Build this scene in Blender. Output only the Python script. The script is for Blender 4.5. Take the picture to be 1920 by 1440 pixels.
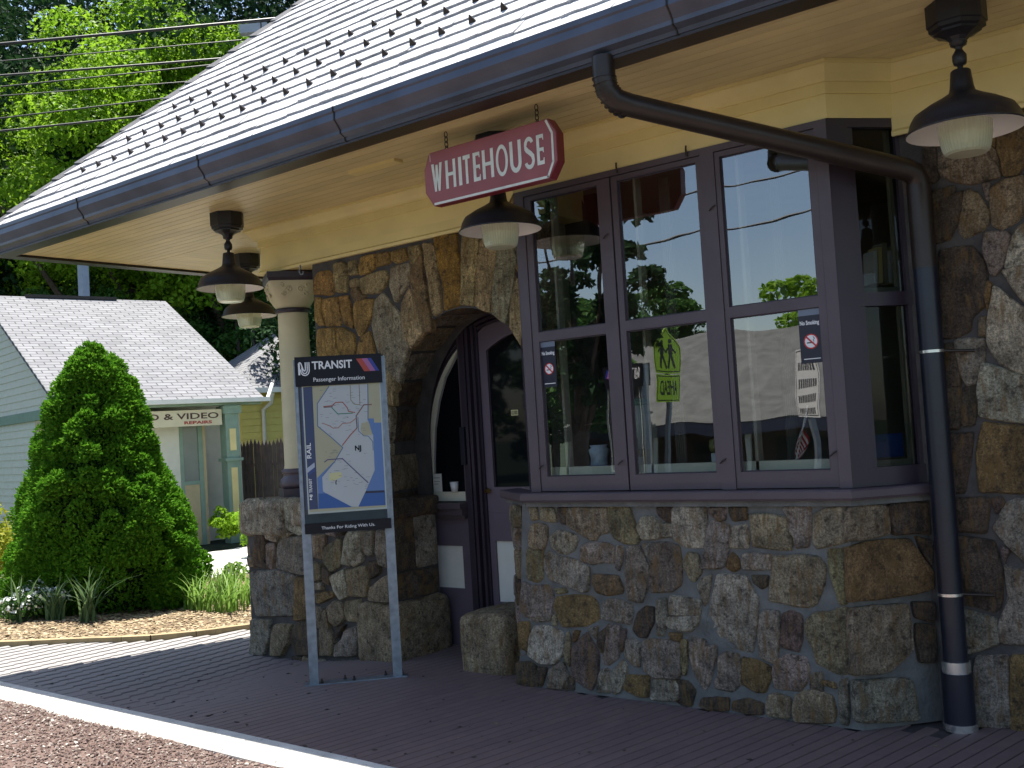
import bpy, math, random
import numpy as np
from mathutils import Vector, Matrix, noise as mnoise

for _o in list(bpy.data.objects):
    bpy.data.objects.remove(_o, do_unlink=True)
random.seed(7); rng = np.random.default_rng(7)
S = bpy.context.scene
COL = S.collection

# ------------------------------------------------------------------ camera
CAMP = Vector((0.0, 0.0, 1.6))
FW = Vector((-0.6243, 0.7800, 0.0432)).normalized()
IX = Vector((0.7780, 0.6253, -0.0608))
IX = (IX - FW * IX.dot(FW)).normalized()
UP = IX.cross(FW).normalized()
FPX = 1970.0
cd = bpy.data.cameras.new('camera'); cam = bpy.data.objects.new('camera', cd); COL.objects.link(cam)
cd.sensor_width = 36.0; cd.lens = 36.0 * FPX / 1920.0; cd.clip_start = 0.05; cd.clip_end = 600
m = Matrix((IX, UP, -FW)).transposed().to_4x4(); m.translation = CAMP
cam.matrix_world = m
S.camera = cam
S.render.resolution_x = 1024; S.render.resolution_y = 768

# ------------------------------------------------------------------ sky, sun, exposure
SUN_EL, SUN_AZ = math.radians(70.5), math.radians(-60.0)
W = bpy.data.worlds.new('World'); S.world = W; W.use_nodes = True
nt = W.node_tree; bg = nt.nodes['Background']
sky = nt.nodes.new('ShaderNodeTexSky'); sky.sky_type = 'NISHITA'; sky.sun_disc = False
sky.sun_elevation = SUN_EL; sky.sun_rotation = SUN_AZ; sky.air_density = 1.0; sky.dust_density = 1.0
nt.links.new(sky.outputs[0], bg.inputs[0]); bg.inputs[1].default_value = 0.09
sd = bpy.data.lights.new('sun', 'SUN'); sd.energy = 5.0; sd.angle = math.radians(0.5); sd.color = (1.0, 0.96, 0.88)
sun = bpy.data.objects.new('sun', sd); COL.objects.link(sun); sun.location = (-4, 3, 14)
sun.rotation_euler = Vector((1.05, -0.61, -3.5)).to_track_quat('-Z', 'Y').to_euler()
S.view_settings.view_transform = 'Standard'; S.view_settings.look = 'None'
S.view_settings.gamma = 1.0; S.view_settings.exposure = 1.35

# ------------------------------------------------------------------ helpers
def px(p):
    v = Vector(p) - CAMP; z = v.dot(FW)
    if z <= 0.01: return (-9999, -9999, -1)
    return (960 + FPX * v.dot(IX) / z, 720 - FPX * v.dot(UP) / z, z)

MATS = {}
def N(t, typ): return t.nodes.new(typ)
def mat(name, col, rough=0.65, var=0.15, scale=6.0, bump=0.15, bscale=60.0, metal=0.0, spec=0.5, objcol=False,
        trans=0.0, speck=None, island=False, bdist=0.004):
    if name in MATS: return MATS[name]
    mt = bpy.data.materials.new(name); mt.use_nodes = True; t = mt.node_tree
    b = t.nodes['Principled BSDF']
    tc = N(t, 'ShaderNodeTexCoord'); oi = N(t, 'ShaderNodeObjectInfo')
    mu = N(t, 'ShaderNodeMath'); mu.operation = 'MULTIPLY'; mu.inputs[1].default_value = 57.0
    t.links.new(oi.outputs['Random'], mu.inputs[0])
    va = N(t, 'ShaderNodeVectorMath'); va.operation = 'ADD'
    t.links.new(tc.outputs['Object'], va.inputs[0]); t.links.new(mu.outputs[0], va.inputs[1])
    n1 = N(t, 'ShaderNodeTexNoise'); n1.inputs['Scale'].default_value = scale; n1.inputs['Detail'].default_value = 6
    t.links.new(va.outputs[0], n1.inputs['Vector'])
    mr = N(t, 'ShaderNodeMapRange'); mr.inputs[1].default_value = 0.3; mr.inputs[2].default_value = 0.7
    mr.inputs[3].default_value = 1 - var; mr.inputs[4].default_value = 1 + var
    t.links.new(n1.outputs[0], mr.inputs[0])
    vm = N(t, 'ShaderNodeVectorMath'); vm.operation = 'SCALE'
    if objcol: t.links.new(oi.outputs['Color'], vm.inputs[0])
    else: vm.inputs[0].default_value = col
    fac = mr.outputs[0]
    if island:
        ge = N(t, 'ShaderNodeNewGeometry'); r2 = N(t, 'ShaderNodeMapRange')
        r2.inputs[3].default_value = 0.72; r2.inputs[4].default_value = 1.28
        t.links.new(ge.outputs['Random Per Island'], r2.inputs[0])
        mm = N(t, 'ShaderNodeMath'); mm.operation = 'MULTIPLY'
        t.links.new(fac, mm.inputs[0]); t.links.new(r2.outputs[0], mm.inputs[1]); fac = mm.outputs[0]
    t.links.new(fac, vm.inputs[3])
    outc = vm.outputs[0]
    if speck:
        n3 = N(t, 'ShaderNodeTexNoise'); n3.inputs['Scale'].default_value = speck[1]; n3.inputs['Detail'].default_value = 3
        t.links.new(va.outputs[0], n3.inputs['Vector'])
        m3 = N(t, 'ShaderNodeMapRange'); m3.inputs[1].default_value = speck[2]; m3.inputs[2].default_value = speck[2] + 0.08
        t.links.new(n3.outputs[0], m3.inputs[0])
        mx = N(t, 'ShaderNodeMix'); mx.data_type = 'RGBA'
        t.links.new(m3.outputs[0], mx.inputs[0]); t.links.new(outc, mx.inputs[6]); mx.inputs[7].default_value = (*speck[0], 1)
        outc = mx.outputs[2]
    t.links.new(outc, b.inputs['Base Color'])
    b.inputs['Roughness'].default_value = rough; b.inputs['Metallic'].default_value = metal
    b.inputs['Specular IOR Level'].default_value = spec
    if bump:
        n2 = N(t, 'ShaderNodeTexNoise'); n2.inputs['Scale'].default_value = bscale; n2.inputs['Detail'].default_value = 5
        t.links.new(va.outputs[0], n2.inputs['Vector'])
        bp = N(t, 'ShaderNodeBump'); bp.inputs['Strength'].default_value = bump; bp.inputs['Distance'].default_value = bdist
        t.links.new(n2.outputs[0], bp.inputs['Height']); t.links.new(bp.outputs[0], b.inputs['Normal'])
    if trans:
        tr = N(t, 'ShaderNodeBsdfTranslucent'); ms = N(t, 'ShaderNodeMixShader'); ms.inputs[0].default_value = trans
        t.links.new(outc, tr.inputs[0]); t.links.new(b.outputs[0], ms.inputs[1]); t.links.new(tr.outputs[0], ms.inputs[2])
        t.links.new(ms.outputs[0], t.nodes['Material Output'].inputs[0])
    MATS[name] = mt
    return mt

def stone_mat():
    mt = bpy.data.materials.new('fieldstone'); mt.use_nodes = True; t = mt.node_tree; b = t.nodes['Principled BSDF']
    tc = N(t, 'ShaderNodeTexCoord'); oi = N(t, 'ShaderNodeObjectInfo')
    mu = N(t, 'ShaderNodeMath'); mu.operation = 'MULTIPLY'; mu.inputs[1].default_value = 91.0
    t.links.new(oi.outputs['Random'], mu.inputs[0])
    va = N(t, 'ShaderNodeVectorMath'); va.operation = 'ADD'
    t.links.new(tc.outputs['Object'], va.inputs[0]); t.links.new(mu.outputs[0], va.inputs[1])
    def noise(sc, det=5, rough=0.6, src=None):
        n = N(t, 'ShaderNodeTexNoise'); n.inputs['Scale'].default_value = sc; n.inputs['Detail'].default_value = det
        n.inputs['Roughness'].default_value = rough; t.links.new((src or va).outputs[0], n.inputs['Vector']); return n
    def ramp(src, a, bb, c, d):
        r = N(t, 'ShaderNodeMapRange'); r.inputs[1].default_value = a; r.inputs[2].default_value = bb
        r.inputs[3].default_value = c; r.inputs[4].default_value = d; t.links.new(src, r.inputs[0]); return r
    # bedding streaks: noise stretched along one axis
    mp = N(t, 'ShaderNodeMapping'); mp.inputs['Scale'].default_value = (3.2, 1.0, 0.7); t.links.new(va.outputs[0], mp.inputs[0])
    big = noise(7, 6, 0.65); streak = noise(16, 6, 0.7, mp); fine = noise(85, 5, 0.85)
    a = ramp(big.outputs[0], 0.3, 0.7, 0.45, 1.6)
    s2 = ramp(streak.outputs[0], 0.35, 0.65, 0.78, 1.2); f = ramp(fine.outputs[0], 0.38, 0.62, 0.42, 1.5)
    m1 = N(t, 'ShaderNodeMath'); m1.operation = 'MULTIPLY'; t.links.new(a.outputs[0], m1.inputs[0]); t.links.new(s2.outputs[0], m1.inputs[1])
    m2 = N(t, 'ShaderNodeMath'); m2.operation = 'MULTIPLY'; t.links.new(m1.outputs[0], m2.inputs[0]); t.links.new(f.outputs[0], m2.inputs[1])
    vm = N(t, 'ShaderNodeVectorMath'); vm.operation = 'SCALE'; t.links.new(oi.outputs['Color'], vm.inputs[0]); t.links.new(m2.outputs[0], vm.inputs[3])
    # rust and lichen patches
    pn = noise(11, 4, 0.6, mp); pr = ramp(pn.outputs[0], 0.50, 0.66, 0, 0.7)
    mx = N(t, 'ShaderNodeMix'); mx.data_type = 'RGBA'; t.links.new(pr.outputs[0], mx.inputs[0]); t.links.new(vm.outputs[0], mx.inputs[6])
    mx.inputs[7].default_value = (0.26, 0.15, 0.05, 1)
    dn = noise(23, 5, 0.7); dr = ramp(dn.outputs[0], 0.53, 0.66, 0, 0.8)
    mx2 = N(t, 'ShaderNodeMix'); mx2.data_type = 'RGBA'; t.links.new(dr.outputs[0], mx2.inputs[0]); t.links.new(mx.outputs[2], mx2.inputs[6])
    mx2.inputs[7].default_value = (0.055, 0.04, 0.03, 1)
    t.links.new(mx2.outputs[2], b.inputs['Base Color']); b.inputs['Roughness'].default_value = 0.82
    b.inputs['Specular IOR Level'].default_value = 0.3
    bp = N(t, 'ShaderNodeBump'); bp.inputs['Strength'].default_value = 0.85; bp.inputs['Distance'].default_value = 0.035
    t.links.new(big.outputs[0], bp.inputs['Height'])
    bp2 = N(t, 'ShaderNodeBump'); bp2.inputs['Strength'].default_value = 1.0; bp2.inputs['Distance'].default_value = 0.022
    ad = N(t, 'ShaderNodeMath'); t.links.new(streak.outputs[0], ad.inputs[0]); t.links.new(fine.outputs[0], ad.inputs[1])
    t.links.new(ad.outputs[0], bp2.inputs['Height']); t.links.new(bp.outputs[0], bp2.inputs['Normal'])
    t.links.new(bp2.outputs[0], b.inputs['Normal'])
    return mt

def glass_mat(name, ior=3.5, tint=(0.93, 0.95, 0.94), wav=0.0035, scale=1.6):
    mt = bpy.data.materials.new(name); mt.use_nodes = True; t = mt.node_tree
    t.nodes.remove(t.nodes['Principled BSDF'])
    tr = N(t, 'ShaderNodeBsdfTransparent'); tr.inputs[0].default_value = (*tint, 1)
    gl = N(t, 'ShaderNodeBsdfGlossy'); gl.inputs['Roughness'].default_value = 0.0
    fr = N(t, 'ShaderNodeFresnel'); fr.inputs['IOR'].default_value = ior
    ms = N(t, 'ShaderNodeMixShader'); tc = N(t, 'ShaderNodeTexCoord'); n = N(t, 'ShaderNodeTexNoise')
    n.inputs['Scale'].default_value = scale; n.inputs['Detail'].default_value = 1.5; t.links.new(tc.outputs['Object'], n.inputs['Vector'])
    bp = N(t, 'ShaderNodeBump'); bp.inputs['Strength'].default_value = 1.0; bp.inputs['Distance'].default_value = wav
    t.links.new(n.outputs[0], bp.inputs['Height']); t.links.new(bp.outputs[0], gl.inputs['Normal'])
    ge = N(t, 'ShaderNodeNewGeometry'); inv = N(t, 'ShaderNodeMath'); inv.operation = 'SUBTRACT'; inv.inputs[0].default_value = 1.0; t.links.new(ge.outputs['Backfacing'], inv.inputs[1])
    mf = N(t, 'ShaderNodeMath'); mf.operation = 'MULTIPLY'; t.links.new(fr.outputs[0], mf.inputs[0]); t.links.new(inv.outputs[0], mf.inputs[1])
    t.links.new(mf.outputs[0], ms.inputs[0]); t.links.new(tr.outputs[0], ms.inputs[1]); t.links.new(gl.outputs[0], ms.inputs[2])
    t.links.new(ms.outputs[0], t.nodes['Material Output'].inputs[0])
    return mt

WP = {}
def wpos(o): return WP[o.name] if o is not None else Vector((0, 0, 0))
def setprops(o, label=None, cat=None, group=None, kind=None):
    if label: o['label'] = label
    if cat: o['category'] = cat
    if group: o['group'] = group
    if kind: o['kind'] = kind
    return o
def empty(name, loc, label, cat, group=None):
    o = bpy.data.objects.new(name, None); COL.objects.link(o); o.location = loc; o.empty_display_size = 0.2
    WP[o.name] = Vector(loc); return setprops(o, label, cat, group)
def mesh_np(name, V, F, mt=None, smooth=False):
    me = bpy.data.meshes.new(name); V = np.asarray(V, dtype=np.float32); F = np.asarray(F, dtype=np.int32)
    k = F.shape[1]; me.vertices.add(len(V)); me.vertices.foreach_set('co', V.ravel())
    me.loops.add(F.size); me.loops.foreach_set('vertex_index', F.ravel())
    me.polygons.add(len(F)); me.polygons.foreach_set('loop_start', np.arange(0, F.size, k, dtype=np.int32))
    me.polygons.foreach_set('loop_total', np.full(len(F), k, dtype=np.int32))
    me.polygons.foreach_set('use_smooth', np.full(len(F), bool(smooth), dtype=bool))
    me.update(); me.validate()
    if mt: me.materials.append(mt)
    return me
def put(name, me, parent=None, at=(0, 0, 0), color=None, **kw):
    o = bpy.data.objects.new(name, me); COL.objects.link(o)
    o.parent = parent; o.location = Vector(at) - wpos(parent); WP[o.name] = Vector(at)
    if color: o.color = (*color, 1)
    return setprops(o, kw.get('label'), kw.get('cat'), kw.get('group'), kw.get('kind'))

class MB:
    """collects boxes, prisms, tubes and lathes in world coordinates, then builds one mesh"""
    def __init__(s): s.v = []; s.f = []; s.sm = []
    def add(s, vs, fs, smooth=False):
        b = len(s.v); s.v += [tuple(v) for v in vs]; s.f += [tuple(i + b for i in f) for f in fs]; s.sm += [smooth] * len(fs); return s
    def box(s, x0, x1, y0, y1, z0, z1):
        return s.add([(x0,y0,z0),(x1,y0,z0),(x1,y1,z0),(x0,y1,z0),(x0,y0,z1),(x1,y0,z1),(x1,y1,z1),(x0,y1,z1)],
                     [(0,3,2,1),(4,5,6,7),(0,1,5,4),(1,2,6,5),(2,3,7,6),(3,0,4,7)])
    def obox(s, o, ax, ay, az, x0, x1, y0, y1, z0, z1):
        o = Vector(o); ax = Vector(ax); ay = Vector(ay); az = Vector(az)
        P = [o + ax*x + ay*y + az*z for z in (z0, z1) for x, y in ((x0,y0),(x1,y0),(x1,y1),(x0,y1))]
        return s.add(P, [(0,3,2,1),(4,5,6,7),(0,1,5,4),(1,2,6,5),(2,3,7,6),(3,0,4,7)])
    def prism(s, pts, off):
        """planar polygon (3d points) extruded by vector off"""
        n = len(pts); off = Vector(off); P = [Vector(p) for p in pts]
        return s.add(P + [p + off for p in P], [tuple(range(n))[::-1], tuple(range(n, 2*n))] + [(i, (i+1) % n, (i+1) % n + n, i + n) for i in range(n)])
    def strip(s, A, B, off=None, smooth=False):
        """ribbon between two polylines"""
        n = len(A); s.add(list(A) + list(B), [(i, i+1, n+i+1, n+i) for i in range(n-1)], smooth); return s
    def tube(s, pts, r, n=8, cap=True, smooth=True):
        pts = [Vector(p) for p in pts]; rr = r if isinstance(r, (list, tuple)) else [r]*len(pts)
        vs = []; prev = None
        for i, p in enumerate(pts):
            d = (pts[min(i+1, len(pts)-1)] - pts[max(i-1, 0)]).normalized()
            if prev is None:
                a = d.cross(Vector((0, 0, 1)))
                if a.length < 0.05: a = d.cross(Vector((1, 0, 0)))
            else: a = prev - d * prev.dot(d)
            a.normalize(); prev = a; c = d.cross(a)
            for k in range(n):
                t = 2*math.pi*k/n; vs.append(p + (a*math.cos(t) + c*math.sin(t))*rr[i])
        fs = [(i*n+k, i*n+(k+1) % n, (i+1)*n+(k+1) % n, (i+1)*n+k) for i in range(len(pts)-1) for k in range(n)]
        s.add(vs, fs, smooth)
        if cap:
            s.add(vs[:n], [tuple(range(n))[::-1]]); s.add(vs[-n:], [tuple(range(n))])
        return s
    def lathe(s, prof, c, n=24, ang=0.0, smooth=True, sq=False):
        c = Vector(c); vs = []
        for r, z in prof:
            for k in range(n):
                t = ang + 2*math.pi*k/n; vs.append(c + Vector((r*math.cos(t), r*math.sin(t), z)))
        fs = [(i*n+k, i*n+(k+1) % n, (i+1)*n+(k+1) % n, (i+1)*n+k) for i in range(len(prof)-1) for k in range(n)]
        return s.add(vs, fs, smooth)
    def build(s, name, mt, parent=None, color=None, **kw):
        V = np.array(s.v, dtype=float); c = (V.min(0) + V.max(0)) / 2
        if kw.pop('base', False): c[2] = V[:, 2].min()
        me = bpy.data.meshes.new(name); me.from_pydata([tuple(v) for v in (V - c)], [], s.f)
        me.polygons.foreach_set('use_smooth', s.sm); me.materials.append(mt); me.update()
        return put(name, me, parent, c, color, **kw)

def text2d(body, bold=0.0, space=1.0):
    cu = bpy.data.curves.new('t', 'FONT'); cu.body = body; cu.size = 1; cu.offset = bold; cu.space_character = space; cu.resolution_u = 3
    o = bpy.data.objects.new('t', cu); COL.objects.link(o)
    dg = bpy.context.evaluated_depsgraph_get(); dg.update()
    me = bpy.data.meshes.new_from_object(o.evaluated_get(dg)); bpy.data.objects.remove(o)
    V = [(v.co.x, v.co.y) for v in me.vertices]; F = [tuple(p.vertices) for p in me.polygons]
    bpy.data.meshes.remove(me); bpy.data.curves.remove(cu)
    xs = [v[0] for v in V]; ys = [v[1] for v in V]; x0, x1, y0, y1 = min(xs), max(xs), min(ys), max(ys)
    return [((x-x0)/(x1-x0), (y-y0)/(y1-y0)) for x, y in V], F
def text_on(mb, body, fn, bold=0.0, space=1.0):
    """fn maps unit-square coordinates to world points"""
    V, F = text2d(body, bold, space); mb.add([fn(x, y) for x, y in V], F)

def sstep(a, b, x):
    t = min(1, max(0, (x-a)/(b-a))); return t*t*(3-2*t)
def gz(x, y):
    s = sstep(-5.4, -6.7, x) if x > -6.7 else 1.0
    return -0.06*min(4.0, max(0.0, y-3.7))*s - 0.15*sstep(11, 16, -x)
def copy_tree(o, parent=None):
    c = o.copy(); COL.objects.link(c); c.parent = parent
    for ch in list(o.children): copy_tree(ch, c)
    return c
def clone(o, loc, label=None):
    c = copy_tree(o); c.location = loc; WP[c.name] = Vector(loc)
    if label: c['label'] = label
    return c
STONES = {
 'bay': [
  ('t', [-4.049,1.106,-3.993,1.106,-3.991,1.043,-4.041,1.035]),
  ('t', [-3.959,1.103,-3.867,1.103,-3.849,1.025,-3.906,1.03,-3.967,1.038]),
  ('k', [-3.829,1.106,-3.759,1.106,-3.766,1.015,-3.813,1.017,-3.836,1.065]),
  ('t', [-3.753,1.106,-3.482,1.106,-3.477,0.962,-3.544,0.956,-3.566,0.922,-3.604,0.924,-3.697,0.97,-3.761,1.001]),
  ('y', [-3.476,1.106,-3.316,1.103,-3.287,1.001,-3.263,0.925,-3.289,0.904,-3.373,0.907,-3.439,0.937,-3.477,1.015]),
  ('w', [-3.235,1.052,-3.158,1.055,-3.109,1.018,-3.04,1.013,-3.042,0.949,-3.179,0.934,-3.239,0.93,-3.27,0.996]),
  ('k', [-3.131,1.105,-3.033,1.108,-3.039,1.028,-3.079,1.033,-3.122,1.068]),
  ('t', [-4.047,0.993,-3.99,1.01,-3.923,0.994,-3.928,0.929,-3.954,0.863,-4.016,0.859,-4.064,0.872,-4.07,0.927]),
  ('y', [-4.076,0.854,-3.961,0.857,-3.976,0.792,-3.981,0.683,-4.025,0.653,-4.1,0.672,-4.089,0.816]),
  ('w', [-3.901,0.93,-3.837,0.968,-3.713,0.943,-3.699,0.912,-3.732,0.858,-3.787,0.835,-3.84,0.839,-3.892,0.87]),
  ('g', [-3.965,0.808,-3.934,0.85,-3.856,0.812,-3.724,0.794,-3.63,0.755,-3.64,0.628,-3.674,0.608,-3.841,0.656,-3.927,0.674,-3.963,0.743]),
  ('p', [-3.665,0.88,-3.6,0.898,-3.498,0.9,-3.446,0.88,-3.454,0.786,-3.538,0.792,-3.596,0.777,-3.685,0.795,-3.681,0.848]),
  ('g', [-3.425,0.88,-3.379,0.876,-3.395,0.793,-3.414,0.746,-3.434,0.766]),
  ('g', [-3.352,0.872,-3.266,0.884,-3.236,0.819,-3.217,0.759,-3.226,0.672,-3.272,0.574,-3.315,0.572,-3.368,0.584,-3.372,0.733,-3.365,0.815]),
  ('g', [-3.242,0.895,-3.194,0.901,-3.206,0.82,-3.222,0.839]),
  ('kr', [-3.185,0.901,-3.077,0.908,-3.01,0.89,-3.0,0.796,-3.014,0.682,-3.074,0.644,-3.203,0.633,-3.221,0.657,-3.202,0.789]),
  ('ry', [-3.595,0.714,-3.519,0.706,-3.432,0.71,-3.4,0.639,-3.412,0.613,-3.509,0.6,-3.584,0.609,-3.608,0.661]),
  ('y', [-3.884,0.616,-3.817,0.619,-3.805,0.599,-3.873,0.587]),
  ('p', [-4.131,0.643,-4.056,0.619,-3.951,0.632,-3.912,0.604,-3.91,0.545,-3.93,0.463,-3.952,0.445,-4.119,0.435,-4.168,0.481,-4.149,0.593]),
  ('g', [-4.091,0.431,-3.937,0.459,-3.947,0.416,-4.093,0.409]),
  ('o', [-3.882,0.563,-3.754,0.577,-3.624,0.579,-3.589,0.546,-3.58,0.453,-3.683,0.409,-3.841,0.393,-3.883,0.466,-3.9,0.508]),
  ('p', [-3.544,0.544,-3.492,0.572,-3.352,0.554,-3.344,0.504,-3.367,0.436,-3.446,0.451,-3.558,0.457]),
  ('t', [-3.918,0.442,-3.894,0.454,-3.895,0.395,-3.928,0.398]),
  ('k', [-3.33,0.449,-3.308,0.496,-3.257,0.539,-3.198,0.538,-3.211,0.457,-3.258,0.373,-3.312,0.374,-3.345,0.407]),
  ('g', [-3.171,0.584,-3.113,0.593,-3.115,0.493,-3.14,0.391,-3.189,0.39,-3.178,0.499]),
  ('o', [-4.194,0.385,-4.115,0.396,-4.106,0.375,-4.13,0.208,-4.216,0.19,-4.194,0.297]),
  ('w', [-4.107,0.314,-4.061,0.373,-3.971,0.379,-3.864,0.354,-3.848,0.312,-3.854,0.232,-3.933,0.16,-4.036,0.156,-4.123,0.198]),
  ('t', [-3.829,0.34,-3.808,0.355,-3.795,0.311,-3.813,0.155,-3.843,0.195]),
  ('o', [-3.771,0.361,-3.725,0.369,-3.755,0.319,-3.779,0.302]),
  ('r', [-3.673,0.362,-3.633,0.303,-3.599,0.243,-3.613,0.106,-3.667,0.032,-3.717,0.048,-3.805,0.092,-3.786,0.248,-3.735,0.316]),
  ('g', [-3.658,0.39,-3.593,0.405,-3.611,0.336,-3.641,0.36]),
  ('k', [-3.59,0.358,-3.523,0.41,-3.553,0.267,-3.579,0.26,-3.604,0.305]),
  ('p', [-3.516,0.421,-3.433,0.416,-3.436,0.38,-3.462,0.244,-3.528,0.192,-3.572,0.193,-3.568,0.235,-3.528,0.347]),
  ('r', [-3.428,0.396,-3.392,0.398,-3.428,0.278,-3.447,0.276]),
  ('g', [-3.399,0.336,-3.362,0.352,-3.309,0.333,-3.319,0.201,-3.355,0.207,-3.412,0.253]),
  ('g', [-3.285,0.34,-3.236,0.354,-3.102,0.359,-3.04,0.344,-3.053,0.181,-3.078,0.154,-3.217,0.15,-3.285,0.179,-3.295,0.279]),
  ('o', [-3.104,0.404,-3.03,0.404,-3.039,0.364,-3.095,0.37]),
  ('k', [-4.228,0.134,-4.127,0.148,-4.073,0.126,-4.077,0.038,-4.111,0.002,-4.237,0.011]),
  ('k', [-4.06,0.121,-3.991,0.122,-4.033,0.021,-4.075,0.011]),
  ('g', [-3.971,0.114,-3.865,0.172,-3.831,0.1,-3.884,0.015,-3.993,0.009]),
  ('k', [-3.832,0.089,-3.793,0.077,-3.798,0.018,-3.868,0.011]),
  ('g', [-3.602,0.128,-3.555,0.163,-3.526,0.14,-3.515,0.033,-3.623,0.027]),
  ('g', [-3.5,0.153,-3.433,0.221,-3.41,0.197,-3.416,0.125,-3.459,0.044,-3.504,0.024,-3.515,0.115]),
  ('o', [-3.403,0.137,-3.258,0.146,-3.279,0.033,-3.332,0.032,-3.43,0.057]),
  ('g', [-3.229,0.141,-3.068,0.14,-3.076,0.036,-3.256,0.02]),
  ('w', [-3.021,1.108,-2.826,1.103,-2.822,1.049,-2.856,0.895,-2.97,0.895,-2.996,0.915,-3.035,0.929]),
  ('r', [-2.799,1.103,-2.707,1.103,-2.712,1.047,-2.75,1.04,-2.796,1.074]),
  ('k', [-2.68,1.107,-2.581,1.107,-2.586,1.046,-2.659,1.041,-2.678,1.074]),
  ('p', [-2.799,1.025,-2.75,1.03,-2.688,1.007,-2.696,0.906,-2.731,0.8,-2.764,0.784,-2.873,0.78,-2.836,0.898,-2.826,0.967]),
  ('w', [-2.667,1.002,-2.588,1.013,-2.583,0.946,-2.589,0.899,-2.686,0.897,-2.676,0.959]),
  ('t', [-2.558,1.07,-2.446,1.068,-2.353,1.052,-2.348,0.983,-2.338,0.932,-2.346,0.89,-2.41,0.894,-2.555,0.904,-2.553,1.003]),
  ('p', [-2.374,1.103,-2.223,1.107,-2.247,0.911,-2.32,0.905,-2.325,0.969,-2.351,0.982,-2.346,1.052]),
  ('t', [-2.204,1.071,-2.129,1.098,-2.033,1.107,-2.046,0.942,-2.114,0.923,-2.2,0.903,-2.217,0.93]),
  ('t', [-2.983,0.796,-2.95,0.856,-2.89,0.848,-2.88,0.756,-2.923,0.705,-2.95,0.714]),
  ('o', [-2.683,0.863,-2.654,0.836,-2.647,0.788,-2.68,0.768,-2.721,0.786,-2.701,0.834]),
  ('p', [-2.615,0.86,-2.447,0.86,-2.468,0.785,-2.621,0.784,-2.623,0.827]),
  ('g', [-2.872,0.717,-2.816,0.739,-2.849,0.597,-2.878,0.571,-2.903,0.677]),
  ('k', [-2.573,0.744,-2.486,0.747,-2.495,0.7,-2.526,0.684,-2.565,0.711]),
  ('t', [-2.433,0.851,-2.29,0.86,-2.204,0.853,-2.165,0.809,-2.181,0.723,-2.231,0.621,-2.271,0.601,-2.485,0.621,-2.469,0.701,-2.447,0.795]),
  ('y', [-2.147,0.886,-2.049,0.906,-2.065,0.63,-2.104,0.628,-2.136,0.761,-2.148,0.85]),
  ('w', [-3.082,0.614,-2.987,0.604,-2.901,0.599,-2.907,0.521,-3.096,0.509]),
  ('w', [-3.118,0.49,-2.91,0.513,-2.925,0.466,-2.972,0.426,-3.046,0.426,-3.113,0.438]),
  ('w', [-2.778,0.74,-2.609,0.742,-2.57,0.65,-2.551,0.632,-2.567,0.49,-2.603,0.346,-2.712,0.356,-2.784,0.384,-2.874,0.411,-2.844,0.52,-2.807,0.647]),
  ('p', [-2.542,0.543,-2.51,0.564,-2.435,0.559,-2.444,0.443,-2.462,0.335,-2.481,0.292,-2.564,0.322,-2.56,0.444]),
  ('r', [-2.416,0.546,-2.37,0.568,-2.313,0.548,-2.323,0.429,-2.342,0.368,-2.438,0.388,-2.427,0.476]),
  ('t', [-2.281,0.527,-2.235,0.567,-2.169,0.571,-2.097,0.602,-2.068,0.599,-2.091,0.261,-2.145,0.273,-2.19,0.296,-2.249,0.322,-2.254,0.38,-2.283,0.441,-2.294,0.486]),
  ('p', [-2.97,0.389,-2.904,0.38,-2.877,0.372,-2.879,0.343,-2.818,0.357,-2.824,0.29,-2.849,0.239,-2.872,0.155,-2.903,0.108,-2.934,0.134,-2.971,0.228,-2.982,0.305]),
  ('y', [-3.033,0.365,-2.994,0.368,-3.013,0.19,-3.036,0.182]),
  ('k', [-3.08,0.341,-3.041,0.34,-3.059,0.18,-3.099,0.181]),
  ('p', [-2.802,0.296,-2.757,0.324,-2.689,0.316,-2.682,0.269,-2.696,0.159,-2.741,0.121,-2.836,0.13,-2.833,0.173,-2.809,0.204]),
  ('o', [-2.663,0.304,-2.582,0.292,-2.512,0.27,-2.512,0.215,-2.548,0.141,-2.594,0.136,-2.679,0.17,-2.673,0.246]),
  ('p', [-2.475,0.302,-2.403,0.34,-2.311,0.334,-2.295,0.281,-2.315,0.211,-2.352,0.167,-2.485,0.166,-2.495,0.24]),
  ('k', [-2.923,0.058,-2.765,0.08,-2.775,0.012,-2.889,0.003,-2.943,0.016]),
  ('k', [-2.734,0.064,-2.649,0.083,-2.568,0.074,-2.572,0.017,-2.655,0.012,-2.743,0.021]),
  ('t', [-2.524,0.116,-2.483,0.13,-2.41,0.119,-2.422,0.017,-2.542,0.016,-2.543,0.072]),
  ('t', [-2.374,0.132,-2.319,0.161,-2.247,0.169,-2.182,0.153,-2.169,0.079,-2.183,0.024,-2.384,0.003,-2.394,0.066]),
  ('g', [-2.134,0.234,-2.088,0.243,-2.102,0.025,-2.145,0.029]),
  ('o', [-2.242,0.232,-2.163,0.222,-2.16,0.196,-2.225,0.212]),
  ('k', [-3.079,0.144,-3.006,0.136,-2.97,0.096,-2.998,0.015,-3.055,0.013,-3.093,0.034]),
 ],
 'cant': [
  ('t', [-0.032,1.104,0.118,1.102,0.183,1.097,0.186,0.964,0.011,0.948,-0.045,0.948]),
  ('k', [0.203,1.104,0.413,1.097,0.409,0.946,0.324,0.961,0.219,0.957]),
  ('o', [-0.039,0.905,0.056,0.923,0.179,0.926,0.292,0.921,0.403,0.757,0.395,0.672,0.298,0.655,0.155,0.651,-0.051,0.645]),
  ('t', [-0.05,0.603,0.255,0.599,0.265,0.488,0.265,0.377,0.134,0.289,-0.067,0.285]),
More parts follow.
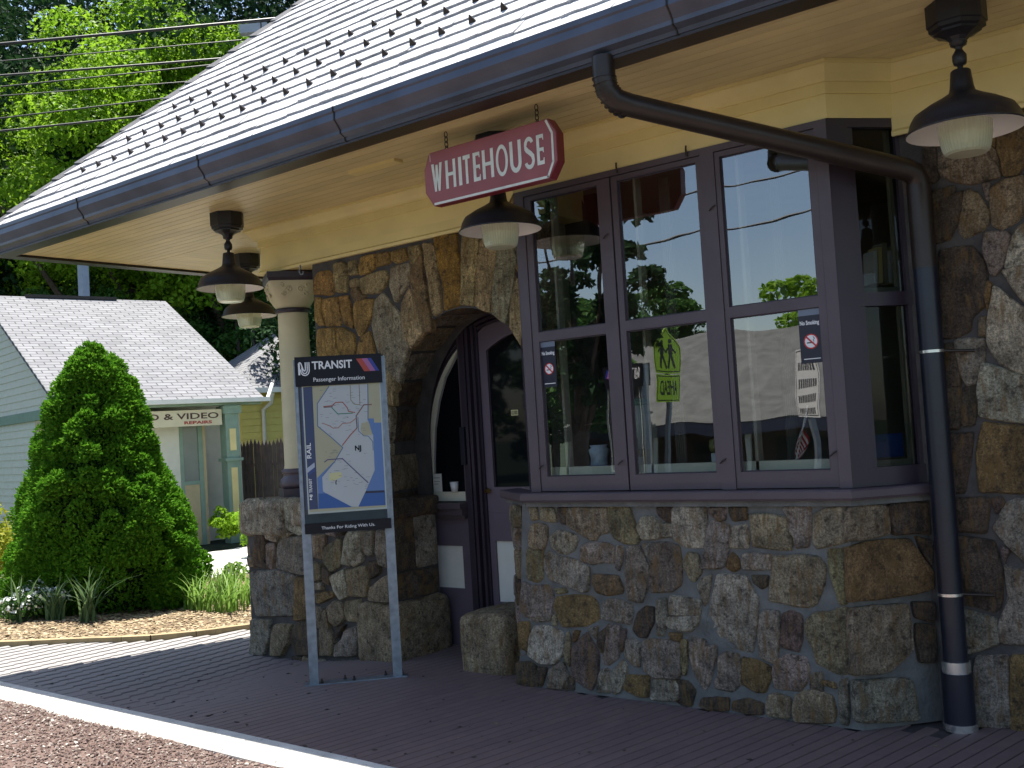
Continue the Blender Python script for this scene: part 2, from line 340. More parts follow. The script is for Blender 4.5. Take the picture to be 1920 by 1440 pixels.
  ('k', [0.294,0.604,0.398,0.595,0.39,0.501,0.307,0.535]),
  ('k', [0.303,0.493,0.397,0.475,0.383,0.306,0.307,0.314]),
  ('g', [-0.056,0.251,0.242,0.227,0.273,0.029,-0.062,0.055]),
  ('k', [0.341,0.93,0.415,0.903,0.4,0.783]),
 ],
 'right': [
  ('k', [-1.612,2.984,-1.564,2.973,-1.567,2.805,-1.552,2.741,-1.583,2.716,-1.63,2.746]),
  ('t', [-1.556,2.972,-1.53,2.966,-1.525,2.903,-1.555,2.894]),
  ('t', [-1.526,2.888,-1.334,2.854,-1.31,2.796,-1.273,2.705,-1.282,2.682,-1.403,2.678,-1.491,2.708,-1.551,2.756,-1.544,2.846]),
  ('t', [-1.315,2.852,-1.277,2.809,-1.264,2.708,-1.271,2.709,-1.298,2.774]),
  ('o', [-1.255,3.007,-1.142,2.98,-1.105,2.884,-1.142,2.751,-1.191,2.683,-1.254,2.691,-1.259,2.776,-1.27,2.808]),
  ('t', [-1.513,3.059,-1.386,3.028,-1.377,2.961,-1.453,2.893,-1.52,2.907]),
  ('o', [-1.358,3.027,-1.267,3.005,-1.28,2.83,-1.332,2.876]),
  ('k', [-1.587,2.671,-1.494,2.678,-1.486,2.651,-1.587,2.604]),
  ('k', [-1.587,2.599,-1.522,2.623,-1.448,2.644,-1.459,2.566,-1.522,2.425,-1.592,2.411,-1.594,2.513]),
  ('t', [-1.439,2.638,-1.415,2.643,-1.38,2.616,-1.34,2.529,-1.344,2.471,-1.365,2.444,-1.456,2.414,-1.481,2.464,-1.454,2.565]),
  ('p', [-1.351,2.66,-1.318,2.664,-1.326,2.591,-1.34,2.589]),
  ('t', [-1.314,2.624,-1.265,2.659,-1.179,2.666,-1.167,2.654,-1.188,2.492,-1.208,2.462,-1.283,2.43,-1.322,2.462,-1.32,2.541]),
  ('t', [-1.154,2.68,-1.018,2.653,-1.034,2.441,-1.164,2.449,-1.175,2.539]),
  ('w', [-1.211,2.418,-1.165,2.44,-1.037,2.408,-1.054,2.182,-1.227,2.207,-1.279,2.243,-1.248,2.356]),
  ('k', [-1.585,2.36,-1.498,2.368,-1.426,2.361,-1.383,2.295,-1.37,2.2,-1.392,2.068,-1.451,2.024,-1.464,1.957,-1.523,1.93,-1.597,1.929,-1.594,2.084]),
  ('p', [-1.361,2.422,-1.249,2.405,-1.283,2.271,-1.326,2.212,-1.349,2.222,-1.372,2.335]),
  ('w', [-1.294,2.223,-1.216,2.236,-1.099,2.203,-1.113,2.017,-1.186,2.034,-1.227,2.097]),
  ('o', [-1.371,2.183,-1.347,2.163,-1.359,2.064,-1.379,2.049,-1.381,2.125]),
  ('t', [-1.417,2.003,-1.389,2.008,-1.391,1.924,-1.427,1.924]),
  ('w', [-1.338,2.153,-1.309,2.133,-1.217,2.03,-1.078,1.989,-1.102,1.675,-1.211,1.708,-1.336,1.777,-1.37,1.838,-1.386,1.89,-1.374,1.998]),
  ('p', [-1.545,1.906,-1.405,1.9,-1.406,1.833,-1.452,1.694,-1.501,1.685,-1.525,1.742]),
  ('k', [-1.592,1.894,-1.551,1.889,-1.529,1.742,-1.53,1.683,-1.599,1.683]),
  ('k', [-1.603,1.675,-1.531,1.67,-1.551,1.471,-1.607,1.478]),
  ('k', [-1.514,1.673,-1.453,1.681,-1.451,1.601,-1.48,1.489,-1.538,1.487,-1.534,1.589]),
  ('w', [-1.421,1.788,-1.36,1.762,-1.212,1.692,-1.096,1.659,-1.111,1.458,-1.228,1.48,-1.333,1.502,-1.449,1.525,-1.452,1.643]),
  ('o', [-1.436,1.491,-1.23,1.455,-1.113,1.434,-1.134,1.152,-1.477,1.156,-1.478,1.349]),
  ('k', [-1.601,1.439,-1.487,1.442,-1.524,1.283,-1.549,1.157,-1.615,1.153]),
  ('k', [-1.609,1.12,-1.436,1.119,-1.468,0.956,-1.621,0.963]),
  ('r', [-1.425,1.115,-1.385,1.123,-1.372,1.09,-1.414,1.048]),
  ('g', [-1.364,1.09,-1.316,1.114,-1.167,1.105,-1.191,0.782,-1.279,0.804,-1.364,0.891,-1.428,0.973]),
  ('k', [-1.611,0.933,-1.433,0.907,-1.409,0.758,-1.42,0.617,-1.447,0.557,-1.607,0.607,-1.619,0.776]),
  ('g', [-1.395,0.792,-1.282,0.763,-1.18,0.743,-1.203,0.436,-1.439,0.418,-1.439,0.517,-1.383,0.635]),
  ('g', [-1.61,0.569,-1.453,0.532,-1.45,0.417,-1.594,0.355,-1.627,0.453]),
  ('g', [-1.559,0.337,-1.412,0.354,-1.43,0.016,-1.63,-0.01,-1.601,0.161]),
  ('o', [-1.397,0.355,-1.207,0.376,-1.234,0.025,-1.424,0.0]),
  ('r', [-1.403,0.882,-1.366,0.867,-1.394,0.804]),
 ],
 'arch': [
  ('o', [-6.261,2.88,-6.211,2.91,-6.103,2.905,-6.054,2.851,-6.055,2.738,-6.095,2.722,-6.279,2.751,-6.273,2.824]),
  ('t', [-6.03,2.951,-5.932,2.947,-5.89,2.916,-5.905,2.724,-6.017,2.738,-6.031,2.843]),
  ('t', [-5.873,2.939,-5.799,2.943,-5.778,2.838,-5.866,2.846,-5.877,2.898]),
  ('o', [-5.74,2.954,-5.588,2.956,-5.596,2.858,-5.663,2.832,-5.757,2.83]),
  ('o', [-5.56,2.957,-5.435,2.948,-5.434,2.869,-5.517,2.871,-5.574,2.865]),
  ('o', [-5.407,2.948,-5.277,2.953,-5.25,2.871,-5.366,2.864,-5.412,2.89]),
  ('t', [-5.236,2.956,-5.13,2.949,-5.109,2.888,-5.179,2.836,-5.217,2.817]),
  ('t', [-5.874,2.796,-5.81,2.802,-5.767,2.791,-5.778,2.747,-5.859,2.748]),
  ('k', [-5.853,2.732,-5.786,2.738,-5.747,2.678,-5.704,2.667,-5.729,2.635,-5.823,2.637,-5.862,2.703]),
  ('t', [-5.752,2.794,-5.664,2.812,-5.486,2.822,-5.463,2.769,-5.488,2.714,-5.561,2.674,-5.732,2.681,-5.75,2.729]),
  ('p', [-5.416,2.832,-5.246,2.836,-5.238,2.758,-5.27,2.694,-5.374,2.581,-5.394,2.588,-5.433,2.706]),
  ('k', [-5.218,2.803,-5.104,2.868,-5.092,2.689,-5.077,2.544,-5.052,2.446,-5.048,2.341,-5.126,2.335,-5.173,2.489,-5.216,2.619,-5.229,2.708]),
  ('o', [-6.274,2.719,-6.197,2.699,-6.203,2.58,-6.181,2.504,-6.251,2.507,-6.28,2.547]),
  ('o', [-6.182,2.692,-6.014,2.686,-5.994,2.555,-5.992,2.478,-6.167,2.492,-6.194,2.589]),
  ('o', [-5.991,2.689,-5.894,2.681,-5.868,2.541,-5.861,2.439,-5.94,2.473,-5.975,2.604]),
  ('o', [-5.824,2.627,-5.629,2.628,-5.628,2.553,-5.692,2.455,-5.748,2.386,-5.8,2.376,-5.837,2.461,-5.844,2.563]),
  ('g', [-5.609,2.61,-5.52,2.659,-5.456,2.591,-5.362,2.482,-5.315,2.302,-5.291,2.261,-5.372,2.094,-5.401,1.984,-5.51,2.081,-5.588,2.161,-5.596,2.231,-5.631,2.334,-5.651,2.441]),
  ('t', [-5.343,2.548,-5.266,2.664,-5.23,2.611,-5.181,2.471,-5.139,2.332,-5.217,2.273,-5.26,2.229,-5.314,2.311,-5.349,2.471]),
  ('t', [-5.089,2.955,-4.991,2.936,-4.962,2.839,-4.964,2.696,-4.946,2.462,-5.022,2.437,-5.045,2.488,-5.05,2.667,-5.075,2.822]),
  ('O', [-4.978,2.993,-4.761,2.967,-4.771,2.844,-4.751,2.747,-4.772,2.488,-4.826,2.481,-4.927,2.467,-4.921,2.663,-4.954,2.824]),
  ('t', [-4.725,2.965,-4.577,2.947,-4.583,2.815,-4.615,2.688,-4.65,2.467,-4.763,2.487,-4.741,2.705,-4.741,2.826]),
  ('t', [-4.56,2.944,-4.408,2.926,-4.432,2.727,-4.47,2.569,-4.504,2.403,-4.575,2.425,-4.641,2.466,-4.608,2.673]),
  ('g', [-4.4,2.924,-4.285,2.905,-4.25,2.726,-4.266,2.625,-4.361,2.309,-4.389,2.318,-4.484,2.394,-4.462,2.568,-4.424,2.726]),
  ('y', [-4.277,2.897,-4.204,2.892,-4.167,2.751,-4.24,2.743,-4.279,2.769]),
  ('o', [-4.243,2.712,-4.17,2.707,-4.184,2.531,-4.214,2.567,-4.255,2.662]),
  ('t', [-4.256,2.598,-4.186,2.512,-4.187,2.086,-4.229,2.115,-4.334,2.273,-4.328,2.356,-4.302,2.476]),
  ('o', [-6.255,2.466,-6.062,2.458,-6.051,2.315,-6.018,2.256,-6.027,2.139,-6.264,2.158,-6.277,2.379]),
  ('o', [-6.04,2.453,-5.965,2.445,-5.851,2.377,-5.852,2.276,-5.871,2.126,-6.012,2.137,-6.017,2.266,-6.042,2.335]),
  ('r', [-5.78,2.359,-5.683,2.389,-5.642,2.285,-5.653,2.237,-5.649,2.107,-5.85,2.124,-5.805,2.311]),
  ('t', [-5.574,2.16,-5.509,2.095,-5.447,2.012,-5.432,1.943,-5.467,1.926,-5.461,1.832,-5.516,1.836,-5.585,1.934,-5.589,2.053]),
  ('g', [-5.632,1.896,-5.587,1.893,-5.496,1.802,-5.523,1.591,-5.549,1.56,-5.642,1.575]),
  ('g', [-5.644,1.554,-5.527,1.538,-5.562,1.402,-5.594,1.232,-5.669,1.233]),
  ('t', [-5.671,1.212,-5.588,1.211,-5.582,0.999,-5.673,0.999]),
  ('g', [-5.691,0.967,-5.576,0.978,-5.534,0.663,-5.61,0.65,-5.713,0.689]),
 ],
 'pier': [
  ('w', [-7.082,1.068,-7.061,1.135,-6.92,1.173,-6.906,1.154,-6.653,1.162,-6.324,1.178,-6.317,0.923,-6.496,0.879,-6.6,0.919,-6.789,0.936,-6.924,0.935,-7.027,0.981]),
  ('k', [-6.97,0.925,-6.895,0.916,-6.885,0.755,-6.91,0.64,-6.845,0.605,-7.04,0.627,-7.066,0.693,-7.007,0.848]),
  ('t', [-6.88,0.916,-6.716,0.927,-6.739,0.824,-6.878,0.85]),
  ('t', [-6.703,0.904,-6.53,0.893,-6.663,0.849,-6.713,0.871]),
  ('p', [-6.867,0.803,-6.769,0.814,-6.815,0.606,-6.889,0.622]),
  ('g', [-6.74,0.805,-6.663,0.853,-6.475,0.866,-6.371,0.858,-6.393,0.584,-6.47,0.581,-6.626,0.594,-6.785,0.616]),
  ('G', [-7.075,0.577,-6.742,0.599,-6.556,0.564,-6.57,0.393,-6.588,0.254,-7.042,0.225,-7.088,0.414]),
  ('g', [-7.138,0.181,-6.885,0.197,-6.905,0.045,-6.991,-0.085,-7.192,-0.102,-7.146,0.075]),
  ('t', [-6.821,0.164,-6.63,0.177,-6.671,0.035,-6.751,-0.064,-6.885,-0.076,-6.858,0.077]),
  ('k', [-6.587,0.18,-6.456,0.234,-6.373,0.222,-6.393,-0.034,-6.591,-0.05,-6.639,0.065]),
  ('o', [-6.536,0.551,-6.375,0.548,-6.399,0.247,-6.577,0.217,-6.563,0.301]),
  ('t', [-6.335,0.877,-6.17,0.889,-6.207,0.753,-6.238,0.707,-6.347,0.722]),
  ('y', [-6.177,0.79,-6.025,0.864,-5.987,0.847,-6.021,0.66,-6.138,0.612,-6.2,0.681,-6.208,0.744]),
  ('w', [-5.96,0.848,-5.916,0.91,-5.762,0.921,-5.778,0.799,-5.923,0.664,-6.007,0.678]),
  ('w', [-5.902,0.682,-5.773,0.782,-5.779,0.703,-5.872,0.656]),
  ('g', [-5.749,0.921,-5.636,0.923,-5.649,0.759,-5.712,0.748,-5.763,0.825]),
  ('g', [-5.618,0.923,-5.477,0.925,-5.497,0.669,-5.581,0.683,-5.624,0.768]),
  ('w', [-6.127,0.576,-5.977,0.635,-5.946,0.531,-5.94,0.443,-6.035,0.407,-6.082,0.472]),
  ('t', [-5.932,0.637,-5.744,0.661,-5.727,0.558,-5.755,0.444,-5.921,0.444,-5.926,0.549]),
  ('k', [-5.716,0.696,-5.604,0.7,-5.597,0.632,-5.701,0.576]),
  ('t', [-5.706,0.507,-5.577,0.581,-5.489,0.619,-5.504,0.423,-5.726,0.419]),
  ('w', [-6.336,0.514,-6.225,0.528,-6.23,0.473,-6.326,0.469]),
  ('o', [-6.329,0.433,-6.109,0.466,-6.113,0.426,-6.279,0.367,-6.348,0.368]),
  ('t', [-6.351,0.677,-6.228,0.662,-6.223,0.555,-6.348,0.531]),
  ('t', [-6.173,0.342,-6.102,0.391,-6.011,0.369,-6.007,0.263,-6.09,0.205,-6.154,0.245]),
  ('t', [-5.977,0.397,-5.827,0.414,-5.865,0.255,-5.968,0.257,-5.995,0.326]),
  ('t', [-6.35,0.341,-6.242,0.32,-6.28,0.183,-6.349,0.178]),
  ('t', [-6.229,0.312,-6.188,0.323,-6.167,0.164,-6.128,0.149,-6.147,-0.013,-6.283,-0.024,-6.269,0.157]),
  ('k', [-6.091,0.196,-5.997,0.22,-6.084,0.117,-6.108,0.15]),
  ('g', [-6.007,0.175,-5.895,0.21,-5.879,0.167,-5.891,0.009,-6.121,-0.019,-6.101,0.071,-6.032,0.112]),
  ('t', [-6.351,0.151,-6.299,0.118,-6.31,-0.027,-6.366,-0.031]),
  ('k', [-6.209,0.645,-6.125,0.599,-6.132,0.514,-6.211,0.537]),
  ('k', [-6.34,0.55,-6.198,0.538,-6.198,0.533,-6.342,0.518]),
 ],
}
MAPART = [["P","tan",0,0,[[0.0881,1.9672],[0.539,1.9649],[0.5283,1.1463],[0.0852,1.1522]]],["P","navy",0,0,[[0.0077,1.9636],[0.0873,1.9672],[0.0842,1.1523],[0.0052,1.1518]]],["P","blue",1,0,[[0.4414,1.7332],[0.4826,1.7307],[0.4831,1.7029],[0.5363,1.6997],[0.5309,1.2396],[0.3504,1.2417],[0.4612,1.3847],[0.4687,1.6202]]],["P","blue",1,0,[[0.2085,1.4635],[0.0883,1.3578],[0.0893,1.2496],[0.146,1.2456],[0.1218,1.2679],[0.1218,1.3659]]],["P","deep",2,0,[[0.0895,1.2537],[0.53,1.2423],[0.5283,1.1463],[0.0853,1.1532]]],["P","black",3,0,[[0.3971,1.2499],[0.526,1.2462],[0.5263,1.2316],[0.3937,1.2346]]],["P","land",4,0,[[0.2009,1.9651],[0.4539,1.9634],[0.449,1.8362],[0.4403,1.7133],[0.4222,1.7065],[0.3985,1.7039],[0.3902,1.6607],[0.4022,1.6283],[0.4018,1.62],[0.4717,1.6235],[0.469,1.3842],[0.4022,1.2485],[0.348,1.1488],[0.3045,1.1519],[0.1364,1.2566],[0.1218,1.2679],[0.1218,1.3659],[0.2083,1.4583],[0.2667,1.5478],[0.1963,1.6196],[0.1092,1.7013],[0.1131,1.8511]]],["P","tan",5,0,[[0.4594,1.8834],[0.4988,1.8812],[0.4789,1.7349],[0.4553,1.7363]]],["P","tan",5,0,[[0.3915,1.6487],[0.4567,1.6885],[0.4218,1.6985],[0.3978,1.692]]],["L","blueline",6,0.006,[[0.4539,1.9634],[0.449,1.8362],[0.4427,1.7211]]],["L","blueline",6,0.006,[[0.1968,1.9613],[0.1151,1.851],[0.1092,1.7013],[0.1963,1.6196],[0.2667,1.5478],[0.2083,1.4583],[0.1218,1.3659]]],["L","blueline",6,0.005,[[0.3771,1.7449],[0.3761,1.6536],[0.4095,1.6179],[0.4377,1.6152],[0.4666,1.5769],[0.466,1.5196]]],["L","red",7,0.006,[[0.1548,1.829],[0.2133,1.8316],[0.234,1.8522],[0.2808,1.8516],[0.3101,1.8122],[0.3166,1.7881],[0.3592,1.7777]]],["L","green",7,0.006,[[0.2087,1.818],[0.2455,1.7743],[0.3433,1.7746]]],["L","dark",7,0.005,[[0.1564,1.823],[0.2129,1.8237]]],["L","orange",7,0.005,[[0.1412,1.7191],[0.1868,1.6987],[0.2093,1.6815],[0.2444,1.6814],[0.2733,1.7093],[0.3242,1.7103],[0.369,1.7414]]],["L","brown",7,0.008,[[0.3658,1.7535],[0.4208,1.8258],[0.472,1.8249]]],["L","dark",7,0.006,[[0.3658,1.7535],[0.3676,1.678],[0.3659,1.6716]]],["L","red",7,0.007,[[0.3659,1.6716],[0.3198,1.6276],[0.265,1.5635]]],["L","olive",7,0.005,[[0.3377,1.9617],[0.3363,1.8624],[0.3583,1.8333],[0.3933,1.8274]]],["L","brown",7,0.004,[[0.3967,1.9625],[0.3953,1.8273]]],["L","purple",7,0.007,[[0.142,1.46],[0.1631,1.4742],[0.2603,1.4756],[0.2797,1.4537],[0.4207,1.3043]]],["P","paleyellow",5,0,[[0.1686,1.3834],[0.2455,1.3886],[0.254,1.357],[0.1964,1.3299],[0.1661,1.3371]]],["P","stripe",3,0,[[0.0232,1.424],[0.0759,1.4617],[0.0769,1.4307],[0.0242,1.393]]],["P","deepblue",3,0,[[0.0241,1.3904],[0.0767,1.4282],[0.0771,1.4049],[0.0257,1.3723]]],["L","grey",6,0.0025,[[0.1934,1.7811],[0.2069,1.7812]]],["L","grey",6,0.0025,[[0.3032,1.7489],[0.3121,1.7492]]],["L","grey",6,0.0025,[[0.1205,1.6928],[0.1323,1.6928]]],["L","grey",6,0.0025,[[0.1848,1.6389],[0.1999,1.6388]]],["L","grey",6,0.0025,[[0.3767,1.7921],[0.3946,1.7919]]],["L","grey",6,0.0025,[[0.1654,1.7541],[0.1867,1.7536]]],["L","grey",6,0.0025,[[0.2767,1.7139],[0.295,1.7136]]],["L","grey",6,0.0025,[[0.1372,1.7168],[0.1542,1.7166]]],["L","grey",6,0.0025,[[0.2211,1.9422],[0.2425,1.9419]]],["L","grey",6,0.0025,[[0.2617,1.7219],[0.2833,1.7214]]],["L","grey",6,0.0025,[[0.3318,1.6536],[0.3458,1.6535]]],["L","grey",6,0.0025,[[0.3663,1.8028],[0.3889,1.8023]]],["L","grey",6,0.0025,[[0.3961,1.9116],[0.4062,1.9118]]],["L","grey",6,0.0025,[[0.18,1.6487],[0.1946,1.6487]]],["L","grey",6,0.0025,[[0.3156,1.8513],[0.3314,1.8512]]],["L","grey",6,0.0025,[[0.2415,1.8396],[0.2584,1.8395]]],["L","grey",6,0.0025,[[0.2925,1.6613],[0.311,1.661]]],["L","grey",6,0.0025,[[0.3984,1.6701],[0.4218,1.6695]]],["L","grey",6,0.0025,[[0.3316,1.8942],[0.3529,1.8939]]],["L","grey",6,0.0025,[[0.4085,1.6542],[0.4253,1.6539]]],["L","grey",6,0.0025,[[0.3437,1.8783],[0.3646,1.8779]]],["L","grey",6,0.0025,[[0.2997,1.8573],[0.3085,1.8576]]],["L","grey",6,0.0025,[[0.3732,1.6293],[0.3825,1.6295]]],["L","grey",6,0.0025,[[0.3668,1.8136],[0.3771,1.8138]]],["L","grey",6,0.0025,[[0.2066,1.7093],[0.228,1.7088]]],["L","grey",6,0.0025,[[0.1336,1.7624],[0.1421,1.7627]]],["L","grey",6,0.0025,[[0.3431,1.8402],[0.3648,1.8398]]],["L","grey",6,0.0025,[[0.4203,1.7804],[0.4438,1.7798]]],["L","grey",6,0.0025,[[0.2229,1.9275],[0.2401,1.9274]]],["L","grey",6,0.0025,[[0.1366,1.8941],[0.1507,1.8941]]],["L","grey",6,0.0025,[[0.3131,1.8974],[0.3217,1.8978]]],["L","grey",6,0.0025,[[0.389,1.8431],[0.412,1.8426]]],["L","grey",6,0.0025,[[0.3968,1.8223],[0.4119,1.8223]]],["L","grey",6,0.0025,[[0.2774,1.7447],[0.2945,1.7445]]],["L","grey",6,0.0025,[[0.2897,1.7515],[0.3122,1.751]]],["L","grey",6,0.0025,[[0.277,1.8122],[0.2961,1.8119]]],["L","grey",6,0.0025,[[0.1973,1.8579],[0.2204,1.8574]]],["L","grey",6,0.0025,[[0.2793,1.7748],[0.2873,1.7752]]],["L","grey",6,0.0025,[[0.2466,1.7667],[0.2547,1.7671]]],["L","grey",6,0.0025,[[0.3067,1.7467],[0.3155,1.747]]],["L","grey",6,0.0025,[[0.313,1.799],[0.3315,1.7987]]],["L","grey",6,0.0025,[[0.2254,1.7278],[0.2447,1.7274]]],["L","grey",6,0.0025,[[0.136,1.9375],[0.1543,1.9373]]],["L","grey",6,0.0025,[[0.4193,1.8614],[0.4344,1.8613]]],["L","grey",6,0.0025,[[0.3049,1.8459],[0.3185,1.8459]]],["L","grey",6,0.0025,[[0.2189,1.8351],[0.2361,1.835]]],["L","grey",6,0.0025,[[0.2151,1.8328],[0.2349,1.8325]]],["L","grey",6,0.0025,[[0.1291,1.777],[0.1483,1.7766]]],["L","grey",6,0.0025,[[0.2206,1.8815],[0.2409,1.8812]]],["L","grey",6,0.0025,[[0.1995,1.8938],[0.2141,1.8938]]],["L","grey",6,0.0025,[[0.3408,1.9132],[0.3537,1.9133]]],["L","grey",6,0.0025,[[0.2176,1.6882],[0.2322,1.6881]]],["L","grey",6,0.0025,[[0.3878,1.8892],[0.4009,1.8892]]],["L","grey",6,0.0025,[[0.3129,1.6662],[0.3278,1.6661]]],["L","grey",6,0.0025,[[0.1965,1.9151],[0.2126,1.915]]],["L","grey",6,0.0025,[[0.1747,1.6992],[0.1956,1.6988]]],["L","grey",6,0.0025,[[0.1813,1.8659],[0.2017,1.8656]]],["L","grey",6,0.0025,[[0.3117,1.6912],[0.325,1.6912]]],["L","grey",6,0.0025,[[0.1648,1.8626],[0.1849,1.8623]]],["L","grey",6,0.0025,[[0.2067,1.843],[0.221,1.843]]],["L","grey",6,0.0025,[[0.2697,1.4259],[0.2939,1.4254]]],["L","grey",6,0.0025,[[0.1972,1.5354],[0.2218,1.5349]]],["L","grey",6,0.0025,[[0.3983,1.2677],[0.4139,1.2677]]],["L","grey",6,0.0025,[[0.42,1.2817],[0.4318,1.2819]]],["L","grey",6,0.0025,[[0.3604,1.3092],[0.3801,1.3089]]],["L","grey",6,0.0025,[[0.3008,1.4551],[0.3146,1.4553]]],["L","grey",6,0.0025,[[0.2175,1.5177],[0.2357,1.5176]]],["L","grey",6,0.0025,[[0.225,1.3253],[0.2335,1.3258]]],["L","grey",6,0.0025,[[0.4095,1.343],[0.4338,1.3424]]],["L","grey",6,0.0025,[[0.4045,1.2899],[0.4226,1.2897]]],["L","grey",6,0.0025,[[0.1451,1.3475],[0.1558,1.3478]]],["L","grey",6,0.0025,[[0.2308,1.363],[0.2478,1.3629]]],["L","grey",6,0.0025,[[0.2607,1.2896],[0.2793,1.2893]]],["L","grey",6,0.0025,[[0.2487,1.468],[0.2718,1.4675]]],["L","grey",6,0.0025,[[0.2816,1.3287],[0.2956,1.3288]]],["L","grey",6,0.0025,[[0.2022,1.398],[0.2245,1.3976]]],["L","grey",6,0.0025,[[0.1911,1.3324],[0.2152,1.3318]]],["L","grey",6,0.0025,[[0.3786,1.3114],[0.3865,1.3119]]],["L","grey",6,0.0025,[[0.3254,1.3049],[0.334,1.3054]]],["L","grey",6,0.0025,[[0.2277,1.4652],[0.2449,1.4651]]],["L","grey",6,0.0025,[[0.2698,1.4095],[0.2914,1.4091]]],["L","grey",6,0.0025,[[0.1511,1.5254],[0.161,1.5258]]],["L","grey",6,0.0025,[[0.1871,1.5196],[0.2122,1.519]]],["L","grey",6,0.0025,[[0.4034,1.5012],[0.4202,1.5012]]],["L","grey",6,0.0025,[[0.2403,1.4525],[0.2543,1.4526]]],["L","grey",6,0.0025,[[0.3346,1.3758],[0.3488,1.3759]]],["L","grey",6,0.0025,[[0.2032,1.4512],[0.2131,1.4516]]],["L","grey",6,0.0025,[[0.3057,1.3442],[0.3202,1.3443]]],["L","grey",6,0.0025,[[0.1724,1.492],[0.1867,1.4921]]],["L","grey",6,0.0025,[[0.3193,1.326],[0.3338,1.3261]]],["L","grey",6,0.0025,[[0.38,1.3633],[0.3955,1.3633]]],["L","grey",6,0.0025,[[0.2545,1.4045],[0.2748,1.4042]]],["L","grey",6,0.0025,[[0.266,1.3525],[0.282,1.3525]]],["L","grey",6,0.0025,[[0.2163,1.3968],[0.2364,1.3965]]],["L","grey",6,0.0025,[[0.1666,1.4287],[0.1819,1.4288]]],["L","grey",6,0.0025,[[0.3989,1.2808],[0.4134,1.2808]]],["L","grey",6,0.0025,[[0.4064,1.318],[0.4189,1.3182]]],["L","grey",6,0.0025,[[0.2868,1.499],[0.3091,1.4987]]],["L","grey",6,0.0025,[[0.335,1.2979],[0.3569,1.2974]]],["L","grey",6,0.0025,[[0.3387,1.3374],[0.3566,1.3372]]],["L","grey",6,0.0025,[[0.1737,1.3862],[0.1815,1.3867]]],["L","grey",6,0.0025,[[0.1831,1.3374],[0.1916,1.3379]]],["L","grey",6,0.0025,[[0.177,1.5122],[0.2004,1.5118]]],["L","grey",6,0.0025,[[0.2038,1.5301],[0.2265,1.5297]]],["L","grey",6,0.0025,[[0.1756,1.3199],[0.1953,1.3196]]]]
# ------------------------------------------------------------------ materials
PURPLE = mat('plum paint', (0.088, 0.066, 0.076), 0.45, 0.10, 4, 0.12, 90)
PURPLE_D = mat('dark plum paint', (0.034, 0.024, 0.036), 0.4, 0.10, 4, 0.1, 90)
CREAM = mat('cream paint', (0.74, 0.605, 0.26), 0.5, 0.09, 2.5, 0.10, 80)
SOFF = mat('soffit cream paint', (0.64, 0.525, 0.27), 0.42, 0.13, 2.2, 0.10, 60)
WHITE = mat('white paint', (0.74, 0.73, 0.66), 0.5, 0.05, 5, 0.08, 80)
OFFW = mat('cream window paint', (0.70, 0.67, 0.52), 0.5, 0.05, 5, 0.08, 80)
MORT = mat('grey mortar', (0.135, 0.134, 0.126), 0.9, 0.25, 9, 0.7, 50, bdist=0.012)
MORT_D = mat('brown mortar', (0.07, 0.064, 0.06), 0.9, 0.3, 9, 0.7, 50, bdist=0.012)
STONE = stone_mat()
GUT = mat('slate gutter metal', (0.080, 0.088, 0.115), 0.34, 0.25, 3, 0.1, 30, metal=0.35)
GUTB = mat('dark brown metal', (0.030, 0.021, 0.017), 0.38, 0.2, 6, 0.2, 40, metal=0.2)
PIPE = mat('blue black pipe', (0.010, 0.012, 0.022), 0.35, 0.2, 6, 0.2, 40)
BLK = mat('black paint', (0.012, 0.012, 0.016), 0.42, 0.15, 6, 0.1, 40)
GALV = mat('galvanised steel', (0.22, 0.26, 0.31), 0.42, 0.22, 22, 0.1, 60, metal=0.65)
SILV = mat('bright band', (0.7, 0.7, 0.68), 0.25, 0.1, 10, 0.05, 60, metal=0.9)
REFL = mat('white enamel', (0.8, 0.78, 0.74), 0.35, 0.05, 5, 0.0)
REDP = mat('faded red paint', (0.30, 0.075, 0.072), 0.4, 0.10, 5, 0.12, 60)
REDD = mat('dark red paint', (0.20, 0.02, 0.03), 0.4, 0.10, 5, 0.12, 60)
LETT = mat('weathered white lettering', (0.68, 0.68, 0.58), 0.5, 0.10, 18, 0.1, 60)
SIGNK = mat('sign black', (0.010, 0.010, 0.016), 0.4, 0.05, 5, 0.0, spec=0.2)
INK = mat('white print', (0.8, 0.8, 0.8), 0.4, 0.03, 5, 0.0)
DARKGLASS = mat('dark door glass', (0.006, 0.007, 0.009), 0.03, 0.0, 5, 0.0, spec=0.2)
SHING = mat('asphalt shingle', (0.3, 0.3, 0.3), 0.85, 0.22, 30, 0.8, 170, objcol=True, bdist=0.006)
SHINGS = mat('asphalt shingle mass', (0.45, 0.45, 0.46), 0.85, 0.22, 30, 0.8, 170, island=True, bdist=0.006)
BRICK = mat('paver brick', (0.2, 0.14, 0.14), 0.6, 0.07, 14, 0.3, 130, objcol=True, bdist=0.004)
BRICKS = mat('paver brick mass', (0.167, 0.114, 0.108), 0.6, 0.07, 14, 0.3, 130, island=False, bdist=0.004)
DOORP = mat('door plum paint', (0.13, 0.10, 0.125), 0.45, 0.10, 4, 0.12, 90)
COLC = mat('column cream', (.62, .55, .34), .5, .08, 5, .1, 70)
SAND = mat('joint sand', (0.06, 0.048, 0.045), 0.95, 0.3, 20, 0.6, 120)
CONC = mat('pale concrete', (0.60, 0.58, 0.52), 0.85, 0.18, 5, 0.5, 90, speck=((.33, .30, .25), 45, .62))
GLASS = glass_mat('window glass'); GLASS2 = glass_mat('old side glass', 1.35, (.6, .62, .6))
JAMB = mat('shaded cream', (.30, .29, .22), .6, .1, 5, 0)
GREYI = mat('room wall', (0.30, 0.27, 0.20), 0.8, 0.1, 3, 0.0)
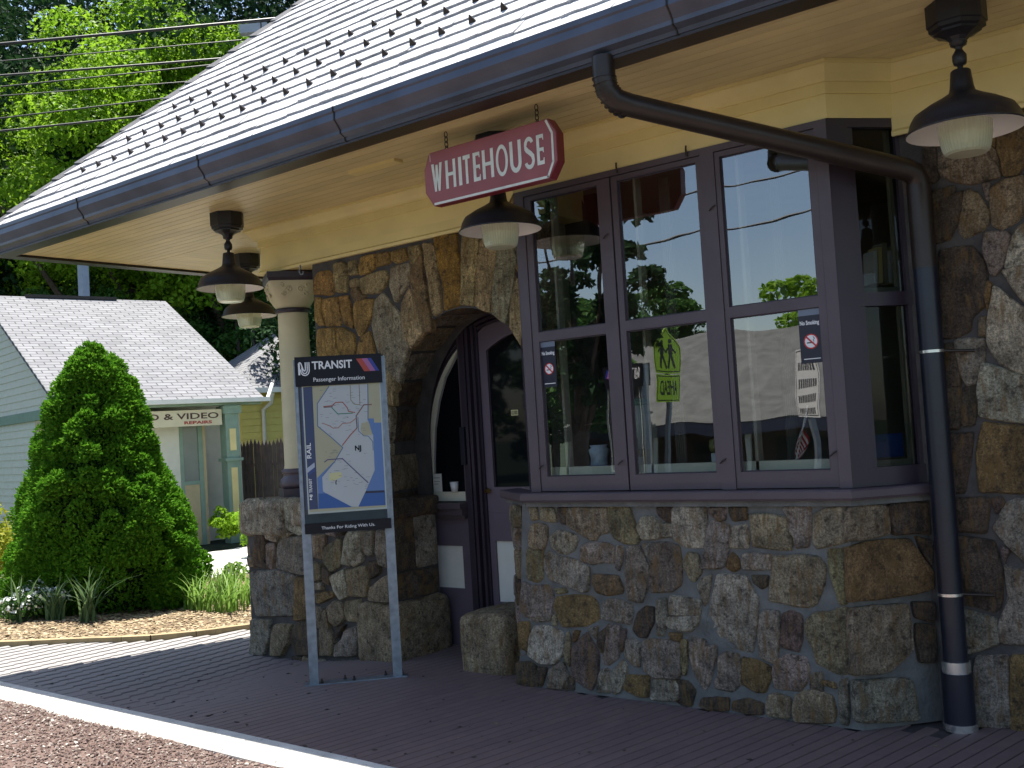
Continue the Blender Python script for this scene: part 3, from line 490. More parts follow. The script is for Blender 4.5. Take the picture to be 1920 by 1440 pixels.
WOODF = mat('room floor', (0.16, 0.10, 0.06), 0.5, 0.2, 5, 0.0)
SC = {'g': (.31,.265,.205), 't': (.33,.26,.165), 'w': (.45,.395,.29), 'k': (.115,.085,.06), 'o': (.27,.175,.075), 'O': (.40,.22,.045),
      'T': (.46,.35,.17), 'Q': (.46,.28,.09), 'P': (.46,.37,.24), 'K': (.27,.18,.09), 'Z': (.40,.35,.22), 'r': (.19,.13,.105), 'p': (.33,.265,.215), 'y': (.28,.24,.13), 'G': (.26,.24,.195), 'kr': (.17,.125,.10), 'ry': (.26,.17,.10)}

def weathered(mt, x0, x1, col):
    # mixes the paving to a paler grey towards the open end of the platform
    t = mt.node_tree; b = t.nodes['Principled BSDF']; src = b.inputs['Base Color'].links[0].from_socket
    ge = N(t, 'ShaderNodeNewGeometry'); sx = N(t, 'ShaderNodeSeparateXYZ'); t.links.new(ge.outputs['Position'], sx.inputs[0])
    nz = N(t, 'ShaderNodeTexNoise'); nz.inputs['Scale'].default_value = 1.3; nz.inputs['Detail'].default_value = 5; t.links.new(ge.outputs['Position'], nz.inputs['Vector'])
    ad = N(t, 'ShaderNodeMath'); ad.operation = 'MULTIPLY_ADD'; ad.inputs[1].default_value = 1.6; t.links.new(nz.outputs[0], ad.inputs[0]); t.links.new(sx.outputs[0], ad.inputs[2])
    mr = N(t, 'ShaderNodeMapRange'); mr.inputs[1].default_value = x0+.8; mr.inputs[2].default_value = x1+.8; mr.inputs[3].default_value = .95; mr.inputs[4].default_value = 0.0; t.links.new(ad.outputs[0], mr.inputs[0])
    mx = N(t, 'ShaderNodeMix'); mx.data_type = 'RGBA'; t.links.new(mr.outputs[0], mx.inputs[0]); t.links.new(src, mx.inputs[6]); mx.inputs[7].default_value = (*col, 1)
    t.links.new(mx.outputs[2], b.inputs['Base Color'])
weathered(SAND, -8.2, -4.6, (.17, .16, .15)); weathered(BRICK, -8.2, -4.6, (.27, .255, .245)); weathered(BRICKS, -8.2, -4.6, (.27, .255, .245))  # joint sand and bricks graded to a paler grey along X
# ------------------------------------------------------------------ ground, platform, kerb
def sheet(name, x0, x1, y0, y1, st, dz, mt, kind='structure', f=gz):
    nx = max(1, int((x1-x0)/st)); ny = max(1, int((y1-y0)/st)); xs = np.linspace(x0, x1, nx+1); ys = np.linspace(y0, y1, ny+1)
    V = [(x, y, f(x, y)+dz) for y in ys for x in xs]
    F = [(j*(nx+1)+i, j*(nx+1)+i+1, (j+1)*(nx+1)+i+1, (j+1)*(nx+1)+i) for j in range(ny) for i in range(nx)]
    V = np.array(V); c = np.array([(x0+x1)/2, (y0+y1)/2, 0]); o = put(name, mesh_np(name, V-c, F, mt, True), None, c, kind=kind)
    return o
GRASSY = mat('rough earth and grass', (0.02, 0.036, 0.012), 0.95, 0.5, 0.8, 0.8, 12, bdist=0.05)
def far_ground(x, y):
    d = math.hypot(x, y); back = y*0.78 - x*0.62
    return gz(max(x, -60), min(y, 9)) - 0.045 + 36*sstep(36, 88, back)
nx = 90
gx = np.concatenate([np.linspace(-140, -30, 23), np.linspace(-28, 8, 60), np.linspace(10, 120, 20)])
gy = np.concatenate([np.linspace(-120, -12, 20), np.linspace(-10, 26, 60), np.linspace(28, 140, 26)])
V = [(x, y, far_ground(x, y)) for y in gy for x in gx]; n_ = len(gx)
F = [(j*n_+i, j*n_+i+1, (j+1)*n_+i+1, (j+1)*n_+i) for j in range(len(gy)-1) for i in range(n_-1)]
put('ground', mesh_np('ground', V, F, GRASSY, True), kind='structure')
ASPH = mat('asphalt', (0.055, 0.055, 0.058), 0.9, 0.2, 3, 0.6, 90)
sheet('road', -60, 40, -11, 3.30, 1.2, -0.028, ASPH, f=lambda x, y: -0.0)
GRAVB = mat('crushed stone bed', (0.13, 0.085, 0.07), 0.95, 0.35, 40, 0.9, 70, bdist=0.012)
sheet('gravel_bed', -10.5, 3.0, -0.6, 3.345, 0.25, -0.012, GRAVB, f=lambda x, y: 0.012*math.sin(x*3.1+y*2)*math.cos(y*4.3-x))
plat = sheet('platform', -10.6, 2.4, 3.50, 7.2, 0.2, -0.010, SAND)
# kerb: one slab per 1.5 m
kerb = MB(); k0 = MB()
def kerb_slab(xa, xb, name, parent):
    b = MB(); n = 6
    A = []; Bq = []
    top = []; 
    for i in range(n+1):
        x = xa + (xb-xa)*i/n; w = 0.012*math.sin(x*2.3)+0.006*math.sin(x*7.1)
        zt = gz(x, 3.5)+0.012
        top.append((Vector((x, 3.345+w, zt-0.02)), Vector((x, 3.362+w, zt)), Vector((x, 3.585+0.4*w, zt+0.002)), Vector((x, 3.60+0.4*w, zt-0.006)), Vector((x, 3.60, -0.2)), Vector((x, 3.345+w, -0.2))))
    vs = [p for r in top for p in r]
    fs = [(i*6+k, i*6+(k+1) % 6, (i+1)*6+(k+1) % 6, (i+1)*6+k) for i in range(n) for k in range(6)]
    b.add(vs, fs); b.add(top[0], [(0,1,2,3,4,5)]); b.add(top[-1], [(5,4,3,2,1,0)])
    return b.build(name, CONC, parent)
kr = empty('kerb', (-4, 3.47, 0), None, None); kr['kind'] = 'structure'
x = -10.8
while x < 2.4:
    kerb_slab(x, x+1.996, 'kerb_slab', kr); x += 2.0

# bricks of the platform, 300 nearest as single pieces
BA = math.radians(80.5); bu = Vector((math.cos(BA), math.sin(BA), 0)); bv = Vector((math.sin(BA), -math.cos(BA), 0))
PW, PL = 0.074, 0.27
def bed_edge(y):  # X of the planting bed's edge at a given y
    ys = [3.0, 4.2, 4.55, 4.95, 5.3, 5.75, 6.3, 7.4]; xs = [-10.3, -9.85, -9.45, -9.1, -8.72, -8.55, -8.5, -8.5]
    return float(np.interp(y, ys, xs))
def in_plat(p):
    if not (3.50 < p.y < 7.0 and -10.4 < p.x < 2.2): return False
    if p.x < bed_edge(p.y)+0.12: return False
    if p.x > -5.5 and p.x < -4.1 and p.y > 6.02: return False
    if (p.x > -4.0 and p.y > 5.25+max(0, 0.0)) and not (p.x > -1.55): return False
    if p.x > -1.6 and p.y > 5.62: return False
    if p.x > -7.3 and p.x < -5.6 and p.y > 5.55: return False
    return True
bricks = []
o0 = Vector((-4, 4.5, 0))
for i in range(-110, 110):
    for j in range(-20, 20):
        p = o0 + bv*(i*PW) + bu*((j+0.5*(i % 2))*PL)
        if in_plat(p):
            q = px((p.x, p.y, gz(p.x, p.y))); vis = (-40 < q[0] < 1960 and 0 < q[1] < 1480)
            bricks.append((0 if vis else 1, (p-CAMP).length, p))
bricks.sort(key=lambda b: (b[0], b[1]))
def brick_geo(sx, sy, h, c=0.004):
    V = []
    for z, k in ((-h, 0), (-c, 0), (0, c)):
        V += [(-sx/2, -sy/2+k, z), (sx/2, -sy/2+k, z), (sx/2, sy/2-k, z), (-sx/2, sy/2-k, z)]
    F = [(8, 9, 10, 11)] + [(r*4+k, r*4+(k+1) % 4, (r+1)*4+(k+1) % 4, (r+1)*4+k) for r in (0, 1) for k in range(4)]
    return np.array(V), F
bgV, bgF = brick_geo(PL-0.0004, PW-0.007, 0.03, 0.003)
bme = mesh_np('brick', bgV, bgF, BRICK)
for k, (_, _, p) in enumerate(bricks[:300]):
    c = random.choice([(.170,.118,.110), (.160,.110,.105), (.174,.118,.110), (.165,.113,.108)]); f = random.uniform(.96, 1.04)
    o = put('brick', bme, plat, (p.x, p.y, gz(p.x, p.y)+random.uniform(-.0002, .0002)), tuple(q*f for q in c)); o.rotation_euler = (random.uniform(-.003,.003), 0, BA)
VV = []; FF = []
R = np.array([[math.cos(BA), -math.sin(BA), 0], [math.sin(BA), math.cos(BA), 0], [0, 0, 1]])
for _, _, p in bricks[300:]:
    b = len(VV)*12; tl = random.uniform(-.008, .008)
    v = bgV.copy(); v[:, 2] += v[:, 1]*tl*.35 + random.uniform(-.0002, .0002); VV.append(v @ R.T + np.array([p.x, p.y, gz(p.x, p.y)])); FF += [tuple(i+b for i in f) for f in bgF]
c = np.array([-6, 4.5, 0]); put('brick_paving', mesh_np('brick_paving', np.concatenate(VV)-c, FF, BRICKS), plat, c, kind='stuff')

# loose gravel
def scatter_pebbles(name, n, fn, smin, smax, mt, flat=0.6, long=1.0, **kw):
    base = np.array([(1,0,0),(-1,0,0),(0,1,0),(0,-1,0),(0,0,1),(0,0,-1)], float)
    tri = np.array([(0,2,4),(2,1,4),(1,3,4),(3,0,4),(2,0,5),(1,2,5),(3,1,5),(0,3,5)])
    P = fn(n); n = len(P)
    s = rng.uniform(smin, smax, (n, 1)) * (rng.random((n, 1))**0.6*0.8+0.4)
    V = base[None]*rng.uniform(0.6, 1.15, (n, 6, 1)) + rng.normal(0, .12, (n, 6, 3)); V[:, :, 2] *= flat; V[:, :, 0] *= long
    a = rng.uniform(0, 6.28, n); ca, sa = np.cos(a), np.sin(a)
    x = V[:, :, 0]*ca[:, None]-V[:, :, 1]*sa[:, None]; y = V[:, :, 0]*sa[:, None]+V[:, :, 1]*ca[:, None]
    tl = rng.normal(0, .35, n); z = V[:, :, 2] + x*tl[:, None]*0.5
    V = np.stack([x, y, z], -1)*s[:, None]/2 + P[:, None]
    F = (tri[None] + (np.arange(n)*6)[:, None, None]).reshape(-1, 3)
    c = P.mean(0)
    return put(name, mesh_np(name, V.reshape(-1, 3)-c, F, mt), None, c, kind='stuff', **kw)
def gravel_mat(name, cols, speckle):
    mt = bpy.data.materials.new(name); mt.use_nodes = True; t = mt.node_tree; b = t.nodes['Principled BSDF']
    ge = N(t, 'ShaderNodeNewGeometry'); cr = N(t, 'ShaderNodeValToRGB'); cr.color_ramp.interpolation = 'CONSTANT'
    el = cr.color_ramp.elements; el[0].color = (*cols[0][1], 1); el[0].position = 0; el[1].position = cols[1][0]; el[1].color = (*cols[1][1], 1)
    for p, c in cols[2:]: e = el.new(p); e.color = (*c, 1)
    t.links.new(ge.outputs['Random Per Island'], cr.inputs[0]); t.links.new(cr.outputs[0], b.inputs['Base Color']); b.inputs['Roughness'].default_value = 0.85
    return mt
GRAV = gravel_mat('crushed red stone', [(0, (.15,.095,.078)), (.3, (.19,.13,.108)), (.55, (.11,.07,.058)), (.74, (.25,.195,.165)), (.90, (.36,.30,.26)), (.965, (.55,.50,.44))], 0)
def grav_pts(n):
    P = np.stack([rng.uniform(-8.2, -2.9, n), 3.352-rng.random(n)**1.35*1.9, np.zeros(n)], -1)
    P[:, 2] = 0.012*np.sin(P[:, 0]*3.1+P[:, 1]*2)*np.cos(P[:, 1]*4.3-P[:, 0])-0.006; return P
scatter_pebbles('gravel', 26000, grav_pts, .010, .030, GRAV, .65)
def lit_pts(n):
    x = rng.uniform(-8.0, -1.6, n); y = 3.62+rng.random(n)**1.6*1.9; return np.stack([x, y, np.array([gz(a, b)+.003 for a, b in zip(x, y)])], -1)
scatter_pebbles('paving_litter', 170, lit_pts, .008, .030, gravel_mat('dry litter', [(0, (.03,.022,.018)), (.5, (.06,.045,.03)), (.85, (.22,.17,.10)), (.95, (.4,.38,.3))], 0), .35, 1.6)
# planting bed with bark chips
MULB = mat('bark bed', (0.16, 0.11, 0.06), 0.95, 0.4, 14, 0.9, 60, bdist=0.015)
bedV = []; ys = np.linspace(3.6, 9.5, 60)
for y in ys:
    xe = bed_edge(y)
    for k in range(25):
        x = xe - k/24*4.5; bedV.append((x, y, gz(x, y)-0.015+0.05*sstep(0, 1.2, xe-x)+0.015*math.sin(x*5)*math.cos(y*4)))
F = [(j*25+i, j*25+i+1, (j+1)*25+i+1, (j+1)*25+i) for j in range(59) for i in range(24)]
c = np.array([-10.5, 6.5, 0]); put('planting_bed', mesh_np('planting_bed', np.array(bedV)-c, F, MULB, True), None, c, kind='structure')
CHIP = gravel_mat('bark chips', [(0, (.30,.22,.12)), (.3, (.22,.155,.085)), (.55, (.38,.30,.18)), (.8, (.14,.09,.05)), (.92, (.45,.38,.25))], 0)
def chip_pts(n):
    y = rng.uniform(3.7, 8.2, n); xe = np.array([bed_edge(q) for q in y]); d = rng.random(n)**1.3*3.2; x = xe-d-0.03
    z = np.array([gz(a, b)+0.05*sstep(0, 1.2, e-a)+0.015*math.sin(a*5)*math.cos(b*4) for a, b, e in zip(x, y, xe)])-0.008
    return np.stack([x, y, z], -1)
scatter_pebbles('bark_chips', 12000, chip_pts, .018, .045, CHIP, .4, 1.8)
ed = MB(); A = [(bed_edge(y)+0.05, y, gz(bed_edge(y), y)) for y in np.linspace(3.7, 7.2, 20)]
for i in range(19):
    a, b2 = Vector(A[i]), Vector(A[i+1]); d = (b2-a).normalized(); nrm = Vector((d.y, -d.x, 0))
    ed.add([a-nrm*.04+Vector((0,0,-.05)), a+nrm*.04+Vector((0,0,-.05)), b2+nrm*.04+Vector((0,0,-.05)), b2-nrm*.04+Vector((0,0,-.05)),
            a-nrm*.04+Vector((0,0,.045)), a+nrm*.04+Vector((0,0,.045)), b2+nrm*.04+Vector((0,0,.045)), b2-nrm*.04+Vector((0,0,.045))],
           [(0,3,2,1),(4,5,6,7),(0,1,5,4),(1,2,6,5),(2,3,7,6),(3,0,4,7)])
ed.build('bed_edging', mat('timber edging', (0.30, 0.23, 0.12), 0.8, 0.2, 10, 0.3, 60), None, kind='structure')
# far path and forecourt
sheet('path', -17.4, -13.2, 7.6, 13.4, 0.7, -0.01, CONC)
# ------------------------------------------------------------------ the station building
ST = empty('station_building', (-4, 5.5, 0), 'fieldstone railway station with plum bay window, arched door and wide cream eaves', 'station')

def stone_mesh(poly, n3, u3, h, seed, grow=0.0115):
    """rounded, raised stone from a polygon given in wall coordinates"""
    rd = random.Random(seed); P = [Vector((poly[i], poly[i+1])) for i in range(0, len(poly), 2)]
    area = sum(P[i].x*P[(i+1) % len(P)].y - P[(i+1) % len(P)].x*P[i].y for i in range(len(P)))
    if area < 0: P.reverse()
    Q = []
    for i in range(len(P)):  # chaikin corner cut
        a, b = P[i], P[(i+1) % len(P)]; L = (b-a).length; k = min(0.16, 0.005/max(L, 1e-4)+0.03)
        Q += [a.lerp(b, k)]
        nseg = max(1, int(L/0.055))
        for s in range(1, nseg): Q.append(a.lerp(b, k+(1-2*k)*s/nseg) + Vector((rd.uniform(-1, 1), rd.uniform(-1, 1)))*0.0035)
        Q += [a.lerp(b, 1-k)]
    c = sum(Q, Vector((0, 0)))/len(Q); n = len(Q)
    Q = [q+(q-c).normalized()*grow for q in Q]; rad = [max(0.02, (q-c).length) for q in Q]; V = []; ph = rd.uniform(0, 6)
    tx, ty = rd.uniform(-.05, .05), rd.uniform(-.05, .05)
    rings = ((0, -0.03), (0, 0.002), (0.003, 0.55), (0.010, 0.92), (0.030, 1.0))
    facet = [(rd.uniform(-1, 1), rd.uniform(-1, 1), rd.uniform(.3, 1.0)) for _ in range(3)]
    size = sum(rad)/n
    def rough(x, y):   # split-face relief: a few intersecting cleavage planes plus grit
        q = max(-.010, min(.010, min((x*a_+y*b_)/size*0.014*k_ for a_, b_, k_ in facet)+.004)); return q + rd.uniform(-.0028, .0028)
    for inset, hh in rings:
        for i, q in enumerate(Q):
            f = max(0.35, 1-inset/rad[i]); v = c+(q-c)*f; z = hh if hh < 0.01 else hh*h
            if hh >= 0.4: z += rough(v.x-c.x, v.y-c.y)*(.5 if hh < .6 else 1) + (v.x-c.x)*tx + (v.y-c.y)*ty
            V.append((v.x-c.x, v.y-c.y, z))
    for fr_in in (.58, .30):
        for i in range(n):
            x_, y_ = (Q[i].x-c.x)*fr_in+rd.uniform(-.004, .004), (Q[i].y-c.y)*fr_in+rd.uniform(-.004, .004)
            V.append((x_, y_, h*1.04+rough(x_, y_)+x_*tx+y_*ty))
    V.append((0, 0, h*1.05+rough(0, 0)))
    nr = len(rings)+2
    F = [(r*n+i, r*n+(i+1) % n, (r+1)*n+(i+1) % n, (r+1)*n+i) for r in range(nr-1) for i in range(n)]
    T = [((nr-1)*n+i, (nr-1)*n+(i+1) % n, nr*n) for i in range(n)]
    me = bpy.data.meshes.new('stone'); W3 = [(u3*v[0] + Vector((0, 0, 1))*v[1] + n3*v[2]) for v in V]
    me.from_pydata([tuple(w) for w in W3], [], F+T)
    me.materials.append(STONE); me.update(); return me, c
sidx = [0]
def lay_stones(lst, org, u3, n3, parent, h=0.016):
    for col, poly in lst:
        sidx[0] += 1; rd = random.Random(sidx[0]*13); me, c = stone_mesh(poly, n3, u3, h*rd.uniform(.75, 1.35), sidx[0])
        base = SC[col]; f = rd.uniform(.88, 1.12); k = tuple(q*f*rd.uniform(.96, 1.04) for q in base)
        put('stone', me, parent, Vector(org)+u3*c.x+Vector((0, 0, c.y)), k)
def inside(poly, x, y):
    r = False; n = len(poly)//2
    for i in range(n):
        x1, y1 = poly[2*i], poly[2*i+1]; x2, y2 = poly[2*((i+1) % n)], poly[2*((i+1) % n)+1]
        if (y1 > y) != (y2 > y) and x < (x2-x1)*(y-y1)/(y2-y1)+x1: r = not r
    return r
def fill_stones(lst, x0, x1, z0, z1, ok=lambda x, z: True, seed=1, sz=(.13, .26), codes='gtkwtp'):
    """random rubble where the photograph does not show the wall"""
    rd = random.Random(seed); out = []; z = z0
    while z < z1-0.05:
        hh = min(rd.uniform(*sz)*.8, z1-z); x = x0
        while x < x1-0.04:
            w = min(rd.uniform(*sz), x1-x); g = 0.011
            pts = [(x+g, z+g), (x+w-g, z+g), (x+w-g, z+hh-g), (x+g, z+hh-g)]
            pts = [(a+rd.uniform(-.010, .010), b+rd.uniform(-.012, .012)) for a, b in pts]
            pr = [((a*(1-t)+b[0]*t), (c2*(1-t)+b[1]*t)) for (a, c2), b in zip(pts, pts[1:]+pts[:1]) for t in (0, .33, .66)] + [(x+w/2, z+hh/2)]
            if w > .05 and all(ok(a, b) for a, b in pr) and not any(inside(p, a, b) for _, p in lst+out for a, b in pr):
                out.append((rd.choice(codes), [q for p in pts for q in p]))
            x += w
        z += hh
    return out
UX = Vector((1, 0, 0)); NY = Vector((0, -1, 0))
# bay base: mortar body
bayY = 5.165; CD = Vector((.303, .366, 0)).normalized(); CN = Vector((CD.y, -CD.x, 0))
c0 = Vector((-2.03, bayY, 0)); c1 = c0 + CD*0.46
d0 = Vector((-4.22, bayY, 0)); d1 = Vector((-4.50, 5.50, 0))
d0 = Vector((-4.215, bayY, 0)); d1 = Vector((-4.49, 5.50, 0)); BT = Vector((.105, 0, 1.135))
ring0 = [d1, d0, c0, c1, Vector((c1.x, 5.6, 0)), Vector((d1.x, 5.6, 0))]
ring1 = [p+(BT if i in (0, 1, 5) else Vector((0, 0, 1.135))) for i, p in enumerate(ring0)]
mb = MB(); mb.add(ring0+ring1, [tuple(range(6))[::-1], tuple(range(6, 12))]+[(i, (i+1) % 6, (i+1) % 6+6, i+6) for i in range(6)])
bay_base = mb.build('bay_base', MORT, ST)
L = STONES['bay']; L2 = fill_stones(L, -4.22, -2.05, 0.0, 1.12, lambda x, z: x > -4.205+.093*z, seed=5, sz=(.07, .13))
lay_stones(L+L2, (0, bayY, 0), UX, NY, bay_base)
lay_stones(STONES['cant'], (-2.0, bayY, 0), CD, CN, bay_base, 0.014)
CDL = (d0-d1).normalized(); CNL = Vector((CDL.y, -CDL.x, 0))
lay_stones(fill_stones([], 0, .38, 0, 1.12, seed=8), d1+Vector((.055, 0, 0)), CDL, CNL, bay_base, .03)
# right wall
rw = MB(); rw.box(-1.75, 2.6, 5.49, 5.75, -0.1, 3.3)
right_wall = rw.build('masonry_wall', MORT_D, ST)
L = STONES['right']
lay_stones(L + fill_stones(L, -1.68, 2.5, 0.0, 3.0, seed=11, sz=(.18, .36), codes='gtwokt'), (0, 5.49, 0), UX, NY, right_wall, 0.022)
# arch wall with opening
AX, AZ, AA, AB = -4.80, 1.55, 0.74, 0.91; aY = 5.455
def arch_pt(t, a=AA, b=AB): return (AX+a*math.cos(t), AZ+b*math.sin(t))
XL, XR, ZT = -6.30, -3.95, 3.2
mb = MB(); ts = [math.pi*k/36 for k in range(37)]
def outer(t):
    c, s = math.cos(t), math.sin(t); k = min((XR-AX)/c if c > 1e-6 else 1e9, (XL-AX)/c if c < -1e-6 else 1e9, (ZT-AZ)/s if s > 1e-6 else 1e9)
    return (AX+c*k, AZ+s*k)
I = [arch_pt(t) for t in ts]; O = [outer(t) for t in ts]
for yy in (aY, aY+0.42):
    mb.strip([(p[0], yy, p[1]) for p in I], [(p[0], yy, p[1]) for p in O])
    mb.add([(XL, yy, -0.15), (AX-AA, yy, -0.15), (AX-AA, yy, AZ), (XL, yy, AZ)], [(0, 1, 2, 3)])
    mb.add([(AX+AA, yy, -0.15), (XR, yy, -0.15), (XR, yy, AZ), (AX+AA, yy, AZ)], [(0, 1, 2, 3)])
    mb.add([(XL, yy, ZT-.001), (XR, yy, ZT-.001), (XR, yy, 3.35), (XL, yy, 3.35)], [(0, 1, 2, 3)])
mb.add([(XL, aY, -0.15), (XL, aY+.42, -0.15), (XL, aY+.42, 3.35), (XL, aY, 3.35)], [(0, 1, 2, 3)])
arch_wall = mb.build('arched_wall', MORT_D, ST)
L = [({'t': 'T', 'o': 'Q', 'p': 'P', 'k': 'K', 'g': 'Z', 'r': 'Q'}.get(c_, c_), q_) for c_, q_ in STONES['arch']]
def ok_arch(x, z):
    if z < AZ: return x < AX-AA-0.01 or x > AX+AA+.01
    return ((x-AX)/(AA+.015))**2+((z-AZ)/(AB+.015))**2 > 1
lay_stones(L + fill_stones(L, XL+.02, -5.5, 0.0, 2.98, ok_arch, 21, (.12, .24), 'gtokt') + fill_stones(L, -4.3, XR, 0.0, 2.98, ok_arch, 22), (0, aY, 0), UX, NY, arch_wall, 0.02)
lay_stones(fill_stones([], 0.0, .42, 0, 3.0, seed=23), (XL, aY+.42, 0), Vector((0, -1, 0)), Vector((-1, 0, 0)), arch_wall)
# reveal stones through the thickness of the arch
def reveal(u0, u1, col, seed):
    rd = random.Random(seed); V = []; n = 5; m_ = 5
    def pt(u, d):  # u: path parameter (metres below springing <0, angle above), d depth 0..1
        a = AA+0.17*d; b = AB+0.04*d
        if u < 0: return Vector((AX-a, aY+.44*d, AZ+u))
        t = math.pi-u; return Vector((AX+a*math.cos(t), aY+.44*d, AZ+b*math.sin(t)))
    def nr(u):
        if u < 0: return Vector((1, 0, 0))
        t = math.pi-u; return -Vector((math.cos(t), 0, math.sin(t)))
    for i in range(n):
        for j in range(m_):
            u = u0+(u1-u0)*i/(n-1); d = 0.0+1.0*j/(m_-1); e = (i in (0, n-1)) or (j in (0,))
            V.append(pt(u, d) + nr(u)*((0.002 if e else 0.022)+rd.uniform(-.006, .006)))
    F = [(i*m_+j, i*m_+j+1, (i+1)*m_+j+1, (i+1)*m_+j) for i in range(n-1) for j in range(m_-1)]
    c = sum(V, Vector())/len(V); me = bpy.data.meshes.new('stone'); me.from_pydata([tuple(v-c) for v in V], [], F)
    me.polygons.foreach_set('use_smooth', [True]*len(F)); me.materials.append(STONE)
    put('stone', me, arch_wall, c, SC[col])
rv = MB()
def bp_(u, d):
    a = AA+0.17*d; b = AB+0.04*d
    if u < 0: return (AX-a, aY+.44*d, AZ+u)
    t = math.pi-u; return (AX+a*math.cos(t), aY+.44*d, AZ+b*math.sin(t))
us = [-1.6]+[k*math.pi/30 for k in range(31)]
rv.strip([bp_(u, 0) for u in us], [bp_(u, 1) for u in us]); rv.add([(AX+AA, aY, -.1), (AX+AA+.17, aY+.44, -.1), (AX+AA+.17, aY+.44, AZ), (AX+AA, aY, AZ)], [(0, 1, 2, 3)])
rv.build('arch_reveal', MORT_D, ST)
cuts = [-1.55, -1.12, -.93, -.66, -.36, -.08]
for k in range(5): reveal(cuts[k]+.008, cuts[k+1]-.008, random.choice('ktgk'), k+50)
cuts = [-.08, .28, .52, .80, 1.1, 1.35, 1.6, 1.9, 2.2, 2.6, 3.1]
for k in range(10): reveal(max(0.0, cuts[k])+.012, cuts[k+1]-.012, random.choice('tgkg'), k+70)
# low wall and pier under the column
pY = 5.35; mb = MB(); mb.box(-7.15, -5.5, pY, 5.85, -0.25, 1.12)
pier = mb.build('column_pier', MORT_D, ST)
L = STONES['pier']
lay_stones(L + fill_stones(L, -7.14, -5.5, -0.12, 1.08, lambda x, z: not (x > -5.92 and z < .45), seed=31, sz=(.08, .16)), (0, pY, 0), UX, NY, pier, 0.035)
lay_stones(fill_stones([], 0.0, .5, -.15, 1.1, seed=32, sz=(.16, .26)), (-7.15, 5.85, 0), Vector((0, -1, 0)), Vector((-1, 0, 0)), pier)
lay_stones([('k', [.02,.42,.47,.42,.47,.60,.02,.61]), ('k', [.02,.635,.25,.63,.24,1.0,.03,1.01]), ('g', [.27,.63,.48,.63,.48,1.0,.26,1.0]), ('k', [.03,.05,.47,.03,.47,.39,.03,.39])], (-5.50, 5.35, 0), Vector((0, 1, 0)), Vector((1, 0, 0)), pier)
def boulder(name, x0, x1, y0, y1, z0, z1, col, seed, parent=ST, rnd=.05, capcol=None):
    rd = random.Random(seed); n = 9; V = []; F = []; vi = {}
    c = Vector(((x0+x1)/2, (y0+y1)/2, (z0+z1)/2)); hx = Vector(((x1-x0)/2, (y1-y0)/2, (z1-z0)/2))
    def vert(a):
        k = tuple(round(q, 3) for q in a)
        if k not in vi:
            p = Vector(a); inner = Vector([max(-hx[i]+rnd, min(hx[i]-rnd, p[i]*hx[i])) for i in range(3)]); full = Vector([p[i]*hx[i] for i in range(3)])
            d = full-inner; q = inner + (d.normalized()*rnd if d.length > 1e-6 else d)
            q += Vector(mnoise.noise_vector(q*5+Vector((seed, 0, 0))))*0.014
            vi[k] = len(V); V.append(q)
        return vi[k]
    for ax in range(3):
        for sg in (-1, 1):
            for i in range(n):
                for j in range(n):
                    def P(u, w):
                        a = [0, 0, 0]; a[ax] = sg; a[(ax+1) % 3] = -1+2*u/n; a[(ax+2) % 3] = -1+2*w/n; return vert(a)
                    f = (P(i, j), P(i+1, j), P(i+1, j+1), P(i, j+1)); F.append(f if sg > 0 else f[::-1])
    me = bpy.data.meshes.new(name); me.from_pydata([tuple(v) for v in V], [], F); me.polygons.foreach_set('use_smooth', [True]*len(F)); me.materials.append(STONE)
    return put(name, me, parent, c, SC[col])
boulder('stone', -7.20, -6.60, 5.28, 5.95, 0.86, 1.165, 'w', 3, pier, .07)
boulder('stone', -6.58, -6.15, 5.30, 5.95, 0.93, 1.16, 'w', 4, pier, .06)
boulder('stone', -6.14, -5.75, 5.32, 5.9, 0.98, 1.15, 't', 6, pier, .05)
boulder('stone', -5.74, -5.455, 5.32, 5.88, 1.0, 1.15, 'k', 7, pier, .04)
# stone blocks beside the doorway
boulder('threshold_block', -5.88, -5.42, 5.30, 5.90, -0.05, 0.405, 't', 9, ST, .06)
boulder('threshold_block', -4.86, -4.42, 5.30, 5.88, -0.05, 0.385, 't', 12, ST, .07)

# ---- frieze, crown, soffit
ZS = 3.358
mb = MB()
prof = [(0.0, 2.985), (-.018, 2.985), (-.022, 3.005), (-.006, 3.02), (-.006, 3.205), (-.020, 3.206), (-.020, 3.262), (-.036, 3.264), (-.040, 3.278), (-.060, 3.300), (-.078, 3.330), (-.082, 3.338), (-.100, 3.340), (-.100, ZS-.001), (0.0, ZS-.001)]
def sweep(mb, path, prof):
    """extrude a (offset along outward normal, z) profile along a ground-plan path, outward = right-hand side"""
    n = len(path); P = [Vector(p) for p in path]; R = []
    for i in range(n):
        if i == 0: d = (P[1]-P[0]).normalized(); nn = Vector((d.y, -d.x)); k = 1
        elif i == n-1: d = (P[-1]-P[-2]).normalized(); nn = Vector((d.y, -d.x)); k = 1
        else:
            a = (P[i]-P[i-1]).normalized(); b = (P[i+1]-P[i]).normalized(); na = Vector((a.y, -a.x)); nb = Vector((b.y, -b.x)); nn = (na+nb).normalized(); k = 1/max(.3, nn.dot(na))
        R.append([Vector((P[i].x+nn.x*(-o)*k, P[i].y+nn.y*(-o)*k, z)) for o, z in prof])
    m_ = len(prof); vs = [v for r in R for v in r]
    mb.add(vs, [(i*m_+k, (i+1)*m_+k, (i+1)*m_+(k+1) % m_, i*m_+(k+1) % m_) for i in range(n-1) for k in range(m_)])
    mb.add(R[0], [tuple(range(m_))]); mb.add(R[-1], [tuple(range(m_))[::-1]])
fy = 5.44
low = prof[:4]+[(-.006, 3.0815), (0.0, 3.0815)]
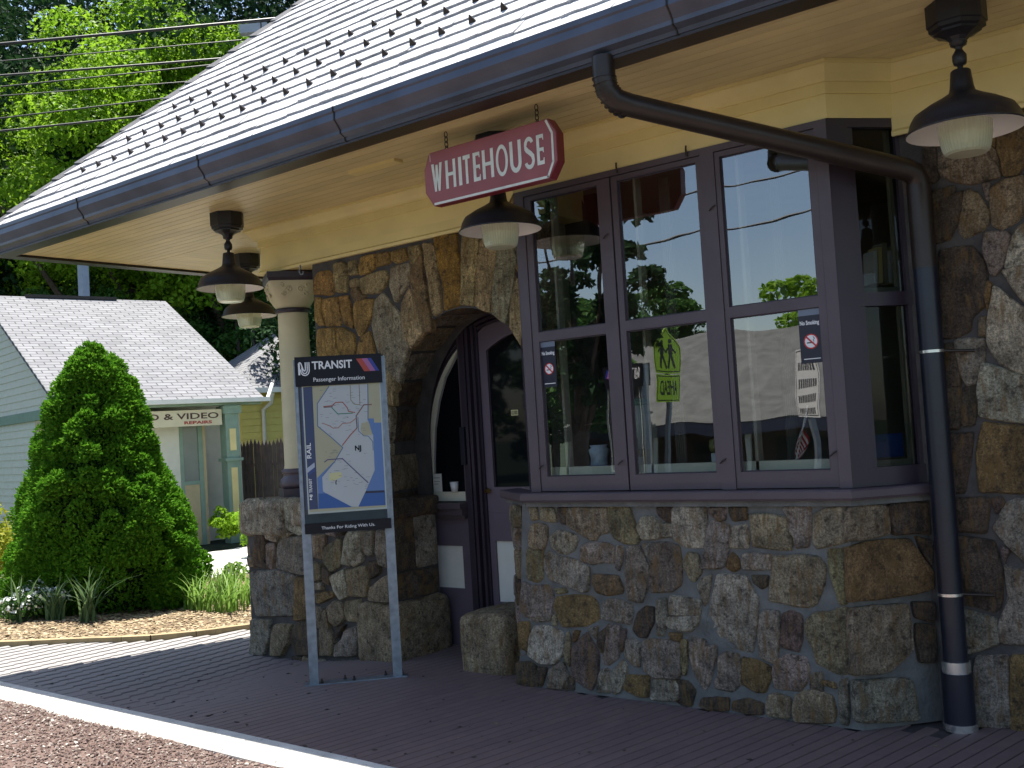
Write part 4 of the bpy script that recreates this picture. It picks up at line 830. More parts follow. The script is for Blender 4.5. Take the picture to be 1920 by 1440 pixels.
sweep(mb, [(-6.90, 8.5), (-6.90, fy), (-4.30, fy)], low); mb.build('frieze', CREAM, ST)
mb = MB(); sweep(mb, [(-1.76, fy+.02), (2.6, fy+.02)], low); mb.build('frieze', CREAM, ST)
prof2 = [(0.0, 3.082)]+[(-.004, 3.082), (-.004, 3.205), (-.020, 3.206)]+prof[6:]
mb = MB(); bl = [(-6.90, 8.5), (-6.90, fy), (-4.31, fy), (-4.035, 5.175), (-1.99, 5.175), (-1.754, 5.46), (2.6, 5.46)]
sweep(mb, bl, prof2); mb.build('crown_frieze', CREAM, ST)
mb = MB(); mb.box(-6.9, -4.0, fy+.002, 5.9, 2.985, ZS-.002); mb.build('porch_beam', CREAM, ST)
# soffit boards run along the wall
y = 4.362; k = 0
SB = []
while y < 5.50:
    mb = MB(); mb.box(-8.84, 2.6, y, y+.0775, ZS, ZS+.018)
    # bead at the joint
    mb.box(-8.84, 2.6, y+.0775, y+.0835, ZS+.008, ZS+.018)
    mb.build('soffit_board', SOFF, ST); y += .0835
yy = y
mb = MB()
x = -8.84
while x < -6.8:
    mb = MB(); mb.box(x, x+.0795, yy+.002, 8.5, ZS, ZS+.018); mb.box(x+.0795, x+.0835, yy+.002, 8.5, ZS+.004, ZS+.018); mb.build('soffit_board', SOFF, ST); x += .0835
mb = MB(); mb.box(-6.8, 2.6, yy+.002, 8.5, ZS, ZS+.018); mb.build('porch_ceiling', SOFF, ST)
# access hatch strip on the soffit
mb = MB(); mb.box(-5.05, -4.62, 4.72, 4.80, ZS-.02, ZS); mb.build('soffit_batten', CREAM, ST)
# gutter: profile in (y,z), swept along front and around the hip end
gp = [(0, 3.53), (-.012, 3.545), (-.030, 3.542), (-.030, 3.515), (-.022, 3.505), (-.024, 3.465), (.004, 3.432), (.018, 3.41), (.020, 3.39), (.052, 3.372), (.060, 3.353), (.158, 3.353), (.158, 3.53)]
mb = MB(); gpp = [(o-.16, z) for o, z in gp]   # path lies on fascia line y=4.32
sweep(mb, [(-8.88, 8.5), (-8.88, 4.32), (2.6, 4.32)], gpp)
gutter = mb.build('gutter', GUT, ST)
for x in (-7.4, -5.86, -4.52, -2.29, -.9):
    mb = MB(); sweep(mb, [(x, 4.32), (x+.007, 4.32)], [(o-.166 if o < .2 else o-.16, z-(.004 if z < 3.36 else 0)) for o, z in gp]); mb.build('gutter_joint', GUTB, gutter)
mb = MB(); sweep(mb, [(-8.88, 8.5), (-8.88, 4.32), (2.6, 4.32)], [(-.096, 3.351), (-.096, 3.336), (.041, 3.336), (.041, 3.351)]); mb.build('fascia', GUTB, ST)

# ---- roof: 45 degree planes, shingles laid in courses
EY, EZ = 4.19, 3.55; T = math.sqrt(.5); HX = -8.99
mb = MB(); RH = 3.6
mb.add([(HX, EY, EZ), (2.8, EY, EZ), (2.8, EY+RH, EZ+RH), (HX+RH, EY+RH, EZ+RH)], [(0, 1, 2, 3)])
mb.add([(HX, EY, EZ), (HX+RH, EY+RH, EZ+RH), (HX+RH, 8.6, EZ+RH), (HX, 8.6, EZ)], [(0, 1, 2, 3)])
mb.add([(HX, 8.6, EZ), (HX+RH, 8.6, EZ+RH), (2.8, 8.6, EZ+RH), (2.8, 8.6, EZ)], [(0, 1, 2, 3)])
mb.add([(HX+RH, EY+RH, EZ+RH), (2.8, EY+RH, EZ+RH), (2.8, 8.6, EZ+RH), (HX+RH, 8.6, EZ+RH)], [(0, 1, 2, 3)])
mb.add([(2.8, EY, EZ), (2.8, 8.6, EZ), (2.8, 8.6, EZ+RH), (2.8, EY+RH, EZ+RH)], [(0, 1, 2, 3)])
roof = mb.build('roof', SHINGS, ST)
EXP = 0.167; SW = 0.305; UR = Vector((0, T, T)); NR = Vector((0, -T, T))
sh = []
for r in range(30):
    s = -0.03 + r*EXP; x = HX + max(0, s*T) - 0.02 - (0.15 if r % 2 else 0)
    while x < 2.7:
        xa = max(x, HX+max(0, s*T)); xb = min(x+SW-.004, 2.75)
        if xb-xa > 0.04: sh.append((xa, xb, s))
        x += SW
def shg(xa, xb, s, rd):
    """one shingle: thick butt at the bottom, tucked in at the top"""
    o = Vector((0, EY, EZ)); t0 = 0.018+rd.uniform(-.003, .004); dl = rd.uniform(-.008, .005); ln = EXP+.04
    cut = min(ln*T, max(0.0, 1e9))
    nseg = 4; V = []
    for i in range(nseg+1):
        x = xa+(xb-xa)*i/nseg; lo = s+dl+rd.uniform(-.006, .006); hi = s+ln
        xh = max(x, HX + hi*T) if (HX + hi*T) > xa else x
        xh = min(xh, xb)
        V += [UX*x+o+UR*lo+NR*.001, UX*x+o+UR*lo+NR*t0, UX*xh+o+UR*hi+NR*.002]
    F = [(3*i, 3*i+3, 3*i+4, 3*i+1) for i in range(nseg)] + [(3*i+1, 3*i+4, 3*i+5, 3*i+2) for i in range(nseg)] + [(0, 1, 2), (3*nseg, 3*nseg+2, 3*nseg+1)]
    return V, F
order = sorted(range(len(sh)), key=lambda i: (0 if (-60 < px((sh[i][0]+.15, EY+sh[i][2]*T, EZ+sh[i][2]*T))[0] < 1980 and px((sh[i][0]+.15, EY+sh[i][2]*T, EZ+sh[i][2]*T))[1] > -30) else 1, (Vector((sh[i][0], EY+sh[i][2]*T, EZ+sh[i][2]*T))-CAMP).length))
rs = random.Random(5); rest = MB()
for k, i in enumerate(order):
    V, F = shg(*sh[i], rs)
    if k < 300:
        g = rs.uniform(.38, .52); b = MB(); b.add(V, F); b.build('shingle', SHING, roof, (g, g*.99, g*1.02))
    else: rest.add(V, F)
rest.build('shingle_field', SHINGS, roof, kind='stuff')
# hip caps
k = 0; s = 0.0
HD = Vector((1, 1, 1)).normalized(); sd_ = Vector((1, -1, 0)).normalized()
HN = Vector((-1, -1, 2)).normalized()
while s < 5.6:
    o = Vector((HX, EY, EZ)) + HD*s; mb = MB(); L_ = .26; w = .10
    a = (UX*1.0 - HD*UX.dot(HD)).normalized(); 
    P = []
    for (q, up) in ((0, .028), (L_, .012)):
        c_ = o+HD*q; P += [c_+Vector((w, 0, 0))+HN*(up-.012), c_+HN*(up+.012), c_+Vector((0, w, 0))+HN*(up-.012), c_+HN*(up-.03)]
    mb.add(P, [(0, 4, 5, 1), (1, 5, 6, 2), (2, 6, 7, 3), (3, 7, 4, 0), (0, 1, 2, 3), (7, 6, 5, 4)])
    mb.build('hip_cap', SHING, roof, (.10, .10, .11)); s += .235
# snow guards
sgm = MB(); 
sg_me = None
for row, (s, x0) in enumerate(((.53, -8.033), (.86, -7.717), (1.20, -7.403))):
    for k in range(44):
        x = x0 + .2365*k
        if x > 2.5: break
        o = Vector((x, EY, EZ)) + UR*s
        if sg_me is None:
            h_ = .050; V = [UX*-.030, UX*.030, NR*h_+UR*.012+UX*.003, NR*h_+UR*.012+UX*-.003, UX*-.008+UR*.035, UX*.008+UR*.035]
            sg_me = bpy.data.meshes.new('snow_guard'); sg_me.from_pydata([tuple(v) for v in V], [], [(0, 1, 2, 3), (0, 3, 4), (1, 5, 2), (3, 2, 5, 4), (0, 4, 5, 1)]); sg_me.materials.append(GUTB)
        ob = put('snow_guard', sg_me, roof, o+NR*.010); ob.rotation_euler = (0, 0, 0)

# ---- downspout
DS = [(-2.70, 4.225, 3.36), (-2.70, 4.225, 3.26), (-2.695, 4.235, 3.20), (-2.675, 4.27, 3.155), (-2.63, 4.33, 3.13), (-2.56, 4.42, 3.105)]
e0 = Vector((-2.56, 4.42, 3.105)); e1 = Vector((-1.665, 5.33, 2.775)); DS.append(tuple(e1)); DS += [(-1.64, 5.36, 2.755), (-1.63, 5.385, 2.72), (-1.63, 5.39, 2.66)]
mb = MB(); mb.tube(DS, 0.056, 16); mb.tube([(-1.63, 5.39, 2.70), (-1.63, 5.39, 2.28)], .0585, 16)
ds = mb.build('downspout', GUTB, ST)
mb = MB()
for i in range(9):
    t = i/8*1.35; mb.tube([(-2.70+.07*(1-math.cos(t))*.7, 4.225+.13*(1-math.cos(t)), 3.26-.13*math.sin(t)), (-2.70+.07*(1-math.cos(t+.04))*.7, 4.225+.13*(1-math.cos(t+.04)), 3.26-.13*math.sin(t+.04))], .0605, 16)
mb.build('elbow_crimp', GUTB, ds)
mb = MB(); mb.tube([(-1.63, 5.39, 2.30), (-1.63, 5.39, 0.33)], .057, 18); mb.tube([(-1.63, 5.39, .28), (-1.63, 5.39, .0)], .074, 18); mb.build('standpipe', PIPE, ds)
for z in (1.86, .66):
    mb = MB(); mb.tube([(-1.63, 5.39, z-.007), (-1.63, 5.39, z+.007)], .0605, 18); mb.build('pipe_strap', SILV, ds); MB().tube([(-1.58, 5.40, z), (-1.45, 5.47, z-.01)], .008, 6).build('strap_bracket', GUTB, ds)
mb = MB(); mb.tube([(-1.63, 5.39, .28), (-1.63, 5.39, .335)], .068, 18); mb.build('pipe_collar', SILV, ds)
mb = MB(); mb.tube([(-1.63, 5.39, .0), (-1.63, 5.39, .035)], .080, 18); mb.build('pipe_collar', SILV, ds)

# ---- column
cx, cy = -6.735, 5.60; rot = math.radians(45-33)
col = MB(); col.lathe([(.135, 1.36), (.135, 1.40), (.13, 1.42), (.122, 2.66)], (cx, cy, 0), 28); colm = col.build('column', COLC, ST)
mb = MB(); mb.lathe([(.001, 1.15), (.235, 1.15), (.235, 1.235), (.001, 1.235)], (cx, cy, 0), 4, rot, smooth=False)
mb.lathe([(.14, 1.235), (.165, 1.245), (.175, 1.275), (.165, 1.31), (.14, 1.335), (.138, 1.35), (.152, 1.356), (.155, 1.38), (.135, 1.395)], (cx, cy, 0), 28)
mb.build('column_base', PURPLE, colm)
def superl(c, prof, n=40, p0=2.2, ang=0.0):
    vs = []; 
    for r, z, p in prof:
        for k in range(n):
            t = 2*math.pi*k/n; ct, st = math.cos(t), math.sin(t); q = (abs(ct)**p+abs(st)**p)**(-1/p)
            x, y = r*ct*q, r*st*q; ca, sa = math.cos(ang), math.sin(ang); vs.append((c[0]+x*ca-y*sa, c[1]+x*sa+y*ca, z))
    return vs, [(i*n+k, i*n+(k+1) % n, (i+1)*n+(k+1) % n, (i+1)*n+k) for i in range(len(prof)-1) for k in range(n)]
mb = MB(); an = math.radians(-33)
vs, fs = superl((cx, cy), [(.128, 2.69, 2), (.150, 2.72, 2.2), (.178, 2.77, 3), (.195, 2.83, 4), (.203, 2.885, 6), (.20, 2.905, 8)], 48, ang=an); mb.add(vs, fs, True)
# carved scrolls in low relief
for fa in range(4):
    a = an + fa*math.pi/2; nrm = Vector((math.cos(a), math.sin(a), 0)); tg = Vector((-math.sin(a), math.cos(a), 0))
    for sg in (-1, 1):
        for (ou, oz, r, turns, dr) in ((.045, 2.835, .028, 1.4, 1), (.085, 2.80, .02, 1.2, -1), (.10, 2.865, .017, 1.1, 1)):
            pts = []
            for i in range(15):
                t = i/14*turns*2*math.pi*dr; rr = r*(1-.75*i/14); u = sg*(ou+rr*math.cos(t)); z = oz+rr*math.sin(t)
                depth = float(np.interp(z, [2.72, 2.77, 2.83, 2.885], [.150, .178, .195, .203]))+.001; pts.append(Vector((cx, cy, z))+nrm*(depth)+tg*u)
            mb.tube(pts, .0075, 5)
mb.build('column_capital', COLC, colm)
mb = MB(); mb.lathe([(.128, 2.655), (.142, 2.66), (.144, 2.69), (.128, 2.695)], (cx, cy, 0), 28)
mb.lathe([(.001, 2.905), (.285, 2.905), (.30, 2.93), (.30, 2.975), (.001, 2.975)], (cx, cy, 0), 4, rot, smooth=False); mb.build('abacus', PURPLE_D, colm)
mb = MB(); mb.tube([(-6.33, 5.36, 2.98), (-6.33, 5.36, 2.95), (-6.345, 5.36, 2.93), (-6.33, 5.36, 2.905), (-6.305, 5.36, 2.905), (-6.295, 5.36, 2.925)], .006, 6); mb.build('hook', GALV, ST)
# ------------------------------------------------------------------ arched doorway
DW = MB(); dY = 5.98
el = [Vector((AX+.93*math.cos(t), dY, 1.55+.96*math.sin(t))) for t in [math.pi*k/40 for k in range(41)]]
DW.prism([Vector((AX+.93, dY, 0))]+el+[Vector((AX-.93, dY, 0))], (0, .06, 0))
doorway = DW.build('doorway', PURPLE_D, ST)
mb = MB()
def ring(mb, a0, b0, a1, b1, y0, y1, z0=1.55, zb=1.04, ca=AX):
    ts = [math.pi*k/40 for k in range(41)]
    I = [Vector((ca+a0, 0, zb))]+[Vector((ca+a0*math.cos(t), 0, z0+b0*math.sin(t))) for t in ts]+[Vector((ca-a0, 0, zb))]
    O = [Vector((ca+a1, 0, zb))]+[Vector((ca+a1*math.cos(t), 0, z0+b1*math.sin(t))) for t in ts]+[Vector((ca-a1, 0, zb))]
    f = Vector((0, y0, 0)); bk = Vector((0, y1, 0))
    mb.strip([p+f for p in I], [p+f for p in O]); mb.strip([p+bk for p in I], [p+f for p in I]); mb.strip([p+f for p in O], [p+bk for p in O])
for k, (a, w, y) in enumerate(((.905, .022, 5.885), (.875, .020, 5.90), (.848, .022, 5.915), (.818, .022, 5.935))): ring(mb, a-w, a+.05-w, a, a+.05, y, dY)
mb.build('arch_moulding', PURPLE_D, doorway)
# door leaf (front face y=5.955)
def frameplate(mb, outer_, inner, y0, y1):
    """plate with a hole: outer and inner polylines with equal point count (closed)"""
    n = len(outer_); A = [Vector((p[0], y0, p[1])) for p in outer_]; B = [Vector((p[0], y0, p[1])) for p in inner]
    C_ = [Vector((p[0], y1, p[1])) for p in inner]; D = [Vector((p[0], y1, p[1])) for p in outer_]
    mb.add(A+B, [(i, (i+1) % n, (i+1) % n+n, i+n) for i in range(n)]); mb.add(B+C_, [(i, (i+1) % n, (i+1) % n+n, i+n) for i in range(n)]); mb.add(A+D, [(i+n, (i+1) % n+n, (i+1) % n, i) for i in range(n)])
ts = [k/12 for k in range(13)]
gx0, gx1, gz0, gzs, gzt = -4.985, -4.36, 1.185, 2.195, 2.30
inner = [(gx0, gz0), (gx0, gzs)]+[(gx0+(gx1-gx0)*t, gzs+(gzt-gzs)*math.sin(math.pi*t)) for t in ts[1:-1]]+[(gx1, gzs), (gx1, gz0)]
ox0, ox1 = -5.055, -4.27
outer_ = [(ox0, 1.0), (ox0, 2.335)]+[(ox0+(ox1-ox0)*t, 2.335+.115*math.sin(math.pi*t*.85+.15)) for t in ts[1:-1]]+[(ox1, 2.335), (ox1, 1.0)]
mb = MB(); frameplate(mb, outer_, inner, 5.945, 5.978)
mb.box(ox0, -5.005, 5.945, 5.978, .02, .999); mb.box(-4.36, ox1, 5.945, 5.978, .02, .999); mb.box(-5.0049, -4.3601, 5.945, 5.978, .79, .999); mb.box(-5.0049, -4.3601, 5.945, 5.978, .02, .345)
door = mb.build('door', DOORP, doorway)
mb = MB(); mb.box(gx0-.01, gx1+.01, 5.968, 5.972, gz0-.01, 2.32); mb.build('door_pane', DARKGLASS, doorway)
mb = MB(); mb.box(-5.0049, -4.3601, 5.962, 5.978, .345, .79); mb.build('door_panel', WHITE, doorway)
mb = MB(); mb.lathe([(.001, 0), (.016, .004), (.022, .018), (.012, .035), (.012, .05)], (0, 0, 0), 12)
mb.v = [(-5.03+a, 5.945-.0-c*1.0, 1.16+b) for a, b, c in mb.v]; mb.build('door_knob', mat('brass', (.5, .36, .12), .3, .1, 5, 0, metal=.9), doorway)
# fluted mullion post
mb = MB(); mb.box(-5.235, -5.0555, 5.93, 5.979, 0.0, 2.40)
for xx, w, yy in ((-5.205, .03, 5.90), (-5.165, .026, 5.885), (-5.125, .026, 5.885), (-5.085, .024, 5.905)): mb.box(xx-w/2, xx+w/2, yy, 5.9295, 0.0, 2.39)
mb.build('door_post', PURPLE_D, doorway)
# side light: curved sash
SP = [(-5.655, 1.125), (-5.645, 1.40), (-5.615, 1.65), (-5.555, 1.87), (-5.47, 2.06), (-5.36, 2.20), (-5.285, 2.27)]
def sp_in(d): 
    out = []
    for i, p in enumerate(SP):
        a = Vector(SP[max(0, i-1)]); b = Vector(SP[min(len(SP)-1, i+1)]); t = (b-a).normalized(); out.append((p[0]+t.y*d, p[1]-t.x*d))
    return out
mb = MB(); A0 = SP; A1 = sp_in(.058)
A1 = [(min(p[0], -5.262), p[1]) for p in A1]
mb.strip([Vector((p[0], 5.945, p[1])) for p in A0], [Vector((p[0], 5.945, p[1])) for p in A1]); mb.strip([Vector((p[0], 5.945, p[1])) for p in A1], [Vector((p[0], 5.972, p[1])) for p in A1])
mb.box(-5.655, -5.262, 5.943, 5.965, 1.085, 1.155)
sash = mb.build('side_light', OFFW, doorway)
mb = MB(); A2 = [(min(p[0], -5.25), p[1]) for p in sp_in(.078)]
mb.strip([Vector((p[0], 5.958, p[1])) for p in A1], [Vector((p[0], 5.958, p[1])) for p in A2]); mb.build('sash_stop', mat('grey stop', (.22, .21, .2), .6, .1, 5, 0), doorway)
mb = MB(); mb.prism([Vector((p[0]+.01, 5.966, p[1])) for p in SP]+[Vector((-5.25, 5.966, 2.29)), Vector((-5.25, 5.966, 1.12))], (0, .003, 0)); mb.build('side_pane', DARKGLASS, doorway)
mb = MB(); mb.box(-5.24, -5.215, 5.91, 5.944, 1.08, 2.38)
mb.box(-5.76, -5.24, 5.84, 5.975, 1.035, 1.075); mb.box(-5.74, -5.25, 5.87, 5.975, .985, 1.034); mb.box(-5.735, -5.255, 5.90, 5.975, .955, .984); mb.build('side_sill', PURPLE, doorway)
mb = MB(); mb.box(-5.74, -5.607, 5.95, 5.978, 0, .954); mb.box(-5.336, -5.236, 5.95, 5.978, 0, .954); mb.box(-5.6069, -5.3361, 5.95, 5.978, .745, .954); mb.box(-5.6069, -5.3361, 5.95, 5.978, 0, .425); mb.build('side_panel_frame', DOORP, doorway)
mb = MB(); mb.box(-5.6069, -5.3361, 5.964, 5.978, .425, .745); mb.build('side_panel', WHITE, doorway)
for xx, zz, hh in ((-5.13, 1.50, .14), ):
    mb = MB(); mb.box(xx-.10, xx-.055, 5.87, 5.90, zz-hh, zz+hh); mb.build('pull_handle', PIPE, doorway)
mb = MB(); mb.box(-4.80, -4.735, 5.9655, 5.9672, 1.70, 1.742); mb.build('door_sticker', mat('gold sticker', (.55, .5, .25), .4, .1, 5, 0), doorway)
mb = MB(); text_on(mb, 'CLOSED', lambda x, y: (-4.795+.055*x, 5.9650, 1.709+.024*y), .02); mb.build('sticker_letters', SIGNK, doorway)
mb = MB(); mb.box(-5.9, -4.0, 6.05, 6.10, -0.1, 3.3); mb.build('inner_wall', PURPLE_D, ST)

# ------------------------------------------------------------------ bay window
YF = 5.165
mb = MB()
mb.box(-4.03, -3.957, YF, YF+.07, 1.205, 3.08)      # left jamb
mb.box(-3.9569, -2.0601, YF, YF+.07, 3.045, 3.08)    # head
mb.box(-2.718, -2.634, YF, YF+.07, 1.205, 3.0449)    # mullion
mb.box(-3.3165, -3.3105, YF+.02, YF+.07, 1.205, 3.0449)
mb.box(-2.060, -1.995, YF, YF+.07, 1.205, 3.08)
bw = mb.build('bay_window', PURPLE, ST)
# sill with the cant return
mb = MB()
sweep(mb, [(-4.47, 5.49), (-4.05, 5.165), (-2.01, 5.165), (-1.72, 5.515)], [(-.062, 1.153), (-.066, 1.158), (-.066, 1.192), (-.060, 1.200), (.06, 1.206), (.06, 1.146), (-.058, 1.146)])
mb.build('window_sill', PURPLE, bw)
mb = MB(); sweep(mb, [(-4.47, 5.49), (-4.05, 5.165), (-2.01, 5.165), (-1.72, 5.515)], [(-.028, 1.146), (-.030, 1.116), (.03, 1.112), (.03, 1.14)]); mb.build('mortar_bed', MORT, bay_base)
def sash_unit(x0, x1, gx0, gx1):
    mb = MB(); y0, y1 = YF+.006, YF+.045; g = .0028
    x0 += g; x1 -= g
    mb.box(x0, gx0, y0, y1, 1.209, 3.0405); mb.box(gx1, x1, y0, y1, 1.209, 3.0405)
    mb.box(gx0, gx1, y0, y1, 1.209, 1.297); mb.box(gx0, gx1, y0, y1, 2.13, 2.188); mb.box(gx0, gx1, y0, y1, 3.012, 3.0405)
    o = mb.build('sash', PURPLE, bw)
    for za, zb in ((1.297, 2.13), (2.188, 3.012)):
        b = MB()
        # rebate lip round the pane
        for q in ((gx0, gx0+.008, za, zb), (gx1-.008, gx1, za, zb), (gx0+.008, gx1-.008, za, za+.007), (gx0+.008, gx1-.008, zb-.007, zb)): b.box(q[0], q[1], YF+.020, YF+.032, q[2], q[3])
        b.build('glazing_bead', PURPLE_D, bw)
        b = MB(); b.box(gx0, gx1, YF+.026, YF+.030, za, zb); b.build('pane', GLASS, bw)
sash_unit(-3.957, -3.3165, -3.905, -3.408)
sash_unit(-3.3105, -2.718, -3.268, -2.748)
sash_unit(-2.634, -2.060, -2.604, -2.104)
for x, z in ((-3.94, 1.36), (-3.36, 1.37), (-2.70, 1.36), (-2.66, 2.74), (-3.36, 2.70), (-2.08, 1.38)):
    mb = MB(); mb.tube([(x-.018, YF-.003, z-.012), (x, YF-.012, z), (x+.018, YF-.003, z+.012)], .004, 6); mb.build('window_catch', GUTB, bw)
for x in (-3.25, -2.79):
    mb = MB(); mb.tube([(x, 5.155, 3.05), (x, 5.15, 3.09), (x+.005, 5.145, 3.11)], .006, 6); mb.build('shutter_hook', GUTB, bw)
# cant side (right, facing the camera side) and its mirror on the left
def cant(org, d, n, lab):
    o = Vector(org)
    mb = MB()
    def pl(mb, u0, u1, z0, z1, t0=0.0, t1=.06): mb.obox(o, d, -n, Vector((0, 0, 1)), u0, u1, t0, t1, z0, z1)
    pl(mb, .002, .12, 1.205, 3.08); pl(mb, .425, .47, 1.205, 3.08); pl(mb, .1201, .4249, 3.035, 3.08); pl(mb, .1201, .4249, 2.115, 2.185); pl(mb, .1201, .4249, 1.205, 1.298)
    pl(mb, .1201, .150, 1.298, 2.115, .008); pl(mb, .39, .4249, 1.298, 2.115, .008); pl(mb, .1201, .150, 2.185, 3.035, .008); pl(mb, .39, .4249, 2.185, 3.035, .008)
    mb.build('cant_frame', PURPLE_D, bw)
    for za, zb in ((1.298, 2.115), (2.185, 3.035)):
        b = MB(); pl(b, .150, .39, za, zb, .03, .033); b.build('pane', GLASS2, bw)
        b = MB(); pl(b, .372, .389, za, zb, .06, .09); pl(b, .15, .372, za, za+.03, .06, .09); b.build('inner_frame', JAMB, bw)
cant((-1.997, 5.167, 0), CD, CN, 'r')
cant(Vector((-4.033, 5.167, 0)) - CDL*.47, CDL, CNL, 'l')
# the room behind
mb = MB()
def rq(a, b, c, d): mb.add([a, b, c, d], [(0, 1, 2, 3)])
X0, X1, Y0, Y1, Z0, Z1 = -4.15, 2.4, 5.78, 8.3, .15, 3.2
rq((X0, Y1, Z0), (X1, Y1, Z0), (X1, Y1, Z1), (X0, Y1, Z1)); rq((X0, Y0, Z0), (X0, Y1, Z0), (X0, Y1, Z1), (X0, Y0, Z1)); rq((X1, Y0, Z0), (X1, Y0, Z1), (X1, Y1, Z1), (X1, Y1, Z0)); rq((X0, Y0, Z1), (X1, Y0, Z1), (X1, Y1, Z1), (X0, Y1, Z1)); rq((-4.05, 5.25, Z1), (-1.98, 5.25, Z1), (-1.8, Y0, Z1), (X0, Y0, Z1))
rq((-1.7, 5.751, 0), (X1, 5.751, 0), (X1, 5.751, 3.3), (-1.7, 5.751, 3.3))
mb.build('interior_walls', GREYI, ST); mb = MB(); mb.box(X0, X1, 5.8, Y1, .1, .15); mb.build('interior_floor', WOODF, ST)
mb = MB(); mb.box(-3.95, -2.12, 5.225, 5.75, 1.245, 1.270); counter = mb.build('inner_ledge', OFFW, bw)
for x in (-3.83, -3.22, -2.56):
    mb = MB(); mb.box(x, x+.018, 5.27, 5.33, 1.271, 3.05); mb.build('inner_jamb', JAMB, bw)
mb = MB(); mb.box(-4.0, -2.02, 5.27, 5.33, 1.271, 1.348); mb.build('inner_jamb', OFFW, bw)
CURT = mat('pale curtain', (.12, .115, .09), .9, .1, 8, .3, 40)
for xa, xb in ((-3.16, -3.09), (-2.46, -2.40)):
    mb = MB(); n = 16; A = [Vector((xa+(xb-xa)*i/n, 5.46+.012*math.sin(i*2.1), 1.30)) for i in range(n+1)]; mb.strip(A, [a+Vector((0, 0, 1.74)) for a in A], smooth=True); mb.build('curtain', CURT, bw)

# things on the ledge, seen through the glass
def thing(name, loc, label, cat, parts, group=None):
    r = empty(name, loc, label, cat, group)
    for nm, b, mt in parts: b.build(nm, mt, r)
    return r
def L_(prof, x, y, z, n=20): 
    b = MB(); b.lathe([(r, z+h) for r, h in prof], (x, y, 0), n); return b
POTM = mat('white ceramic', (.7, .7, .68), .3, .05, 5, 0); PURF = mat('clear plastic', (.5, .58, .66), .25, .2, 20, 0)
GRN = mat('green plastic lid', (.02, .16, .10), .4, .05, 5, 0); LEAF = mat('houseplant leaf', (.04, .10, .03), .5, .2, 8, 0)
zt = 1.272
thing('flower_pot', (-3.43, 5.44, zt), 'white tapered pot holding thin sticks in the left bay window', 'pot', [('pot', L_([(.001, 0), (.042, 0), (.062, .115), (.058, .116), (.05, .02)], -3.43, 5.44, zt, 4), POTM),
     ('handles', MB().tube([(-3.44, 5.44, zt+.08), (-3.47, 5.44, zt+.21)], .006, 6).tube([(-3.42, 5.45, zt+.08), (-3.42, 5.45, zt+.23)], .006, 6).tube([(-3.40, 5.43, zt+.08), (-3.37, 5.43, zt+.19)], .006, 6), GALV)])
thing('patterned_cup', (-3.71, 5.46, zt), 'pale blue patterned cup on the ledge in the left bay window', 'cup', [('bag', L_([(.001, 0), (.05, 0), (.062, .05), (.055, .12), (.068, .17), (.05, .185), (.06, .20), (.01, .17)], -3.71, 5.46, zt, 9), PURF), ('print', L_([(.0635, .035), (.0635, .075)], -3.71, 5.46, zt, 9), mat('blue print', (.08, .16, .4), .5, .1, 5, 0))])
thing('canister', (-3.50, 5.62, zt), 'tall clear canister with green lid behind the left bay pane', 'canister', [('tub', L_([(.001, 0), (.05, 0), (.068, .27), (.001, .275)], -3.50, 5.62, zt+.16), mat('frosted plastic', (.45, .50, .45), .4, .1, 5, 0)), ('lid', L_([(.07, 0), (.073, .01), (.073, .04), (.001, .045)], -3.50, 5.62, zt+.43), GRN), ('stand', L_([(.001, 0), (.07, 0), (.07, .158), (.001, .158)], -3.50, 5.62, zt), mat('ochre box', (.30, .20, .05), .6, .1, 5, 0))])
thing('spray_bottle', (-3.50, 5.40, zt), 'small orange bottle on the ledge beside the white pot', 'bottle', [('bottle', L_([(.001, 0), (.026, 0), (.028, .09), (.012, .12), (.012, .16), (.018, .165), (.018, .19), (.001, .19)], -3.53, 5.42, zt), mat('orange plastic', (.55, .13, .02), .4, .1, 5, 0))])
thing('glass_jar', (-3.61, 5.50, zt), 'dark jar of brushes between the blue cup and the orange bottle', 'jar', [('jar', L_([(.001, 0), (.035, 0), (.035, .11), (.03, .12)], -3.61, 5.50, zt), BLK), ('brushes', MB().tube([(-3.61, 5.50, zt+.05), (-3.63, 5.5, zt+.26)], .008, 6).tube([(-3.60, 5.51, zt+.05), (-3.585, 5.5, zt+.24)], .009, 6), BLK)])
thing('ornament', (-2.93, 5.50, zt), 'small pale pedestal with a dull gold disc in the middle bay window', 'ornament', [('stem', MB().box(-2.945, -2.905, 5.49, 5.52, zt, zt+.12), POTM), ('disc', L_([(.001, 0), (.03, .01), (.036, .04), (.03, .075), (.001, .085)], -2.925, 5.505, zt+.12), mat('dull gold', (.20, .19, .06), .5, .1, 5, 0))])
